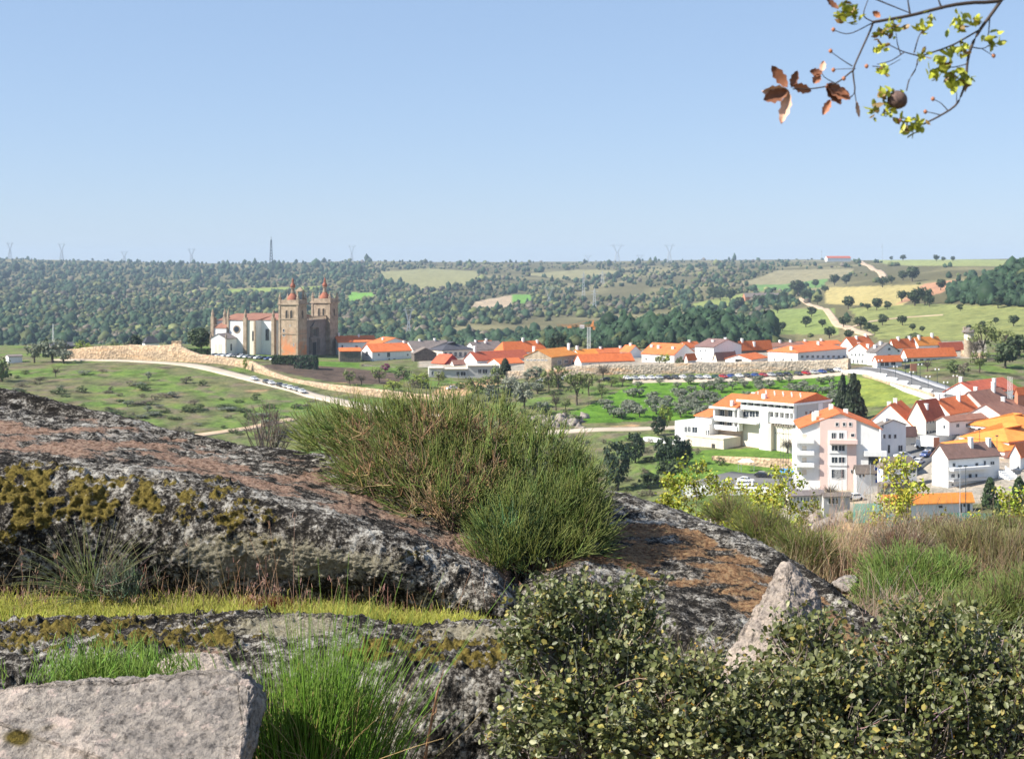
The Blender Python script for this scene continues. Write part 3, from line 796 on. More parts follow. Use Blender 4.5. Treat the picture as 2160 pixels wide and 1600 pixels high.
    MB().box(xa - .9, xa - .1, 1.2, 2.0, zb, zb + 5.2).box(xa - .9, xa - .1, 4.2, 5.0, zb, zb + 5.2).box(xa - 1.0, xa, .9, 5.3, zb + 5.2, zb + 5.9).prism([(xa - .9, 1.4, zb + 5.9), (xa - .1, 1.4, zb + 5.9), (xa - .1, 4.8, zb + 5.9), (xa - .9, 4.8, zb + 5.9)], [(xa - .7, 2.8, zb + 7.2), (xa - .3, 2.8, zb + 7.2), (xa - .3, 3.4, zb + 7.2), (xa - .7, 3.4, zb + 7.2)]).build('bell_gable', st, t)
    # front between the towers, portal in three tiers
    zf = f.zat(TD, 2.2, 675.5)
    fr = MB().box(TD, FW - TD, 2.2, TW - 1, -6, zf).build('front_wall', facade, t)
    MB().box(TD + .003, FW - TD - .003, 1.75, 2.19, zf - .6, zf).build('cornice', facade, fr)
    m = MB(); n = 14
    for k in range(n):
        x = TD + .5 + (FW - 2 * TD - 1) * k / (n - 1); m.box(x - .18, x + .18, 1.9, 2.3, zf + .003, zf + 1.3)
    m.box(TD + .1, FW - TD - .1, 1.85, 2.35, zf + 1.303, zf + 1.6); m.build('balustrade', st, fr)
    mid = FW / 2
    m = MB()
    for dx in (-4.6, -3.2, 3.2, 4.6): m.lathe(mid + dx, 1.9, [(.35, -.5), (.35, 5.6), (.5, 5.9)], 8)
    for dx in (-3.6, -2.3, 2.3, 3.6): m.lathe(mid + dx, 1.9, [(.3, 7), (.3, 11), (.42, 11.2)], 8)
    m.box(mid - 5.2, mid + 5.2, 1.4, 2.19, 6.0, 6.8).box(mid - 4.2, mid + 4.2, 1.4, 2.19, 11.25, 11.9)
    m.prism([(mid - 3, 1.5, 11.95), (mid + 3, 1.5, 11.95), (mid + 3, 2.19, 11.95), (mid - 3, 2.19, 11.95)], [(mid - .3, 1.5, 14.4), (mid + .3, 1.5, 14.4), (mid + .3, 2.19, 14.4), (mid - .3, 2.19, 14.4)])
    m.build('portal', facade, fr)
    MB().box(mid - 1.7, mid + 1.7, 2.10, 2.30, -3, 4.4).build('door', M['dark'], fr)
    MB().box(mid - 1.4, mid + 1.4, 2.12, 2.30, 7.4, 10.4).build('window', M['pane'], fr)
    # nave, transept, chancel
    zn = f.zat(0, 12, 675.5); zr = f.zat(TD + 8, 12, 659)
    x0 = 1.6; Wn = FW - 3.2
    def body(nm, y0, y1, xa, xb, ze, zg, wallm_, roofm_):
        b = MB().box(xa, xb, y0, y1, -6, ze).build(nm, wallm_, t)
        xm = (xa + xb) / 2
        MB().prism([(xa - .4, y0, ze + .02), (xa - .4, y1, ze + .02), (xb + .4, y1, ze + .02), (xb + .4, y0, ze + .02)],
                   [(xm - .4, y0, zg), (xm - .4, y1, zg), (xm + .4, y1, zg), (xm + .4, y0, zg)]).build('roof', M['rust'], b)
        return b
    def butt(y0, y1, xo, xi, ze, pin=True):
        b = MB().box(xo, xi, y0, y1, -6, ze + .8).build('buttress', st, t)
        if pin:
            xm, ym = xo + .7, (y0 + y1) / 2
            MB().box(xo - .05, xo + 1.45, y0 - .1, y1 + .1, ze + .8, ze + 1.2).lathe(xm, ym, [(.62, ze + 1.2), (.62, ze + 2.4), (.75, ze + 2.5), (.05, ze + 5.2)], 6).build('pinnacle', st, b)
    nv = body('nave', TW + .003, A(548), x0, x0 + Wn, zn, zr, M['white'], M['rust'])
    butt(A(579), A(573), -.4, x0, zn)
    window(nv, 'L', A(560), f.zL(560, 706), 1.7, 5.2, 'pane', -x0)
    trans_x = -3.6
    zt = f.zat(trans_x, A(520), 675.5)
    tr = body('transept', A(548), A(489), trans_x, x0 + Wn + 3, zt, f.zat(6, A(520), 662), M['white'], M['rust'])
    # plain ashlar bay beside the nave
    MB().box(trans_x - .25, trans_x - .003, A(546), A(530), -6, zt - .1).build('ashlar_bay', M['cream'], tr)
    MB().box(trans_x - .30, trans_x - .24, A(544), A(541), f.zL(542, 718), f.zL(542, 697)).build('window', M['pane'], tr)
    butt(A(548.5), A(545), trans_x - .6, trans_x, zt - .9, False)
    butt(A(531), A(524), trans_x - 1.2, trans_x, zt)
    butt(A(492), A(488), trans_x - .5, trans_x, zt)
    r = 1.9; cy, cz = A(508), f.zL(508, 693.5)
    n = 20
    ring = [(cy + r * math.cos(q), cz + r * math.sin(q)) for q in np.linspace(0, 2 * math.pi, n, endpoint=False)]
    MB().prism([(trans_x - .16, a, z) for a, z in ring], [(trans_x + .02, a, z) for a, z in ring]).build('rose_window_frame', st, tr)
    ring = [(cy + (a - cy) * .72, cz + (z - cz) * .72) for a, z in ring]
    MB().prism([(trans_x - .20, a, z) for a, z in ring], [(trans_x - .1, a, z) for a, z in ring]).build('rose_window', M['pane'], tr)
    ch = body('chancel', A(489), A(452), x0, x0 + Wn, f.zat(x0, A(470), 676), f.zat(8, A(470), 662.5), M['white'], M['rust'])
    for a, b in ((477, 471), (453, 447)): butt(A(a), A(b), -1.2 if a < 460 else -.6, x0, zn)
    butt(A(464), A(458.5), -5.6, x0, zn - 3.2, False)
    # low sacristy and porch in front
    sx = -5.0
    sc = MB().box(sx, -.02, A(489), A(462), -6, f.zL(475, 691)).build('sacristy', M['white'], t)
    zs = f.zL(475, 691)
    MB().prism([(sx - .3, A(490), zs + .02), (sx - .3, A(461), zs + .02), (1.55, A(461), zs + .02), (1.55, A(490), zs + .02)], [(sx - .2, A(489.5), zs + .3), (sx - .2, A(461.5), zs + .3), (1.5, A(463), zs + 2.2), (1.5, A(487), zs + 2.2)]).build('roof', M['rust'], sc)
    py0, py1 = A(508), A(474); px0, px1 = -12.5, trans_x - .01
    k1 = f.zat(px0, (py0 + py1) / 2, 714); k2 = f.zat(px0, (py0 + py1) / 2, 704)
    pr = [(py0, -6), (py0, k1), ((py0 + py1) / 2, k2), (py1, k1), (py1, -6)]
    po = MB().prism([(px0, a, z) for a, z in pr], [(px1, a, z) for a, z in pr]).build('porch', M['white'], t)
    ym = (py0 + py1) / 2
    m = MB()
    for s_, e in ((py0 - .4, -1), (py1 + .4, 1)):
        za = k1 - .3
        m.add([(px0 - .3, s_, za + .25), (px1, s_, za + .25), (px1, ym, k2 + .22), (px0 - .3, ym, k2 + .22), (px0 - .3, s_, za + .05), (px1, s_, za + .05), (px1, ym, k2 + .02), (px0 - .3, ym, k2 + .02)],
              [(0, 1, 2, 3), (7, 6, 5, 4), (0, 3, 7, 4), (1, 5, 6, 2), (0, 4, 5, 1)])
    m.build('roof', M['greyroof'], po)
    for y_ in (py0, py1 - .5): MB().box(px0 - .1, px0 - .003, y_, y_ + .5, -6, k1).build('pilaster', st, po)
    MB().box(px0 - .08, px0 - .003, ym - 1.9, ym + 1.9, -6, k1 - 2.4).build('arch_opening', M['cream'], po)
    MB().box(px0 - .14, px0 - .083, ym - .5, ym + .5, 1.6, 4.6).build('door', M['frame'], po)
    MB().box(-9, -7.8, py0 - .05, py0 + .02, 1.5, 4.6).build('window', M['pane'], po)
    for y_ in (py0 + .3, py1 - .3): MB().lathe(px0 + .3, y_, [(.4, k1 - .1), (.4, k1 + .8), (.05, k1 + 2.8)], 6).build('pinnacle', st, po)
cathedral()

# ---------------------------------------------------------------- town walls
def rubble(name, stops):
    m, nt, lk = nmat(name); bs = nt['Principled BSDF']
    v = coords(nt, lk); vo = nt.new('ShaderNodeTexVoronoi'); vo.inputs['Scale'].default_value = 1.2; lk.new(v, vo.inputs['Vector'])
    c = ramp(nt, lk, noise(nt, lk, coords(nt, lk, (.07, .07, .4)), 1.0, 6, .75), stops)
    c = mix(nt, lk, .8, c, ramp(nt, lk, vo.outputs['Color'], [(.15, (.62, .62, .62)), (.85, (1.22, 1.2, 1.16))]), 'MULTIPLY')
    c = mix(nt, lk, .75, c, ramp(nt, lk, noise(nt, lk, v, .9, 6, .8), [(.3, .45), (.52, 1.0)]), 'MULTIPLY')
    lk.new(c, bs.inputs['Base Color']); bs.inputs['Roughness'].default_value = .95; bs.inputs['Specular IOR Level'].default_value = .1
    bump(nt, lk, vo.outputs['Distance'], .9, .35, bs)
    M[name] = m
rubble('rubble', [(.32, (0.36, 0.32, 0.27)), (.50, (0.48, 0.40, 0.31)), (.64, (0.60, 0.38, 0.22))])
rubble('tan_rubble', [(.32, (0.40, 0.31, 0.22)), (.50, (0.52, 0.385, 0.26)), (.66, (0.60, 0.40, 0.24))])

def town_wall(name, label, pts, th=1.6, mat='rubble', jag=.35, down=3.0, cat='wall', step=1.5, group=None):
    """pts: (x, y_top, D)"""
    w = np.array([P(x, y, D) for x, y, D in pts])
    seg = np.concatenate([[0], np.cumsum(np.linalg.norm(np.diff(w[:, :2], axis=0), axis=1))])
    n = int(seg[-1] / step) + 2; s = np.linspace(0, seg[-1], n)
    c = np.stack([np.interp(s, seg, w[:, k]) for k in range(3)], 1)
    t = np.gradient(c[:, :2], axis=0); t /= np.linalg.norm(t, axis=1)[:, None]; nr = np.stack([-t[:, 1], t[:, 0]], 1)
    top = c[:, 2] + jag * fbm(np.column_stack([s / 3., s * 0, s * 0 + 5]), 3) * 1.6
    bot = np.minimum(H(c[:, 0], c[:, 1]), c[:, 2] - 1.5) - down
    rows = []
    for k, z in ((-.5, bot), (-.5, bot * .5 + top * .5), (-.46, top - .4), (-.38, top), (.38, top), (.46, top - .4), (.5, bot)):
        rows.append(np.column_stack([c[:, :2] + nr * th * k, z]))
    V = np.stack(rows, 1); V[:, 1] += rng.normal(size=V[:, 1].shape) * .05
    i = np.arange(V.shape[0] * V.shape[1]).reshape(V.shape[:2])
    F_ = np.stack([i[:-1, :-1], i[1:, :-1], i[1:, 1:], i[:-1, 1:]], -1).reshape(-1, 4)
    o = P(*pts[0])
    caps = [i[0][::-1][None], i[-1][None]]
    return obj(name, mesh_np(name, V.reshape(-1, 3) - o, [F_] + caps), M[mat], None, label, cat, group, None, o)

town_wall('town_wall', 'long grey rubble town wall running above the row of parked cars', [(1068, 783, 557), (1150, 777, 554), (1240, 770, 550), (1400, 767, 547), (1500, 764, 545), (1600, 762, 542), (1700, 760, 539), (1760, 758, 535), (1792, 755, 530)], 2.0)
wl = town_wall('town_wall', 'tan stone town wall left of the cathedral above the pale road', [(135, 738, 614), (160, 735, 612), (210, 730, 607), (280, 727, 602), (330, 728, 596), (362, 728, 592), (366, 724, 591), (380, 724, 590), (386, 733, 589), (420, 747, 585), (470, 752, 577), (527, 760, 566)], 2.0, 'tan_rubble')
for x in (366, 372.5, 379): 
    p = P(x, 727, 591.) - np.array(wl.location)
    MB().box(p[0] - .7, p[0] + .7, p[1] - .8, p[1] + .8, p[2] - .5, p[2] + 1.6).build('merlon', M['tan_rubble'], wl)
town_wall('town_wall', 'lower tan town wall descending beside the parked cars on the road', [(527.5, 760, 566), (545, 768, 560), (575, 784, 552), (620, 799, 540), (687, 809, 524), (745, 815, 516), (800, 821, 511), (860, 828, 506), (960, 838, 500)], 2.0, 'tan_rubble')
town_wall('garden_wall', 'dark dry stone wall edging the bright green olive field', [(1336, 808, 538), (1300, 822, 524), (1270, 838, 510), (1235, 856, 497), (1205, 868, 487)], 1.0, 'dark_stone', .25, 1.5)
town_wall('garden_wall', 'low stone wall below the white long house by the round tower', [(1906, 770, 522), (1940, 765, 535), (1990, 762, 548), (2042, 761, 556)], .8, 'dark_stone', .2, 2)
town_wall('rampart', 'short beige rampart stub at the foot of the round tower', [(2030, 737, 566), (2052, 743, 562), (2072, 744, 560), (2098, 764, 556)], 2.2, 'tan_rubble', .4, 4)
town_wall('retaining_wall', 'pale stone retaining wall on the lawn side of the avenue', [(1822, 788, 512), (1845, 797, 503), (1880, 806, 487), (1925, 817, 466), (1970, 831, 446)], .8, 'tan_rubble', .08, 3)
town_wall('retaining_wall', 'beige retaining wall under the stepped hotel', [(1503, 961, 393), (1560, 963, 388), (1620, 966, 384), (1676, 968, 381)], 1.0, 'tan_rubble', .12, 5)
town_wall('parapet', 'low white kerb wall along the car park edge', [(1432, 1022, 350), (1500, 1024, 349), (1600, 1027, 348), (1662, 1030, 346)], .5, 'white', .02, 4)
town_wall('parapet', 'dark low wall along the ramp above the car park', [(1440, 1018, 372), (1500, 1008, 377), (1570, 996, 383), (1640, 985, 388)], .5, 'dark_stone', .05, 3)
town_wall('orchard_wall', 'grey stone wall stub in the gardens right of the ivy block', [(764, 768, 600), (800, 772, 596), (835, 774, 592)], .8, 'dark_stone', .2, 2)

# ---------------------------------------------------------------- stepped hotel
def hotel():
    f = Frame(1675, 952, 400, 45)
    t = thing('hotel', 'stepped white hotel with orange roof and rows of loggias above the green slope', 'hotel', f.o, f.rz)
    A = f.aL
    def zl(px, py): return f.zL(px, py)
    a1 = A(1562); R = f.aR(1752)
    zt = zl(1675, 851)
    mb = MB().box(1.4, R, 0, a1, -6, zt - .6).build('main_block', M['taupe'], t)
    # white front skin: piers and bands round the loggias
    m = MB()
    z_b = [zl(1675, y) for y in (851, 852.5, 863, 872, 884, 896)]
    m.box(0, 1.39, .003, a1, z_b[3] + .003, z_b[2])                  # band between the loggia rows
    m.box(-.02, 1.39, .003, A(1622), z_b[5], z_b[4])                 # lower band
    m.box(0, 1.39, 0, .35, z_b[5], zt - .62)
    m.box(0, 1.39, a1 - .3, a1, z_b[3], zt - .62)
    m.build('balcony_band', M['white'], mb)
    for px in np.linspace(1575, 1662, 7): MB().box(.05, 1.39, A(px) - .16, A(px) + .16, z_b[2], zt - .62).build('partition', M['white'], mb)
    for px in (1632, 1643, 1654, 1665): MB().box(.05, 1.39, A(px) - .16, A(px) + .16, z_b[4], z_b[3]).build('partition', M['white'], mb)
    for px in np.linspace(1569, 1668, 8): window(mb, 'L', A(px) , (z_b[2] + zt - .6) / 2, 1.1, 1.5, 'pane', -1.4)
    for px in (1627, 1638, 1649, 1660, 1670): window(mb, 'L', A(px), (z_b[3] + z_b[4]) / 2, 1.1, 1.4, 'pane', -1.4)
    # roof slab, white edge, tiles falling to the front
    MB().box(-.9, R + .2, -.5, a1 + .9, zt - .597, zt).build('roof_slab', M['white'], mb)
    zr = f.zat(R * .55, 0, 829)
    rf = MB().prism([(-.5, -.2, zt + .003), (-.5, a1 + .5, zt + .003), (R, a1 + .5, zt + .003), (R, -.2, zt + .003)], [(-.4, -.1, zt + .25), (-.4, a1 + .4, zt + .25), (R * .62, a1 + .4, zr), (R * .62, -.1, zr)]).build('roof', M['orange'], mb)
    for k in range(11):
        x, y = R * (.40 if k % 2 else .3), a1 * (.08 + .08 * k); zz = zt + (zr - zt) * (x / (R * .62))
        MB().lathe(x, y, [(.16, zz - .2), (.16, zz + .7), (.26, zz + .75), (.05, zz + .95)], 6).build('vent_pipe', M['white'], rf)
    for fx, fy, h in ((.10, .62, 1.9), (.35, 1.0, 1.6)):
        MB().box(fx * R - .5, fx * R + .5, fy * a1 - .6, fy * a1 + .6, zt - .3, zt + h).build('chimney', M['white'], rf)
    # end wall, its shade put into the grey of the surface
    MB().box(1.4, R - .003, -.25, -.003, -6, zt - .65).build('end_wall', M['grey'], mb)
    MB().box(R * .62, R * .74, -.5, -.26, zl(1675, 880), zt - .7).build('stair_shaft', M['white'], mb)
    for x in (.30, .42): window(mb, 'R', R * x, zt - 3.0, 1.2, .9, 'pane', .26)
    # massive pale base under the loggias
    m = MB().box(1.0, 1.39, .003, A(1629), -6, z_b[5] - .003).box(1.2, 1.39, A(1620), a1, -6, z_b[3])
    m.build('base_wall', M['cream'], mb)
    MB().box(-.6, 1.39, A(1622) + .003, A(1604), -6, z_b[3] - .003).build('pier', M['white'], mb)
    MB().box(-.61, .99, A(1629) + .003, A(1622), -6, z_b[5] - .2).build('pier_foot', M['concrete'], mb)
    for k in range(10):
        y = A(1671 - 4.3 * k); MB().box(.9, 1.02, y - .12, y + .12, zl(1671, 918), zl(1671, 916)).build('drain_hole', M['dark'], mb)
    for k in range(8):
        y = A(1670 - 5.2 * k); MB().box(.2, 1.0, y - .2, y + .2, z_b[5] - .75, z_b[5] - .003).build('corbel', M['taupe'], mb)
    # middle block, set forward
    b0, b1 = A(1604), A(1509); x0 = -1.2
    z1 = zl(1540, 858.5)
    bl = MB().box(.6, R * .6, a1 + .003, b1, -6, z1 - .5).build('middle_block', M['taupe'], t)
    MB().box(x0 - .8, R * .6, a1 + .4, b1 + .9, z1 - .497, z1).build('roof_slab', M['white'], bl)
    zq = z1 + 3.2
    MB().prism([(x0, a1 + .5, z1 + .003), (x0, b1 + .4, z1 + .003), (R * .6, b1 + .4, z1 + .003), (R * .6, a1 + .5, z1 + .003)], [(x0 + .1, a1 + .6, z1 + .2), (x0 + .1, b1 + .3, z1 + .2), (R * .45, b1 + .3, zq), (R * .45, a1 + .6, zq)]).build('roof', M['orange'], bl)
    MB().box(-.4, .6, a1 + 2.6, a1 + 3.4, z1, z1 + 2.0).build('chimney', M['white'], bl)
    y0 = A(1604)
    for (pa, pb, ya, yb) in ((1603, 1512, 878, 888), (1562, 1512, 896.5, 906)):
        MB().box(x0 - .6, x0 - .2, A(pa), A(pb), zl(1540, yb), zl(1540, ya)).build('balcony_rail', M['white'], bl)
        MB().box(x0 - .2, .62, A(pa) + .01, A(pb), zl(1540, yb), zl(1540, yb) + .25).build('balcony_floor', M['white'], bl)
    for px in (1512, 1553, 1563): MB().box(x0 - .15, .6, A(px) - .25, A(px) + .25, zl(1540, 906), z1 - .5).build('partition', M['white'], bl)
    for px, py in ((1521, 871), (1538, 871), (1548, 871), (1521, 891), (1536, 891)): window(bl, 'L', A(px), zl(px, py), 1.5, 1.7, 'pane', -.6)
    m = MB().box(.75, 1.38, A(1600), a1 - .01, z_b[3] + .01, z_b[3] + .02)
    for px in (1569, 1582, 1595): window(mb, 'L', A(px), zl(px, 874), 1.9, 1.6, 'pane', -1.17)
    # raw concrete cube in front, with a dark door
    cu = MB().box(x0 - 6.5, .59, A(1560), A(1480), -6, zl(1520, 916)).build('concrete_base', M['concrete'], t)
    fb = x0 - 6.5
    MB().box(fb - .08, fb + .02, A(1542), A(1535), -3, .9).build('door', M['dark'], cu)
    MB().box(fb - .15, fb - .003, A(1560), A(1480), zl(1520, 918), zl(1520, 916) - .003).build('coping', M['concrete'], cu)
    # low white wing at the left
    w0, w1 = A(1512), A(1440)
    wz = zl(1470, 888)
    wg = MB().box(x0 - 2.5, R * .4, w0 + .003, w1, -6, wz).build('white_wing', M['white'], t)
    up = MB().box(x0 - 1.5, R * .4, w0 + .004, A(1478), wz + .003, zl(1500, 877)).build('upper_room', M['white'], wg)
    zu = zl(1500, 877)
    MB().prism([(x0 - 2, w0 + .01, zu + .003), (x0 - 2, A(1476), zu + .003), (R * .4, A(1476), zu + .003), (R * .4, w0 + .01, zu + .003)], [(x0 - 1.9, w0 + .1, zu + .2), (x0 - 1.9, A(1477), zu + .2), (R * .35, A(1477), zu + 2.0), (R * .35, w0 + .1, zu + 2.0)]).build('roof', M['orange'], up)
    for px, py, w, h in ((1463, 903, 1.0, 1.6), (1470.5, 903, 1.0, 1.6), (1482, 904, 1.9, 1.7), (1506, 910, .5, 1.6), (1511, 910, .5, 1.6)):
        window(wg, 'L', A(px), zl(px, py), w, h, 'pane', -(x0 - 2.5))
    MB().box(x0 - 5, x0 - 2.51, A(1462), A(1384), -6, zl(1420, 922)).build('terrace_wall', M['white'], wg)
hotel()

# ---------------------------------------------------------------- apartment block with pink centre
def apartments():
    f = Frame(1690, 1037, 350, 97)
    L, R = 17.0, f.aR(1855)
    He = f.zR(1690, 902); Hr = f.zR(1772, 872)
    t = thing('apartment_block', 'tall white apartment block with pink central strip and orange roof', 'building', f.o, f.rz)
    pr = [(0, -5), (R, -5), (R, He), (R / 2, Hr), (0, He)]
    b = MB().prism([(a, 0, z) for a, z in pr], [(a, L, z) for a, z in pr]).build('wall', M['white'], t)
    rf = roof_mesh(R, L, He, Hr, 'y', .7, 0).build('roof', M['orange'], t)
    for x, y, h in ((.18, .2, 2.2), (.24, .5, 1.6), (.62, .5, 1.2), (.45, .75, 1.4)):
        zr = Hr - (Hr - He) * abs(x - .5) * 2
        MB().box(x * R - .5, x * R + .5, y * L - .6, y * L + .6, zr - .5, zr + h).build('chimney', M['white'], rf)
    p0, p1 = f.aR(1729), f.aR(1806); zt = f.zR(1770, 882.5)
    pk = MB().box(p0, p1, -.5, .5, -5, zt).build('pink_strip', M['pink'], t)
    MB().box(f.aR(1746), f.aR(1786), -.56, -.503, -5, f.zR(1770, 907)).build('white_panel', M['white'], pk)
    for px in (1765, 1780, 1793): window(pk, 'R', f.aR(px), f.zR(px, 894), .6, .8, 'pane', .5)
    for px, py, w, h in ((1758, 918, 1.0, 1.4), (1774, 918, 1.0, 1.4), (1760, 944, 1.4, 1.3), (1775, 944, 1.4, 1.3), (1760, 969, 1.4, 1.4), (1775, 969, 1.4, 1.4), (1759, 998, 1.2, 2.1), (1767, 999, 1.0, 2.2, ), (1775, 998, 1.2, 2.1)):
        window(pk, 'R', f.aR(px), f.zR(px, py), w, h, 'pane', .56)
    for px, py in ((1798, 917), (1798, 993)): window(pk, 'R', f.aR(px), f.zR(px, py), .8, .7, 'pane', .5)
    bal = MB().box(f.aR(1748), f.aR(1807), -1.9, -.57, f.zR(1770, 934), f.zR(1770, 925.5)).build('balcony', M['pink'], pk)
    MB().box(f.aR(1748), f.aR(1786), -.75, -.561, f.zR(1770, 955), f.zR(1770, 951)).build('sill_band', M['white'], pk)
    MB().box(f.aR(1748), f.aR(1786), -.75, -.561, f.zR(1770, 981), f.zR(1770, 977)).build('sill_band', M['white'], pk)
    # bright corner balconies on the left
    for py in (933, 958, 983):
        MB().box(-2.2, 3.0, -1.6, -.003, f.zR(1690, py), f.zR(1690, py - 8)).build('balcony', M['white'], t)
    for py in (920, 945, 970, 995):
        MB().box(.2, 1.3, -.05, .02, f.zR(1690, py + 6), f.zR(1690, py - 5)).build('balcony_door', M['concrete'], t)
        window(t, 'L', 4.5, f.zR(1690, py), 1.4, 1.5)
    MB().box(-1.0, -.003, .5, L - 1, -5, He - 2.0).build('stair_bay', M['white'], t)
    # side balcony and dark garage at the right corner
    MB().box(R * .80, R + 1.6, -1.3, -.003, f.zR(1850, 961), f.zR(1850, 950)).build('balcony', M['white'], t)
    MB().box(R * .86, R - .2, -.06, .02, f.zR(1850, 985), f.zR(1850, 963)).build('garage_opening', M['pane'], t)
    MB().box(R * .5, R * .5 + 3, -.2, -.003, -4, .0).build('plinth', M['concrete'], t)
apartments()

# ---------------------------------------------------------------- old-town houses (back rows first)
HS = house
HS('house', 'white house with long orange roof touching the cathedral front', 700, 713.5, 795, 748, 722, 709, 668, 72, 'x', 'white', 'orange', [('R', 722, 730, 3, 5), ('R', 752, 731, 5, 4)], [(.1, .5, 1.5), (.6, .4, 1.2)])
HS('house', 'orange roofed house behind the white house with grey side', 775, 800, 868, 750, 726, 713, 655, 55, 'y', 'white', 'orange', (), [(.3, .5, 1.0)])
HS('house', 'white house with grey left side and broad orange roof', 762, 785, 868, 765, 742, 726, 628, 55, 'x', 'white', 'orange', [('R', 799, 748, 3, 4), ('R', 819.5, 748, 6, 9), ('R', 821, 757, 3, 3), ('R', 832, 758, 4, 4), ('R', 860, 748, 3, 4), ('L', 774, 745, 5, 8)], [(.95, .5, .9)])
HS('porch_house', 'small house with two tiers of orange porch roof below the cathedral', 714, 717, 761, 763, 741, 734, 622, 80, 'x', 'dark_stone', 'orange', (), ())
HS('house', 'dark stone gable house beside the white orange roofed house', 868, 874, 921, 760, 746, 734, 618, 76, 'y', 'dark_stone', 'greyroof', (), ())
HS('house', 'long brown roofed house behind the dark stone gable', 850, 872, 952, 752, 738, 720, 648, 60, 'x', 'white', 'greyroof', (), [(.3, .5, .8), (.7, .5, 1.0)])
HS('house', 'stone house with dark slate hipped roof and pillars', 905, 934, 1000, 758, 739, 722, 630, 52, 'y', 'cream', 'slate', row('R', 940, 992, 6, 747, 5, 9), (), hip=.9)
HS('house', 'grey roofed white house left of the big orange roof', 978, 1004, 1064, 752, 738, 722, 650, 50, 'x', 'white', 'greyroof', (), [(.2, .5, .9), (.5, .4, .9)])
HS('house', 'small orange roof peeping behind the grey roofed house', 1006, 1014, 1040, 745, 728, 719, 690, 55, 'x', 'white', 'orange', (), [(.6, .5, .9)])
HS('house', 'large house with the broadest orange hipped roof in mid town', 1040, 1062, 1156, 752, 743, 722, 640, 55, 'x', 'white', 'orange', (), [(.55, .5, 1.6), (.85, .4, 1.3)], hip=.6)
HS('house', 'dark red gable house with two red roofs', 911, 938, 969, 777, 766, 748, 598, 40, 'y', 'dark_red', 'red', [('R', 944, 770, 2, 4)], [(.8, .4, 1.2)])
HS('house', 'little white tiled house squeezed beside the dark red gable', 950, 957, 980, 779, 768, 760, 594, 60, 'x', 'white', 'rust', row('R', 961, 976, 4, 773, 2, 4))
HS('house', 'white gable house with long red roof in mid town', 979, 1006, 1117, 779, 760, 743, 596, 52, 'x', 'white', 'red', [('R', 1014, 768, 5, 4), ('R', 1026, 769, 5, 5)], [(.08, .5, 2.5)])
HS('annex', 'white annex with lean orange roof under the long red roof', 1030, 1054, 1104, 780, 767, 757, 588, 55, 'x', 'white', 'orange', ())
HS('house', 'stone gable house with yellow-orange roof and three white windows', 1106, 1163, 1219, 777, 753.5, 738.5, 573, 30, 'x', 'stone', 'bright_orange', [('R', 1180, 764, 7, 8), ('R', 1194, 762, 8, 6), ('R', 1209, 763, 7, 7)] + row('L', 1113, 1152, 6, 759, 5, 2), [(.1, .75, 2.6), (.95, .3, 2.8)])
HS('house', 'orange roofed house right behind the yellow-orange roof', 1205, 1222, 1262, 768, 748, 738, 600, 55, 'x', 'white', 'bright_orange', (), [(.1, .5, 1.6)])
HS('long_house', 'low house with flat long red-orange roof behind the wall', 1212, 1226, 1337, 772, 763, 748, 577, 66, 'x', 'white', 'orange', [('R', 1245, 768, 5, 3), ('R', 1290, 768, 5, 3)])
HS('house', 'low orange roofed house below the crane', 1243, 1262, 1332, 757, 745, 736, 620, 60, 'x', 'white', 'orange', (), [(.2, .5, .8), (.8, .5, .9)])
HS('house', 'small white house with orange roof and white dormer end', 1308, 1328, 1352, 757, 742, 729, 615, 45, 'y', 'white', 'orange', (), [(.5, .5, .9)])
HS('house', 'white house with big orange roof behind the flowering shrub', 1354, 1422, 1466, 766, 748, 726, 575, 35, 'y', 'white', 'orange', row('L', 1363, 1412, 3, 757, 3, 4), [(.25, .2, 1.0), (.25, .65, 1.3), (.3, .9, 1.0), (.7, .5, 1.0)])
HS('house', 'orange roof just left of the tall white house', 1428, 1450, 1480, 752, 733, 722, 640, 50, 'x', 'white', 'orange', (), [(.5, .5, .8)])
HS('house', 'tall white house with brown roof and lavender gable side', 1466, 1505.5, 1564, 767, 732, 716, 573, 40, 'y', 'white', 'brown', [('L', 1478, 740, 2.5, 3), ('L', 1488, 739, 2.5, 3), ('L', 1470, 756, 2.5, 3), ('L', 1480, 756, 2.5, 3), ('R', 1549, 742, 3, 5)], [(.3, .5, .8), (.55, .2, .9)])
HS('annex', 'white annex with orange roof stepping down left of the tall house', 1444, 1450, 1468, 766, 756, 747, 569, 45, 'x', 'white', 'orange', ())
HS('shed', 'lean brown roofed shed against the lavender gable', 1505, 1512, 1553, 766, 756, 744, 565, 55, 'x', 'cream', 'brown', ())
HS('garage', 'low white gable garage with dark door and orange roof', 1530, 1585, 1620, 766, 758.5, 748.5, 560, 32, 'x', 'white', 'orange', (), doors=[('L', 1558, 757, 763, 15, 'dark')])
HS('house', 'dark walled house with bright red-orange roof', 1555, 1562, 1628, 752, 735, 720, 632, 62, 'x', 'dark_stone', 'orange', (), [(.1, .5, 1.2), (.45, .2, 1.5)])
HS('house', 'brown roofed house behind the long white building', 1605, 1625, 1700, 745, 732, 724, 650, 60, 'x', 'white', 'rust', (), [(.4, .5, 1.2), (.7, .5, 1.0)])
HS('house', 'orange roofs at the back of the long white building', 1672, 1690, 1775, 742, 728, 721, 690, 60, 'x', 'white', 'orange', (), [(.2, .5, 1.0), (.6, .5, 1.1)])
HS('long_house', 'long white building with hipped orange roof at the wall end', 1620, 1683, 1786, 764, 743.5, 731, 553, 42, 'x', 'white', 'orange', row('R', 1692, 1780, 9, 752, 5, 5) + row('L', 1634, 1670, 3, 758, 3, 4), [(.05, .3, .8), (.65, .4, 1.4)], hip=.8)
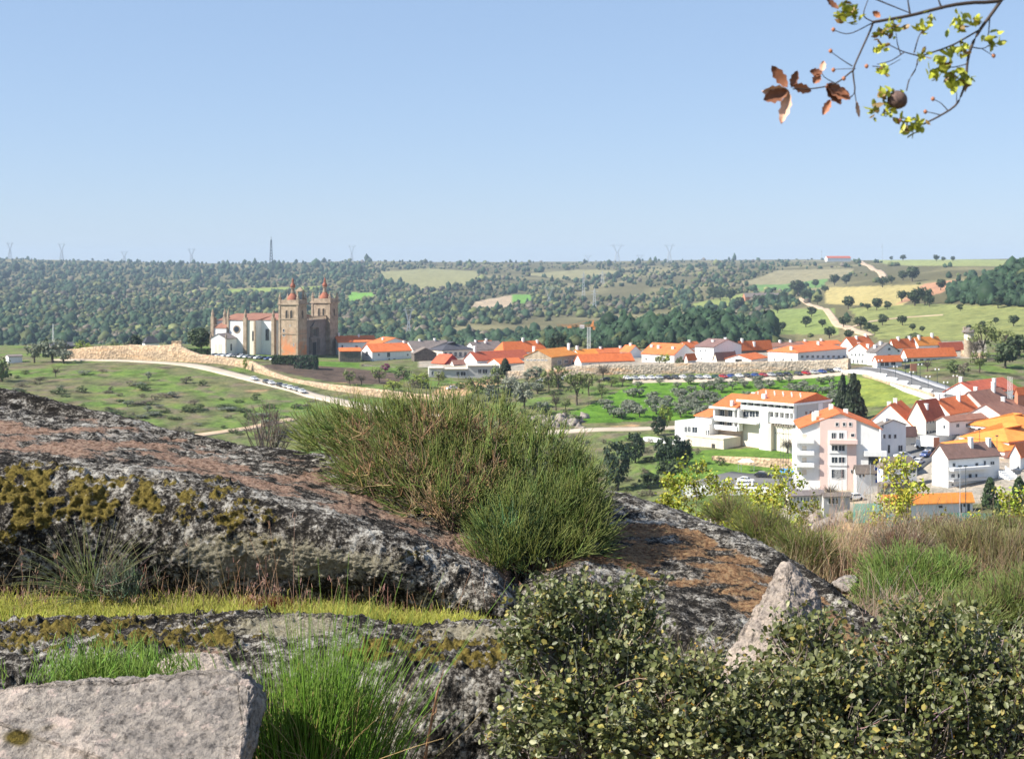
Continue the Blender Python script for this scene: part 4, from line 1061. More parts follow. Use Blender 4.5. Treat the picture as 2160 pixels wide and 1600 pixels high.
HS('house', 'white three storey house with steep orange roofs at the gate', 1790, 1834, 1852, 776, 742, 724, 545, 40, 'x', 'white', 'orange', row('L', 1797, 1828, 5, 748, 2.5, 5) + row('L', 1800, 1828, 4, 762, 2.5, 7), [(.3, .2, 1.5), (.5, .7, 1.2)])
HS('house', 'orange roofed house with lavender parapet above the gate', 1770, 1800, 1845, 748, 732, 712, 600, 45, 'x', 'white', 'orange', (), [(.4, .4, 1.2), (.9, .5, 1.0)])
HS('house', 'white gable house with greyish roof and two dark windows', 1828, 1848, 1897, 762, 743, 724, 540, 58, 'y', 'white', 'greyroof', [('R', 1875.5, 736, 5, 5), ('R', 1875.5, 749, 5, 4), ('R', 1895, 740, 3, 4)], [(.2, .6, 1.2), (.4, .5, 1.2)])
HS('shop_house', 'low white shop with orange porch roof and stone left end', 1841, 1850, 1902, 779, 761.5, 751, 528, 68, 'x', 'white', 'orange', [('R', 1861, 767, 6, 9), ('R', 1870.5, 767, 8, 9), ('R', 1884, 766, 9, 7)], ())
HS('house', 'orange roofed house between the gable house and the parapet house', 1875, 1885, 1933, 745, 731, 716, 580, 60, 'x', 'white', 'orange', (), [(.3, .5, 1.0), (.8, .5, 1.0)])
HS('house', 'white house with raised gable parapets and bright orange roof', 1921, 1937, 1986, 742, 727, 712, 585, 58, 'x', 'white', 'bright_orange', (), [(.15, .4, 1.5), (.75, .5, 1.5)])
HS('house', 'orange-red roofed house just left of the round tower', 1975, 1986, 2034, 748, 737, 723, 590, 60, 'x', 'stone', 'red', ())
HS('long_house', 'long white house with orange roof and window row near the tower', 1900, 1913, 2017, 767, 752, 736.5, 548, 66, 'x', 'white', 'orange', row('R', 1918, 2010, 8, 760, 7, 6), ())

def concrete_row():
    f = Frame(905, 806, 572, 84)
    t = thing('concrete_building', 'unfinished stepped grey concrete building with dark openings', 'building', f.o, f.rz)
    for x0, x1, yt, d in ((905, 936, 777, 9), (936.3, 986, 779, 8.6), (986.3, 1053, 772, 9.4)):
        a0, a1 = f.aR(x0), f.aR(x1); zt = f.zR(x0, yt)
        b = MB().box(a0, a1, 0, d, -5, zt).build('block', M['grey'], t)
        MB().box(a0 - .05, a1 + .05, -.6, d, zt + .003, zt + .3).build('roof_slab', M['concrete'], b)
    for px, py, w, h in ((912, 787, .7, 1.3), (966, 788, 1.2, 1.7), (977, 788, 2.0, 1.7), (1012, 783, 1.3, 1.6), (1023, 783, 2.0, 1.7)):
        window(t, 'R', f.aR(px), f.zR(px, py), w, h)
    MB().box(f.aR(920), f.aR(934), -1.5, -.003, f.zR(925, 789), f.zR(925, 787)).build('canopy', M['concrete'], t)
    MB().box(f.aR(921), f.aR(932), -.08, .02, f.zR(925, 802), f.zR(925, 790)).build('garage_opening', M['dark'], t)
concrete_row()

# ---------------------------------------------------------------- lower town on the right
HS('house', 'white house with long white gable wall and red roof above the street', 1822, 1931, 1954, 946, 905.5, 854, 400, 28, 'x', 'white', 'orange', [('R', 1936, 925, 4, 7), ('R', 1943, 925, 4, 7), ('R', 1949, 926, 4, 7), ('R', 1936, 910, 4, 7), ('R', 1943, 911, 4, 7)], [(.2, .55, 1.2), (.5, .5, 1.2)])
HS('house', 'beige facade house with four rows of small windows and dark red roof', 1915, 1953, 1993, 944, 884, 846, 398, 45, 'x', 'cream', 'red', row('R', 1956, 1988, 6, 889, 2.5, 7, dy=-2) + row('R', 1956, 1988, 6, 912, 2.5, 7, dy=-2) + row('R', 1956, 1988, 6, 933, 3, 8, dy=-2), [(.3, .3, 1.0), (.35, .6, 1.0)])
HS('house', 'big orange roofed house with a stout white chimney', 1946, 2003, 2072, 925, 873, 843, 410, 42, 'x', 'white', 'orange', row('R', 2006, 2040, 4, 880, 4, 5, dy=-2), [(.55, .35, 3.0), (.05, .5, 1.6), (.98, .3, 1.2)])
HS('house', 'white two storey house with red roof in front of the stout chimney', 1975, 2002, 2082, 925, 889, 879, 392, 55, 'x', 'white', 'rust', row('R', 2020, 2060, 3, 897, 6, 7, dy=-1) + row('R', 2020, 2060, 3, 919, 6, 7, dy=-1) + [('L', 1992, 900, 4, 7)], ())
HS('house', 'red-brown roofed house with grey gable and two white chimneys', 2013, 2072, 2138, 872, 857, 827, 424, 45, 'x', 'grey', 'rust', (), [(.45, .75, 2.8), (.7, .4, 3.0)])
HS('house', 'long lavender white house with orange roof top of the hill', 1990, 2062, 2150, 850, 832, 807, 442, 45, 'x', 'white', 'red', [('R', 2080, 838, 3, 3), ('L', 2040, 838, 3, 3)], [(.05, .55, 2.0), (.55, .2, 2.6)])
HS('house', 'brick red building at the photo edge below the flag poles', 2140, 2147, 2200, 858, 828, 818, 415, 62, 'x', 'brick', 'orange', (), ())
HS('house', 'plain white blank-walled house behind the tiered orange roofs', 2040, 2118, 2190, 905, 880, 853, 400, 42, 'x', 'white', 'rust', (), [(.5, .5, 1.2)])
def market():
    spec = (('market_hall', 'lowest and widest bright orange roof of the tiered market hall', 1989, 2118, 2232, 966, 950, 924, 360),
            ('market_hall', 'middle bright orange roof tier of the market hall with dark window strip', 2034, 2127, 2236, 940, 930.5, 900, 366),
            ('market_hall', 'highest bright orange roof tier of the market hall', 2044, 2150, 2250, 918, 905, 878, 384))
    for n_, lb, xl, xc, xr, yb, ye, yr, D in spec:
        t, f, (R, L, Hh, Hr) = HS(n_, lb, xl, xc, xr, yb, ye, yr, D, 55, 'y', 'pink', 'bright_orange', (), (), .9, .9, 'building', (), 'tiers of the market hall')
        MB().box(-.98, -.92, -.9, L + .9, Hh - .9, Hh - .45).build('fascia', M['frame'], t)
        for k in range(6):
            y = 1.0 + k * (L - 3) / 5
            MB().box(-.05, .02, y, y + 1.7, Hh - 1.3, Hh - .5).build('clerestory_window', M['pane'], t)
market()
HS('house', 'blue shaded house behind the pink strip apartment block', 1846, 1858, 1911, 962, 898, 886, 372, 70, 'y', 'white', 'greyroof', row('R', 1865, 1888, 3, 920, 5, 8) + [('R', 1899, 945, 9, 12), ('R', 1862, 900, 3, 6)], [(.3, .5, 1.0)], doors=[('R', 1875, 938, 955, 5, 'dark')])
HS('house', 'small beige house with brown roof beside the blue shaded house', 1906, 1910, 1932, 952, 912, 901, 384, 70, 'x', 'cream', 'brown', [('R', 1914, 918, 3, 7), ('R', 1924, 918, 4, 8), ('R', 1925, 940, 8, 9)], ())
HS('house', 'white box house with grey-brown hipped roof and dark stone basement', 1851, 1862, 1934, 1040, 983, 966, 338, 76, 'x', 'white', 'greyroof', [('R', 1925, 993, 12, 8), ('L', 1855, 994, 3, 8, 'blue_pane')], (), hip=.7)
f_ = Frame(1861.5, 1040, 337.5, 76)
HS('basement', 'dark stone basement storey under the white box house', 1851, 1861.5, 1936, 1046, 1022, 1021, 337.2, 76, 'x', 'dark_stone', 'dark_stone' if False else 'greyroof', [('R', 1922, 1036, 14, 9)], (), over=.02)
HS('annex', 'low white annex with tall blue panel beside the apartment block', 1801, 1806, 1852, 1020, 994, 982, 342, 80, 'x', 'white', 'greyroof', [('R', 1848, 992, 6, 20, 'blue_pane'), ('R', 1849, 1013, 6, 9, 'blue_pane'), ('R', 1814, 1003, 3, 6), ('R', 1822, 1002, 4, 6)], ())
HS('house', 'white house with brown roof, cream gable and lower balcony', 1966, 2000, 2108, 1037, 966, 938.5, 334, 66, 'x', 'white', 'brown', [('R', 2012, 980, 6, 7), ('R', 2060, 979, 6, 6), ('R', 2077, 976, 4, 9), ('R', 2093, 976, 8, 6), ('R', 2010, 1003, 7, 7), ('R', 2022, 1003, 4, 8), ('R', 2046, 1003, 6, 8), ('R', 2059, 1003, 4, 8), ('R', 2009, 1022, 4, 4), ('R', 2036, 1026, 5, 6)], [(.55, .35, 2.2), (.9, .35, 1.8)], doors=[('R', 2060, 1021, 1036, 15, 'dark_red')])
def balcony_and_stair():
    f = Frame(2000, 1037, 334, 66)
    t = thing('outer_stair', 'white curved outdoor staircase beside the brown roofed house', 'stair', f.o, f.rz)
    n = 12; a0 = f.aR(2093)
    for k in range(n):
        z = f.zR(2093, 992) * (1 - k / n)
        MB().box(a0 + 1.2 + .28 * k * .7, a0 + 3.2 + .28 * k * .7, -1.2 - .45 * k, -.75 - .45 * k, -4 if k > 6 else z - 2.5, z).build('step', M['white'], t)
    b = MB()
    for k in range(n):
        z = f.zR(2093, 992) * (1 - k / n); x = a0 + 3.2 + .2 * k
        b.box(x, x + .25, -1.2 - .45 * k, -.75 - .45 * k, z - .6, z + 1.0)
    b.build('balustrade', M['white'], t)
    t2 = thing('balcony', 'long balcony ledge across the front of the brown roofed house', 'balcony', f.o, f.rz)
    MB().box(.2, f.aR(2072), -1.6, -.1, f.zR(2000, 1014), f.zR(2000, 1013)).build('slab', M['white'], t2)
    MB().box(.2, f.aR(2072), -1.6, -1.5, f.zR(2000, 1013) + .003, f.zR(2000, 1008)).build('rail', M['grey'], t2)
    MB().box(.2, f.aR(2080), -1.7, -.15, f.zR(2000, 992), f.zR(2000, 986)).build('upper_ledge', M['white'], t2)
balcony_and_stair()
HS('house', 'white house cut by the right photo edge below the orange roofs', 2130, 2152, 2215, 1000, 960, 938, 345, 40, 'x', 'white', 'orange', [('L', 2148, 985, 3, 6)], ())
HS('long_house', 'low white changing rooms with orange roof and green doors', 1860, 1868, 2052, 1100, 1060, 1045, 308, 80, 'x', 'white', 'bright_orange', [('R', 1984, 1068, 8, 5), ('R', 1890, 1068, 8, 5)], (), doors=[('R', 2027, 1062, 1082, 4, 'dark_steel'), ('R', 2043, 1062, 1082, 6, 'dark_steel'), ('R', 2034, 1062, 1068, 4, 'dark')])
HS('long_house', 'low cream building with a row of windows by the saplings', 1658, 1664, 1737, 1072, 1044, 1036, 322, 80, 'x', 'cream', 'concrete' if False else 'greyroof', row('R', 1669, 1733, 10, 1051, 3, 8, dy=3), ())
HS('shed', 'pale metal shed beside the low cream window building', 1733, 1737.5, 1793, 1075, 1046, 1041, 322, 80, 'x', 'grey', 'greyroof', row('R', 1750, 1765, 3, 1056, 5, 12), ())
HS('house', 'terracotta roofed house corner at the right photo edge', 2128, 2140, 2200, 1160, 1100, 1085, 285, 60, 'x', 'cream', 'orange', (), ())
HS('water_hut', 'white flat drum-shaped hut at the left photo edge', 12, 18, 47, 773, 752, 749.5, 600, 60, 'x', 'white', 'greyroof', ())
HS('house', 'dark roofed low house on the skyline left of the cathedral', 300, 306, 336, 730, 722, 710, 640, 60, 'x', 'white', 'slate', (), (), hip=.8)
HS('barn', 'dark long roofed barn beside the steel mast', 103, 108, 158, 740, 731, 723, 640, 70, 'x', 'dark_stone', 'slate', ())
HS('farmhouse', 'long farm building with pale metal roof on the far field', 1566, 1572, 1652, *(lambda h: (HY - h[2] * FP / h[1], ))(hit1(1605, 632, 1500, 4500)), 626, 618, hit1(1605, 632, 1500, 4500)[1], 76, 'x', 'brick', 'greyroof', ())
HS('farmhouse', 'long farmhouse with red roof on the right skyline', 1740, 1745, 1795, 548, 544, 540, 4300, 76, 'x', 'white', 'red', ())

def round_tower():
    o = P(2042, 741, 562); k = 562 / FP
    t = thing('round_tower', 'ruined round stone tower with conical cap above the rampart', 'tower', o)
    r = 9.0 * k
    MB().lathe(0, 0, [(r * 1.0, -4), (r * .95, 5), (r * .9, 28 * k)], 16).build('shaft', M['stone'], t)
    MB().lathe(2 * k, 0, [(r * 1.12, 24 * k), (r * 1.12, 41 * k)], 16).build('drum', M['cream'], t)
    MB().lathe(2 * k, 0, [(r * 1.75, 41 * k + .02), (r * 1.7, 42.5 * k), (r * .55, 50 * k), (.3, 51 * k)], 16).build('cap', M['greyroof'], t)
    MB().box(-.9 * r - .4, -.5 * r, -.5, .5, 38 * k, 52 * k).build('flue', M['stone'], t)
round_tower()

def ordw(n):
    """1 -> first ... 60 -> sixtieth"""
    if n <= 27: return ORD[n - 1]
    t = 'twenty thirty forty fifty sixty'.split()[n // 10 - 2]
    return t + '-' + ORD[n % 10 - 1] if n % 10 else t[:-1] + 'ieth'
ORD = 'first second third fourth fifth sixth seventh eighth ninth tenth eleventh twelfth thirteenth fourteenth fifteenth sixteenth seventeenth eighteenth nineteenth twentieth twenty-first twenty-second twenty-third twenty-fourth twenty-fifth twenty-sixth twenty-seventh'.split()
# ---------------------------------------------------------------- avenue furniture, poles, masts, crane
def lamp_post():
    t = thing('street_lamp', 'dark lamp post with white globe along the avenue', 'street lamp', (0, 0, 0), 0, 'lamp posts along the avenue')
    MB().lathe(0, 0, [(.16, -.5), (.16, .7), (.09, .9), (.07, 4.6), (.13, 4.7)], 6).build('pole', M['dark_steel'], t)
    MB().bar((-.6, 0, 4.3), (.6, 0, 4.3), .05).build('arm', M['dark_steel'], t)
    for s in (-.6, .6): MB().lathe(s, 0, [(.05, 4.35), (.24, 4.5), (.26, 4.7), (.12, 4.95)], 8).build('globe', M['frame'], t, True)
    return t
lp = lamp_post(); first = True
for k, (x, D) in enumerate(((1857, 512), (1889, 494), (1923, 477), (1958, 460), (1995, 444), (1910, 507), (1941, 492), (1977, 475), (2015, 458))):
    p = on(x, D, .4); lb = f'dark globe lamp post, {ORD[k % 5]} from the gate on the {"lawn" if k < 5 else "garden"} side of the avenue'
    if first: lp.location = [float(c) for c in p]; lp['label'] = lb; first = False
    else: dup(lp, p, label=lb)
for k, (x, D) in enumerate(((1860, 505), (1882, 494), (1905, 484), (1930, 471), (1955, 459), (1980, 448))):
    b = on(x, D, .55)
    o = MB().box(-1.9, 1.9, -.45, .45, -.3, .55).box(-1.9, 1.9, .25, .45, .55, 1.0).build('stone_bench', M['frame'], label=f'white stone bench block, {ORD[k]} from the gate along the avenue kerb', cat='bench', group='benches along the avenue', loc=b, rz=-.9)
b = on(1927, 500)
t = thing('info_board', 'pinkish information board standing beside the avenue', 'sign', b, .2)
MB().box(-1.2, 1.2, -.1, .1, 2.0, 4.6).build('panel', M['brick'], t); 
for s in (-1.0, 1.0): MB().box(s - .1, s + .1, -.08, .08, -.5, 1.99).build('leg', M['dark_steel'], t)
for k in range(4):
    o = P(2126 + k * 3.0, 812 + k * .6, 430); MB().lathe(0, 0, [(.09, -4), (.07, 2.6), (.03, 2.7)], 6).build('flag_pole', M['frame'], label=f'thin white bare flag pole, {ORD[k]} from the left of four', cat='pole', group='flag poles', loc=o)

def lattice(h, w0, w1, n, r):
    m = MB()
    cs = [(-1, -1), (1, -1), (1, 1), (-1, 1)]
    for k in range(n):
        za, zb = h * k / n, h * (k + 1) / n
        wa, wb = w0 + (w1 - w0) * k / n, w0 + (w1 - w0) * (k + 1) / n
        for q in range(4):
            c, d = cs[q], cs[(q + 1) % 4]
            m.bar((c[0] * wa, c[1] * wa, za), (c[0] * wb, c[1] * wb, zb), r)
            m.bar((c[0] * wa, c[1] * wa, za), (d[0] * wb, d[1] * wb, zb), r * .7)
            m.bar((d[0] * wa, d[1] * wa, za), (c[0] * wb, c[1] * wb, zb), r * .7)
    return m
def pylon(label, x, yb, yt, D, wpx, style='Y', mat='steel', r=None):
    o = P(x, yb, D); k = D / FP; h = (yb - yt) * k; r = r or .22 * k * 1.3
    o[2] -= 2
    h += 2
    t = thing('pylon', label, 'pylon', o)
    w = wpx * k / 2
    if style == 'Y':
        lattice(h * .55, w * .42, w * .14, 5, r).build('tower_body', M[mat], t)
        m = MB()
        for s in (-1, 1):
            for dy in (-.12 * w, .12 * w):
                m.bar((s * w * .1, dy, h * .55), (s * w * .62, dy, h * .9), r); m.bar((0, dy, h * .5), (s * w * .45, dy, h * .9), r * .7)
        m.build('fork', M[mat], t)
        MB().bar((-w, -.1 * w, h * .9), (w, -.1 * w, h * .9), r).bar((-w, .1 * w, h * .9), (w, .1 * w, h * .9), r).bar((-w, 0, h * .9), (-w * .5, 0, h * .96), r * .7).bar((w, 0, h * .9), (w * .5, 0, h * .96), r * .7).bar((-w * .5, 0, h * .96), (w * .5, 0, h * .96), r * .7).build('crossarm', M[mat], t)
        for s in (-.6, .6): MB().bar((s * w, 0, h * .9), (s * w, 0, h), r).build('earth_peak', M[mat], t)
    elif style == 'T':
        lattice(h * .92, w * .5, w * .1, 8, r).build('tower_body', M[mat], t)
        for z in (.70, .82): MB().bar((-w, 0, h * z), (w, 0, h * z), r).bar((-w, 0, h * z), (0, 0, h * (z + .05)), r * .7).bar((w, 0, h * z), (0, 0, h * (z + .05)), r * .7).build('crossarm', M[mat], t)
        MB().bar((0, 0, h * .9), (0, 0, h), r).build('tip', M[mat], t)
    else:
        lattice(h * .9, w * .5, w * .16, 9, r).build('tower_body', M[mat], t)
        MB().bar((0, 0, h * .88), (0, 0, h), r * 1.5).build('antenna', M['dark_steel'], t)
        MB().lathe(0, 0, [(w * .25, h * .80), (w * .25, h * .88)], 8).build('dish_ring', M[mat], t)
for a in (('leftmost pale pylon on the left skyline', 21, 545, 510, 6200, 16), ('second pylon from the left on the skyline', 130, 548, 512, 6000, 18), ('third pylon from the left, its fork just above the ridge', 262, 555, 529, 6200, 18),
          ('forked pylon on the skyline left of the dark mast', 404, 556, 523, 6000, 20), ('small pylon on the skyline right of the dark mast', 742, 554, 516, 6300, 16), ('broad forked pylon on the middle skyline', 1302, 553, 514, 5200, 30),
          ('forked pylon right of the broad pylon on the skyline', 1412, 552, 514, 5200, 24), ('low pylon just topping the middle skyline', 1240, 554, 538, 6200, 18), ('low pylon between the two broad skyline pylons', 1350, 554, 537, 6200, 20)):
    pylon(*a)
pylon('tall dark mast with small head above the left forest', 572, 562, 499, 4200, 13, 'M', 'dark_steel', .5)
pylon('pale lattice pylon standing in the forest right of the cathedral', 862, 712, 647, 1750, 24, 'Y', 'steel', .28)
for a in (('hazy pylon on the slope above the terraced field', 1231, 622, 571, 3000, 12, 'T'), ('second hazy pylon right of the terraced field slope', 1271, 598, 570, 3600, 14, 'T'), ('pylon with wide arms above the crane', 1158, 655, 603, 2600, 24, 'Y'), ('short thick lattice pylon right above the crane', 1254, 652, 606, 2400, 16, 'T')):
    pylon(*a, 'steel', .3)
pylon('white lattice mast in front of the forest at far left', 112, 727, 677, 690, 5, 'M', 'frame', .10)
for lb, x, yb, yt, D in (('thin mast on the right skyline beside the farmhouse', 1861, 549, 513, 4200), ('short thin pole on the right skyline', 1733, 548, 527, 4200)):
    o = P(x, yb, D); hh = (yb - yt) * D / FP
    t = thing('mast', lb, 'mast', o); MB().bar((0, 0, -3), (0, 0, hh), .5).build('pole', M['steel'], t); MB().bar((-3, 0, hh * .8), (3, 0, hh * .8), .35).build('crossarm', M['steel'], t)

def crane():
    D = 720; k = D / FP; o = P(1242, 740, D)
    t = thing('tower_crane', 'orange tower crane with white mast above the mid town roofs', 'crane', o)
    cm = simple('crane_orange', (0.62, 0.25, 0.08), .6, .05, 1)
    h = (740 - 689) * k
    lattice(h, .75, .75, 12, .12).build('mast', M['frame'], t)
    jl = 70 * k
    m = MB()
    for s in (-.5, .5): m.bar((4, s, h), (-jl * .96, s * .6 - 2, h + .4), .09)
    m.bar((4, 0, h + 1.2), (-jl * .96, -2, h + 1.2), .09)
    for q in range(18):
        a = 3 - q * jl / 18; b_ = a - jl / 18; y0, y1 = -2 * (1 - (a + jl) / jl), -2 * (1 - (b_ + jl) / jl)
        m.bar((a, -.5, h + .1), (b_, y1, h + 1.2), .07).bar((a, .5, h + .1), (b_, y1, h + 1.2), .07)
    m.build('jib', cm, t)
    MB().box(-jl * .62 - .4, -jl * .62 + 1.6, -2.0, -.8, h - .6, h + .5).build('trolley', cm, t)
    MB().box(-jl * .27, -jl * .14, -1.1, .9, h - .8, h + .9).build('sign_board', M['frame'], t)
    MB().prism([(.6, -.5, h), (2.4, -.5, h), (2.4, .5, h), (.6, .5, h)], [(2.3, -.15, h + 3.4), (2.6, -.15, h + 3.4), (2.6, .15, h + 3.4), (2.3, .15, h + 3.4)]).build('apex', cm, t)
    MB().bar((2.2, 0, h + 3.5), (-jl * .5, -1, h + 1.2), .07).build('tie_rod', cm, t)
    MB().box(2.0, 3.2, -.6, .6, h - 1.5, h - .05).build('counterweight', cm, t)
crane()

# ---------------------------------------------------------------- cars
CARC = {'white': (0.80, 0.80, 0.80), 'silver': (0.50, 0.52, 0.54), 'dark grey': (0.07, 0.075, 0.085), 'black': (0.02, 0.02, 0.025), 'red': (0.42, 0.02, 0.03), 'blue': (0.03, 0.07, 0.26), 'dark green': (0.02, 0.07, 0.04)}
CARM = {}
for k, c in CARC.items():
    m, nt, lk = nmat('car_' + k.replace(' ', '_')); b = nt['Principled BSDF']; b.inputs['Base Color'].default_value = (*c, 1); b.inputs['Roughness'].default_value = .28; b.inputs['Coat Weight'].default_value = .5; b.inputs['Metallic'].default_value = .2 if k in ('silver', 'dark grey') else 0
    CARM[k] = m
def car_meshes():
    prof = [(-2.1, .32), (-2.12, .62), (-2.0, .80), (-1.05, .92), (-.45, 1.42), (.95, 1.46), (1.65, 1.02), (2.05, .95), (2.12, .6), (2.08, .32)]
    V = []; w = .86
    half = lambda z: w - max(0, z - .85) * .34
    body = MB(); body.prism([(x, -half(z), z) for x, z in prof], [(x, half(z), z) for x, z in prof])
    gl = MB()
    for s in (-1, 1):
        q = [(-.93, .97), (-.42, 1.36), (.88, 1.38), (1.40, 1.02)]
        a = [(x, s * (half(z) - .02), z) for x, z in q]; b = [(x, s * (half(z) + .02), z) for x, z in q]
        gl.prism(a, b)
    gs = MB().add([(-1.02, -.76, .96), (-1.02, .76, .96), (-.49, .64, 1.385), (-.49, -.64, 1.385), (-1.0, -.76, .93), (-1.0, .76, .93), (-.45, .64, 1.36), (-.45, -.64, 1.36)], [(0, 1, 2, 3), (7, 6, 5, 4), (0, 3, 7, 4), (1, 5, 6, 2), (2, 6, 7, 3), (0, 4, 5, 1)])
    gr = MB().add([(1.62, -.72, 1.08), (1.62, .72, 1.08), (1.02, .62, 1.44), (1.02, -.62, 1.44), (1.58, -.72, 1.03), (1.58, .72, 1.03), (.98, .62, 1.41), (.98, -.62, 1.41)], [(3, 2, 1, 0), (4, 5, 6, 7), (4, 7, 3, 0), (2, 6, 5, 1), (3, 7, 6, 2), (1, 5, 4, 0)])
    wh = MB(); n = 12
    wh.prism([(.32 * math.cos(q), -.1, .32 * math.sin(q)) for q in np.linspace(0, 2 * math.pi, n, endpoint=False)], [(.32 * math.cos(q), .1, .32 * math.sin(q)) for q in np.linspace(0, 2 * math.pi, n, endpoint=False)])
    hl = MB().box(-.06, .06, -.18, .18, -.09, .09)
    r = [b.mesh(nm) for b, nm in ((body, 'body'), (gl, 'side_window'), (gs, 'windscreen'), (gr, 'rear_window'), (wh, 'wheel'), (hl, 'headlight'))]
    for me, mt in zip(r[1:], (M['pane'], M['pane'], M['pane'], M['dark'], M['frame'])): me.materials.append(mt)
    return r
CM = car_meshes(); CBODY = {}
def car(label, p, rz, colour, group=None):
    t = thing('car', label, 'car', p, rz, group)
    if colour not in CBODY:
        b = CM[0].copy(); b.materials.append(CARM[colour]); CBODY[colour] = b
    obj('body', CBODY[colour], None, t)
    for me, nm in ((CM[1], 'side_window'), (CM[2], 'windscreen'), (CM[3], 'rear_window')): obj(nm, me, None, t)
    for x in (-1.3, 1.3):
        for y in (-.8, .8): obj('wheel', CM[4], None, t, loc=(x, y, .32))
    for y in (-.6, .6): obj('headlight', CM[5], None, t, loc=(-2.08, y, .68))
    return t
seq = ['white', 'silver', 'white', 'white', 'silver', 'black', 'dark grey', 'white', 'dark grey', 'silver', 'white', 'dark green', 'red', 'blue', 'white', 'dark grey', 'blue', 'red', 'silver', 'dark grey', 'black', 'dark grey', 'red', 'silver', 'blue', 'black', 'white']
for k in range(27):
    x = 1323 + k * 16.9 + (6 if k > 20 else 0); D = 541 - k * .42
    car(f'{seq[k]} car, {ORD[k]} from the left in the row under the long town wall', on(x, D - 1.5, .28), 1.9 + rng.normal() * .05, seq[k], 'cars parked under the town wall')
seq = ['white', 'dark grey', 'white', 'black', 'silver', 'white', 'silver', 'white']
for k in range(8):
    x = 536 + [0, 26, 36, 55, 66, 76, 88, 101][k]; D = np.interp(x, [440, 500, 560, 620, 680], [566, 551, 537, 521, 506]) - 2.2
    car(f'{seq[k]} car, {ORD[k]} from the top in the line on the descending road', on(x, D, .34), 2.1, seq[k], 'cars on the descending road')
seq = ['dark grey', 'white', 'silver', 'white', 'black', 'white', 'silver', 'dark grey', 'white', 'black', 'blue', 'white', 'dark grey', 'white', 'silver', 'white']
for k in range(16):
    x = 452 + k * 11.5 + (5 if k > 11 else 0)
    p = P(x, 748, 622 - k * 1.3); p[2] = H(p[0], p[1]) + .1
    car(f'{seq[k]} car, {ORD[k]} from the left on the cathedral terrace', p, 1.0 + rng.normal() * .2, seq[k], 'cars on the cathedral terrace')
for lb, x, y, c, rz in (('dark car parked alone near the bare tree by the wall', 1279, 803, 'black', .4), ('white car among the slope trees, left of a pair', 1142, 806, 'white', .2), ('white car among the slope trees, right of a pair', 1164, 804, 'white', .1), ('white car half hidden by slope trees below the stone gable', 1190, 801, 'white', .3),
                        ('white car low on the dirt bank under the concrete building', 953, 822, 'white', .5)):
    car(lb, hit1(x, y, 480, 549) + np.array([0, 0, .1]), rz, c)
for lb, x, D, c, rz in (('black car parked at the back of the hotel car park', 1609, 366, 'black', 2.9), ('white car parked in the car park, farther of two', 1573, 359, 'white', 2.7), ('white car parked in the car park, nearer of two', 1571, 355, 'white', 2.8), ('white van-like car parked below the annex', 1803, 336, 'white', .2),
                        ('white car in the street, nearest the white box house', 1937, 362, 'white', .9), ('blue car in the street beside the white cars', 1953, 368, 'blue', .9), ('silver car in the street behind the white box house', 1922, 366, 'silver', .9), ('white car in the shade of the blue shaded house', 1903, 372, 'white', .3),
                        ('dark car in the shade by the blue shaded house', 1885, 368, 'dark grey', .3), ('dark car in front of the parked truck', 1962, 372, 'dark grey', 1.0), ('white car at the foot of the beige facade house', 1944, 380, 'white', .8)):
    car(lb, on(x, D, .36), rz, c)
def truck():
    t = thing('box_truck', 'white box truck parked in the street by the brown roofed house', 'truck', on(1962, 374, .4), -1.05)
    MB().box(-2.6, 2.2, -1.1, 1.1, .9, 3.6).build('cargo_box', M['frame'], t)
    MB().box(2.203, 2.25, -1.0, 1.0, 1.0, 3.5).build('door', M['brick'], t)
    cb = MB().prism([(-4.3, -1.0, .5), (-2.65, -1.0, .5), (-2.65, 1.0, .5), (-4.3, 1.0, .5)], [(-3.9, -.95, 2.4), (-2.65, -.95, 2.5), (-2.65, .95, 2.5), (-3.9, .95, 2.4)]).build('cab', CARM['white'], t)
    MB().prism([(-4.20, -.85, 1.45), (-4.12, -.85, 1.45), (-4.12, .85, 1.45), (-4.20, .85, 1.45)], [(-4.01, -.8, 2.25), (-3.93, -.8, 2.25), (-3.93, .8, 2.25), (-4.01, .8, 2.25)]).build('windscreen', M['pane'], cb)
    for x in (-3.4, 1.2):
        for y in (-.95, .95):
            o = obj('wheel', CM[4], None, t, loc=(x, y, .45)); o.scale = (1.4, 1.2, 1.4)
    MB().box(-2.6, 2.2, -.5, .5, .55, .897).build('chassis', M['dark'], t)
truck()
def canopy(name, label, x, D, w, col, rz=0.2):
    t = thing(name, label, 'canopy', on(x, D, .3), rz)
    m = simple('canopy_' + name, col, .7, .05, 1)
    MB().prism([(-w, -w * .6, 2.2), (w, -w * .6, 2.2), (w, w * .6, 2.2), (-w, w * .6, 2.2)], [(-w * .5, -w * .1, 3.0), (w * .5, -w * .1, 3.0), (w * .5, w * .1, 3.0), (-w * .5, w * .1, 3.0)]).build('cover', m, t)
    for a in (-1, 1):
        for b in (-1, 1): MB().bar((a * w * .95, b * w * .55, -.5), (a * w * .95, b * w * .55, 2.25), .06).build('leg', M['steel'], t)
canopy('blue_canopy', 'small blue canopy at the foot of the apartment block', 1661, 362, 2.4, (0.05, 0.25, 0.62))
canopy('white_canopy', 'small white canopy in front of the retaining wall', 1574, 378, 1.9, (0.78, 0.74, 0.72))
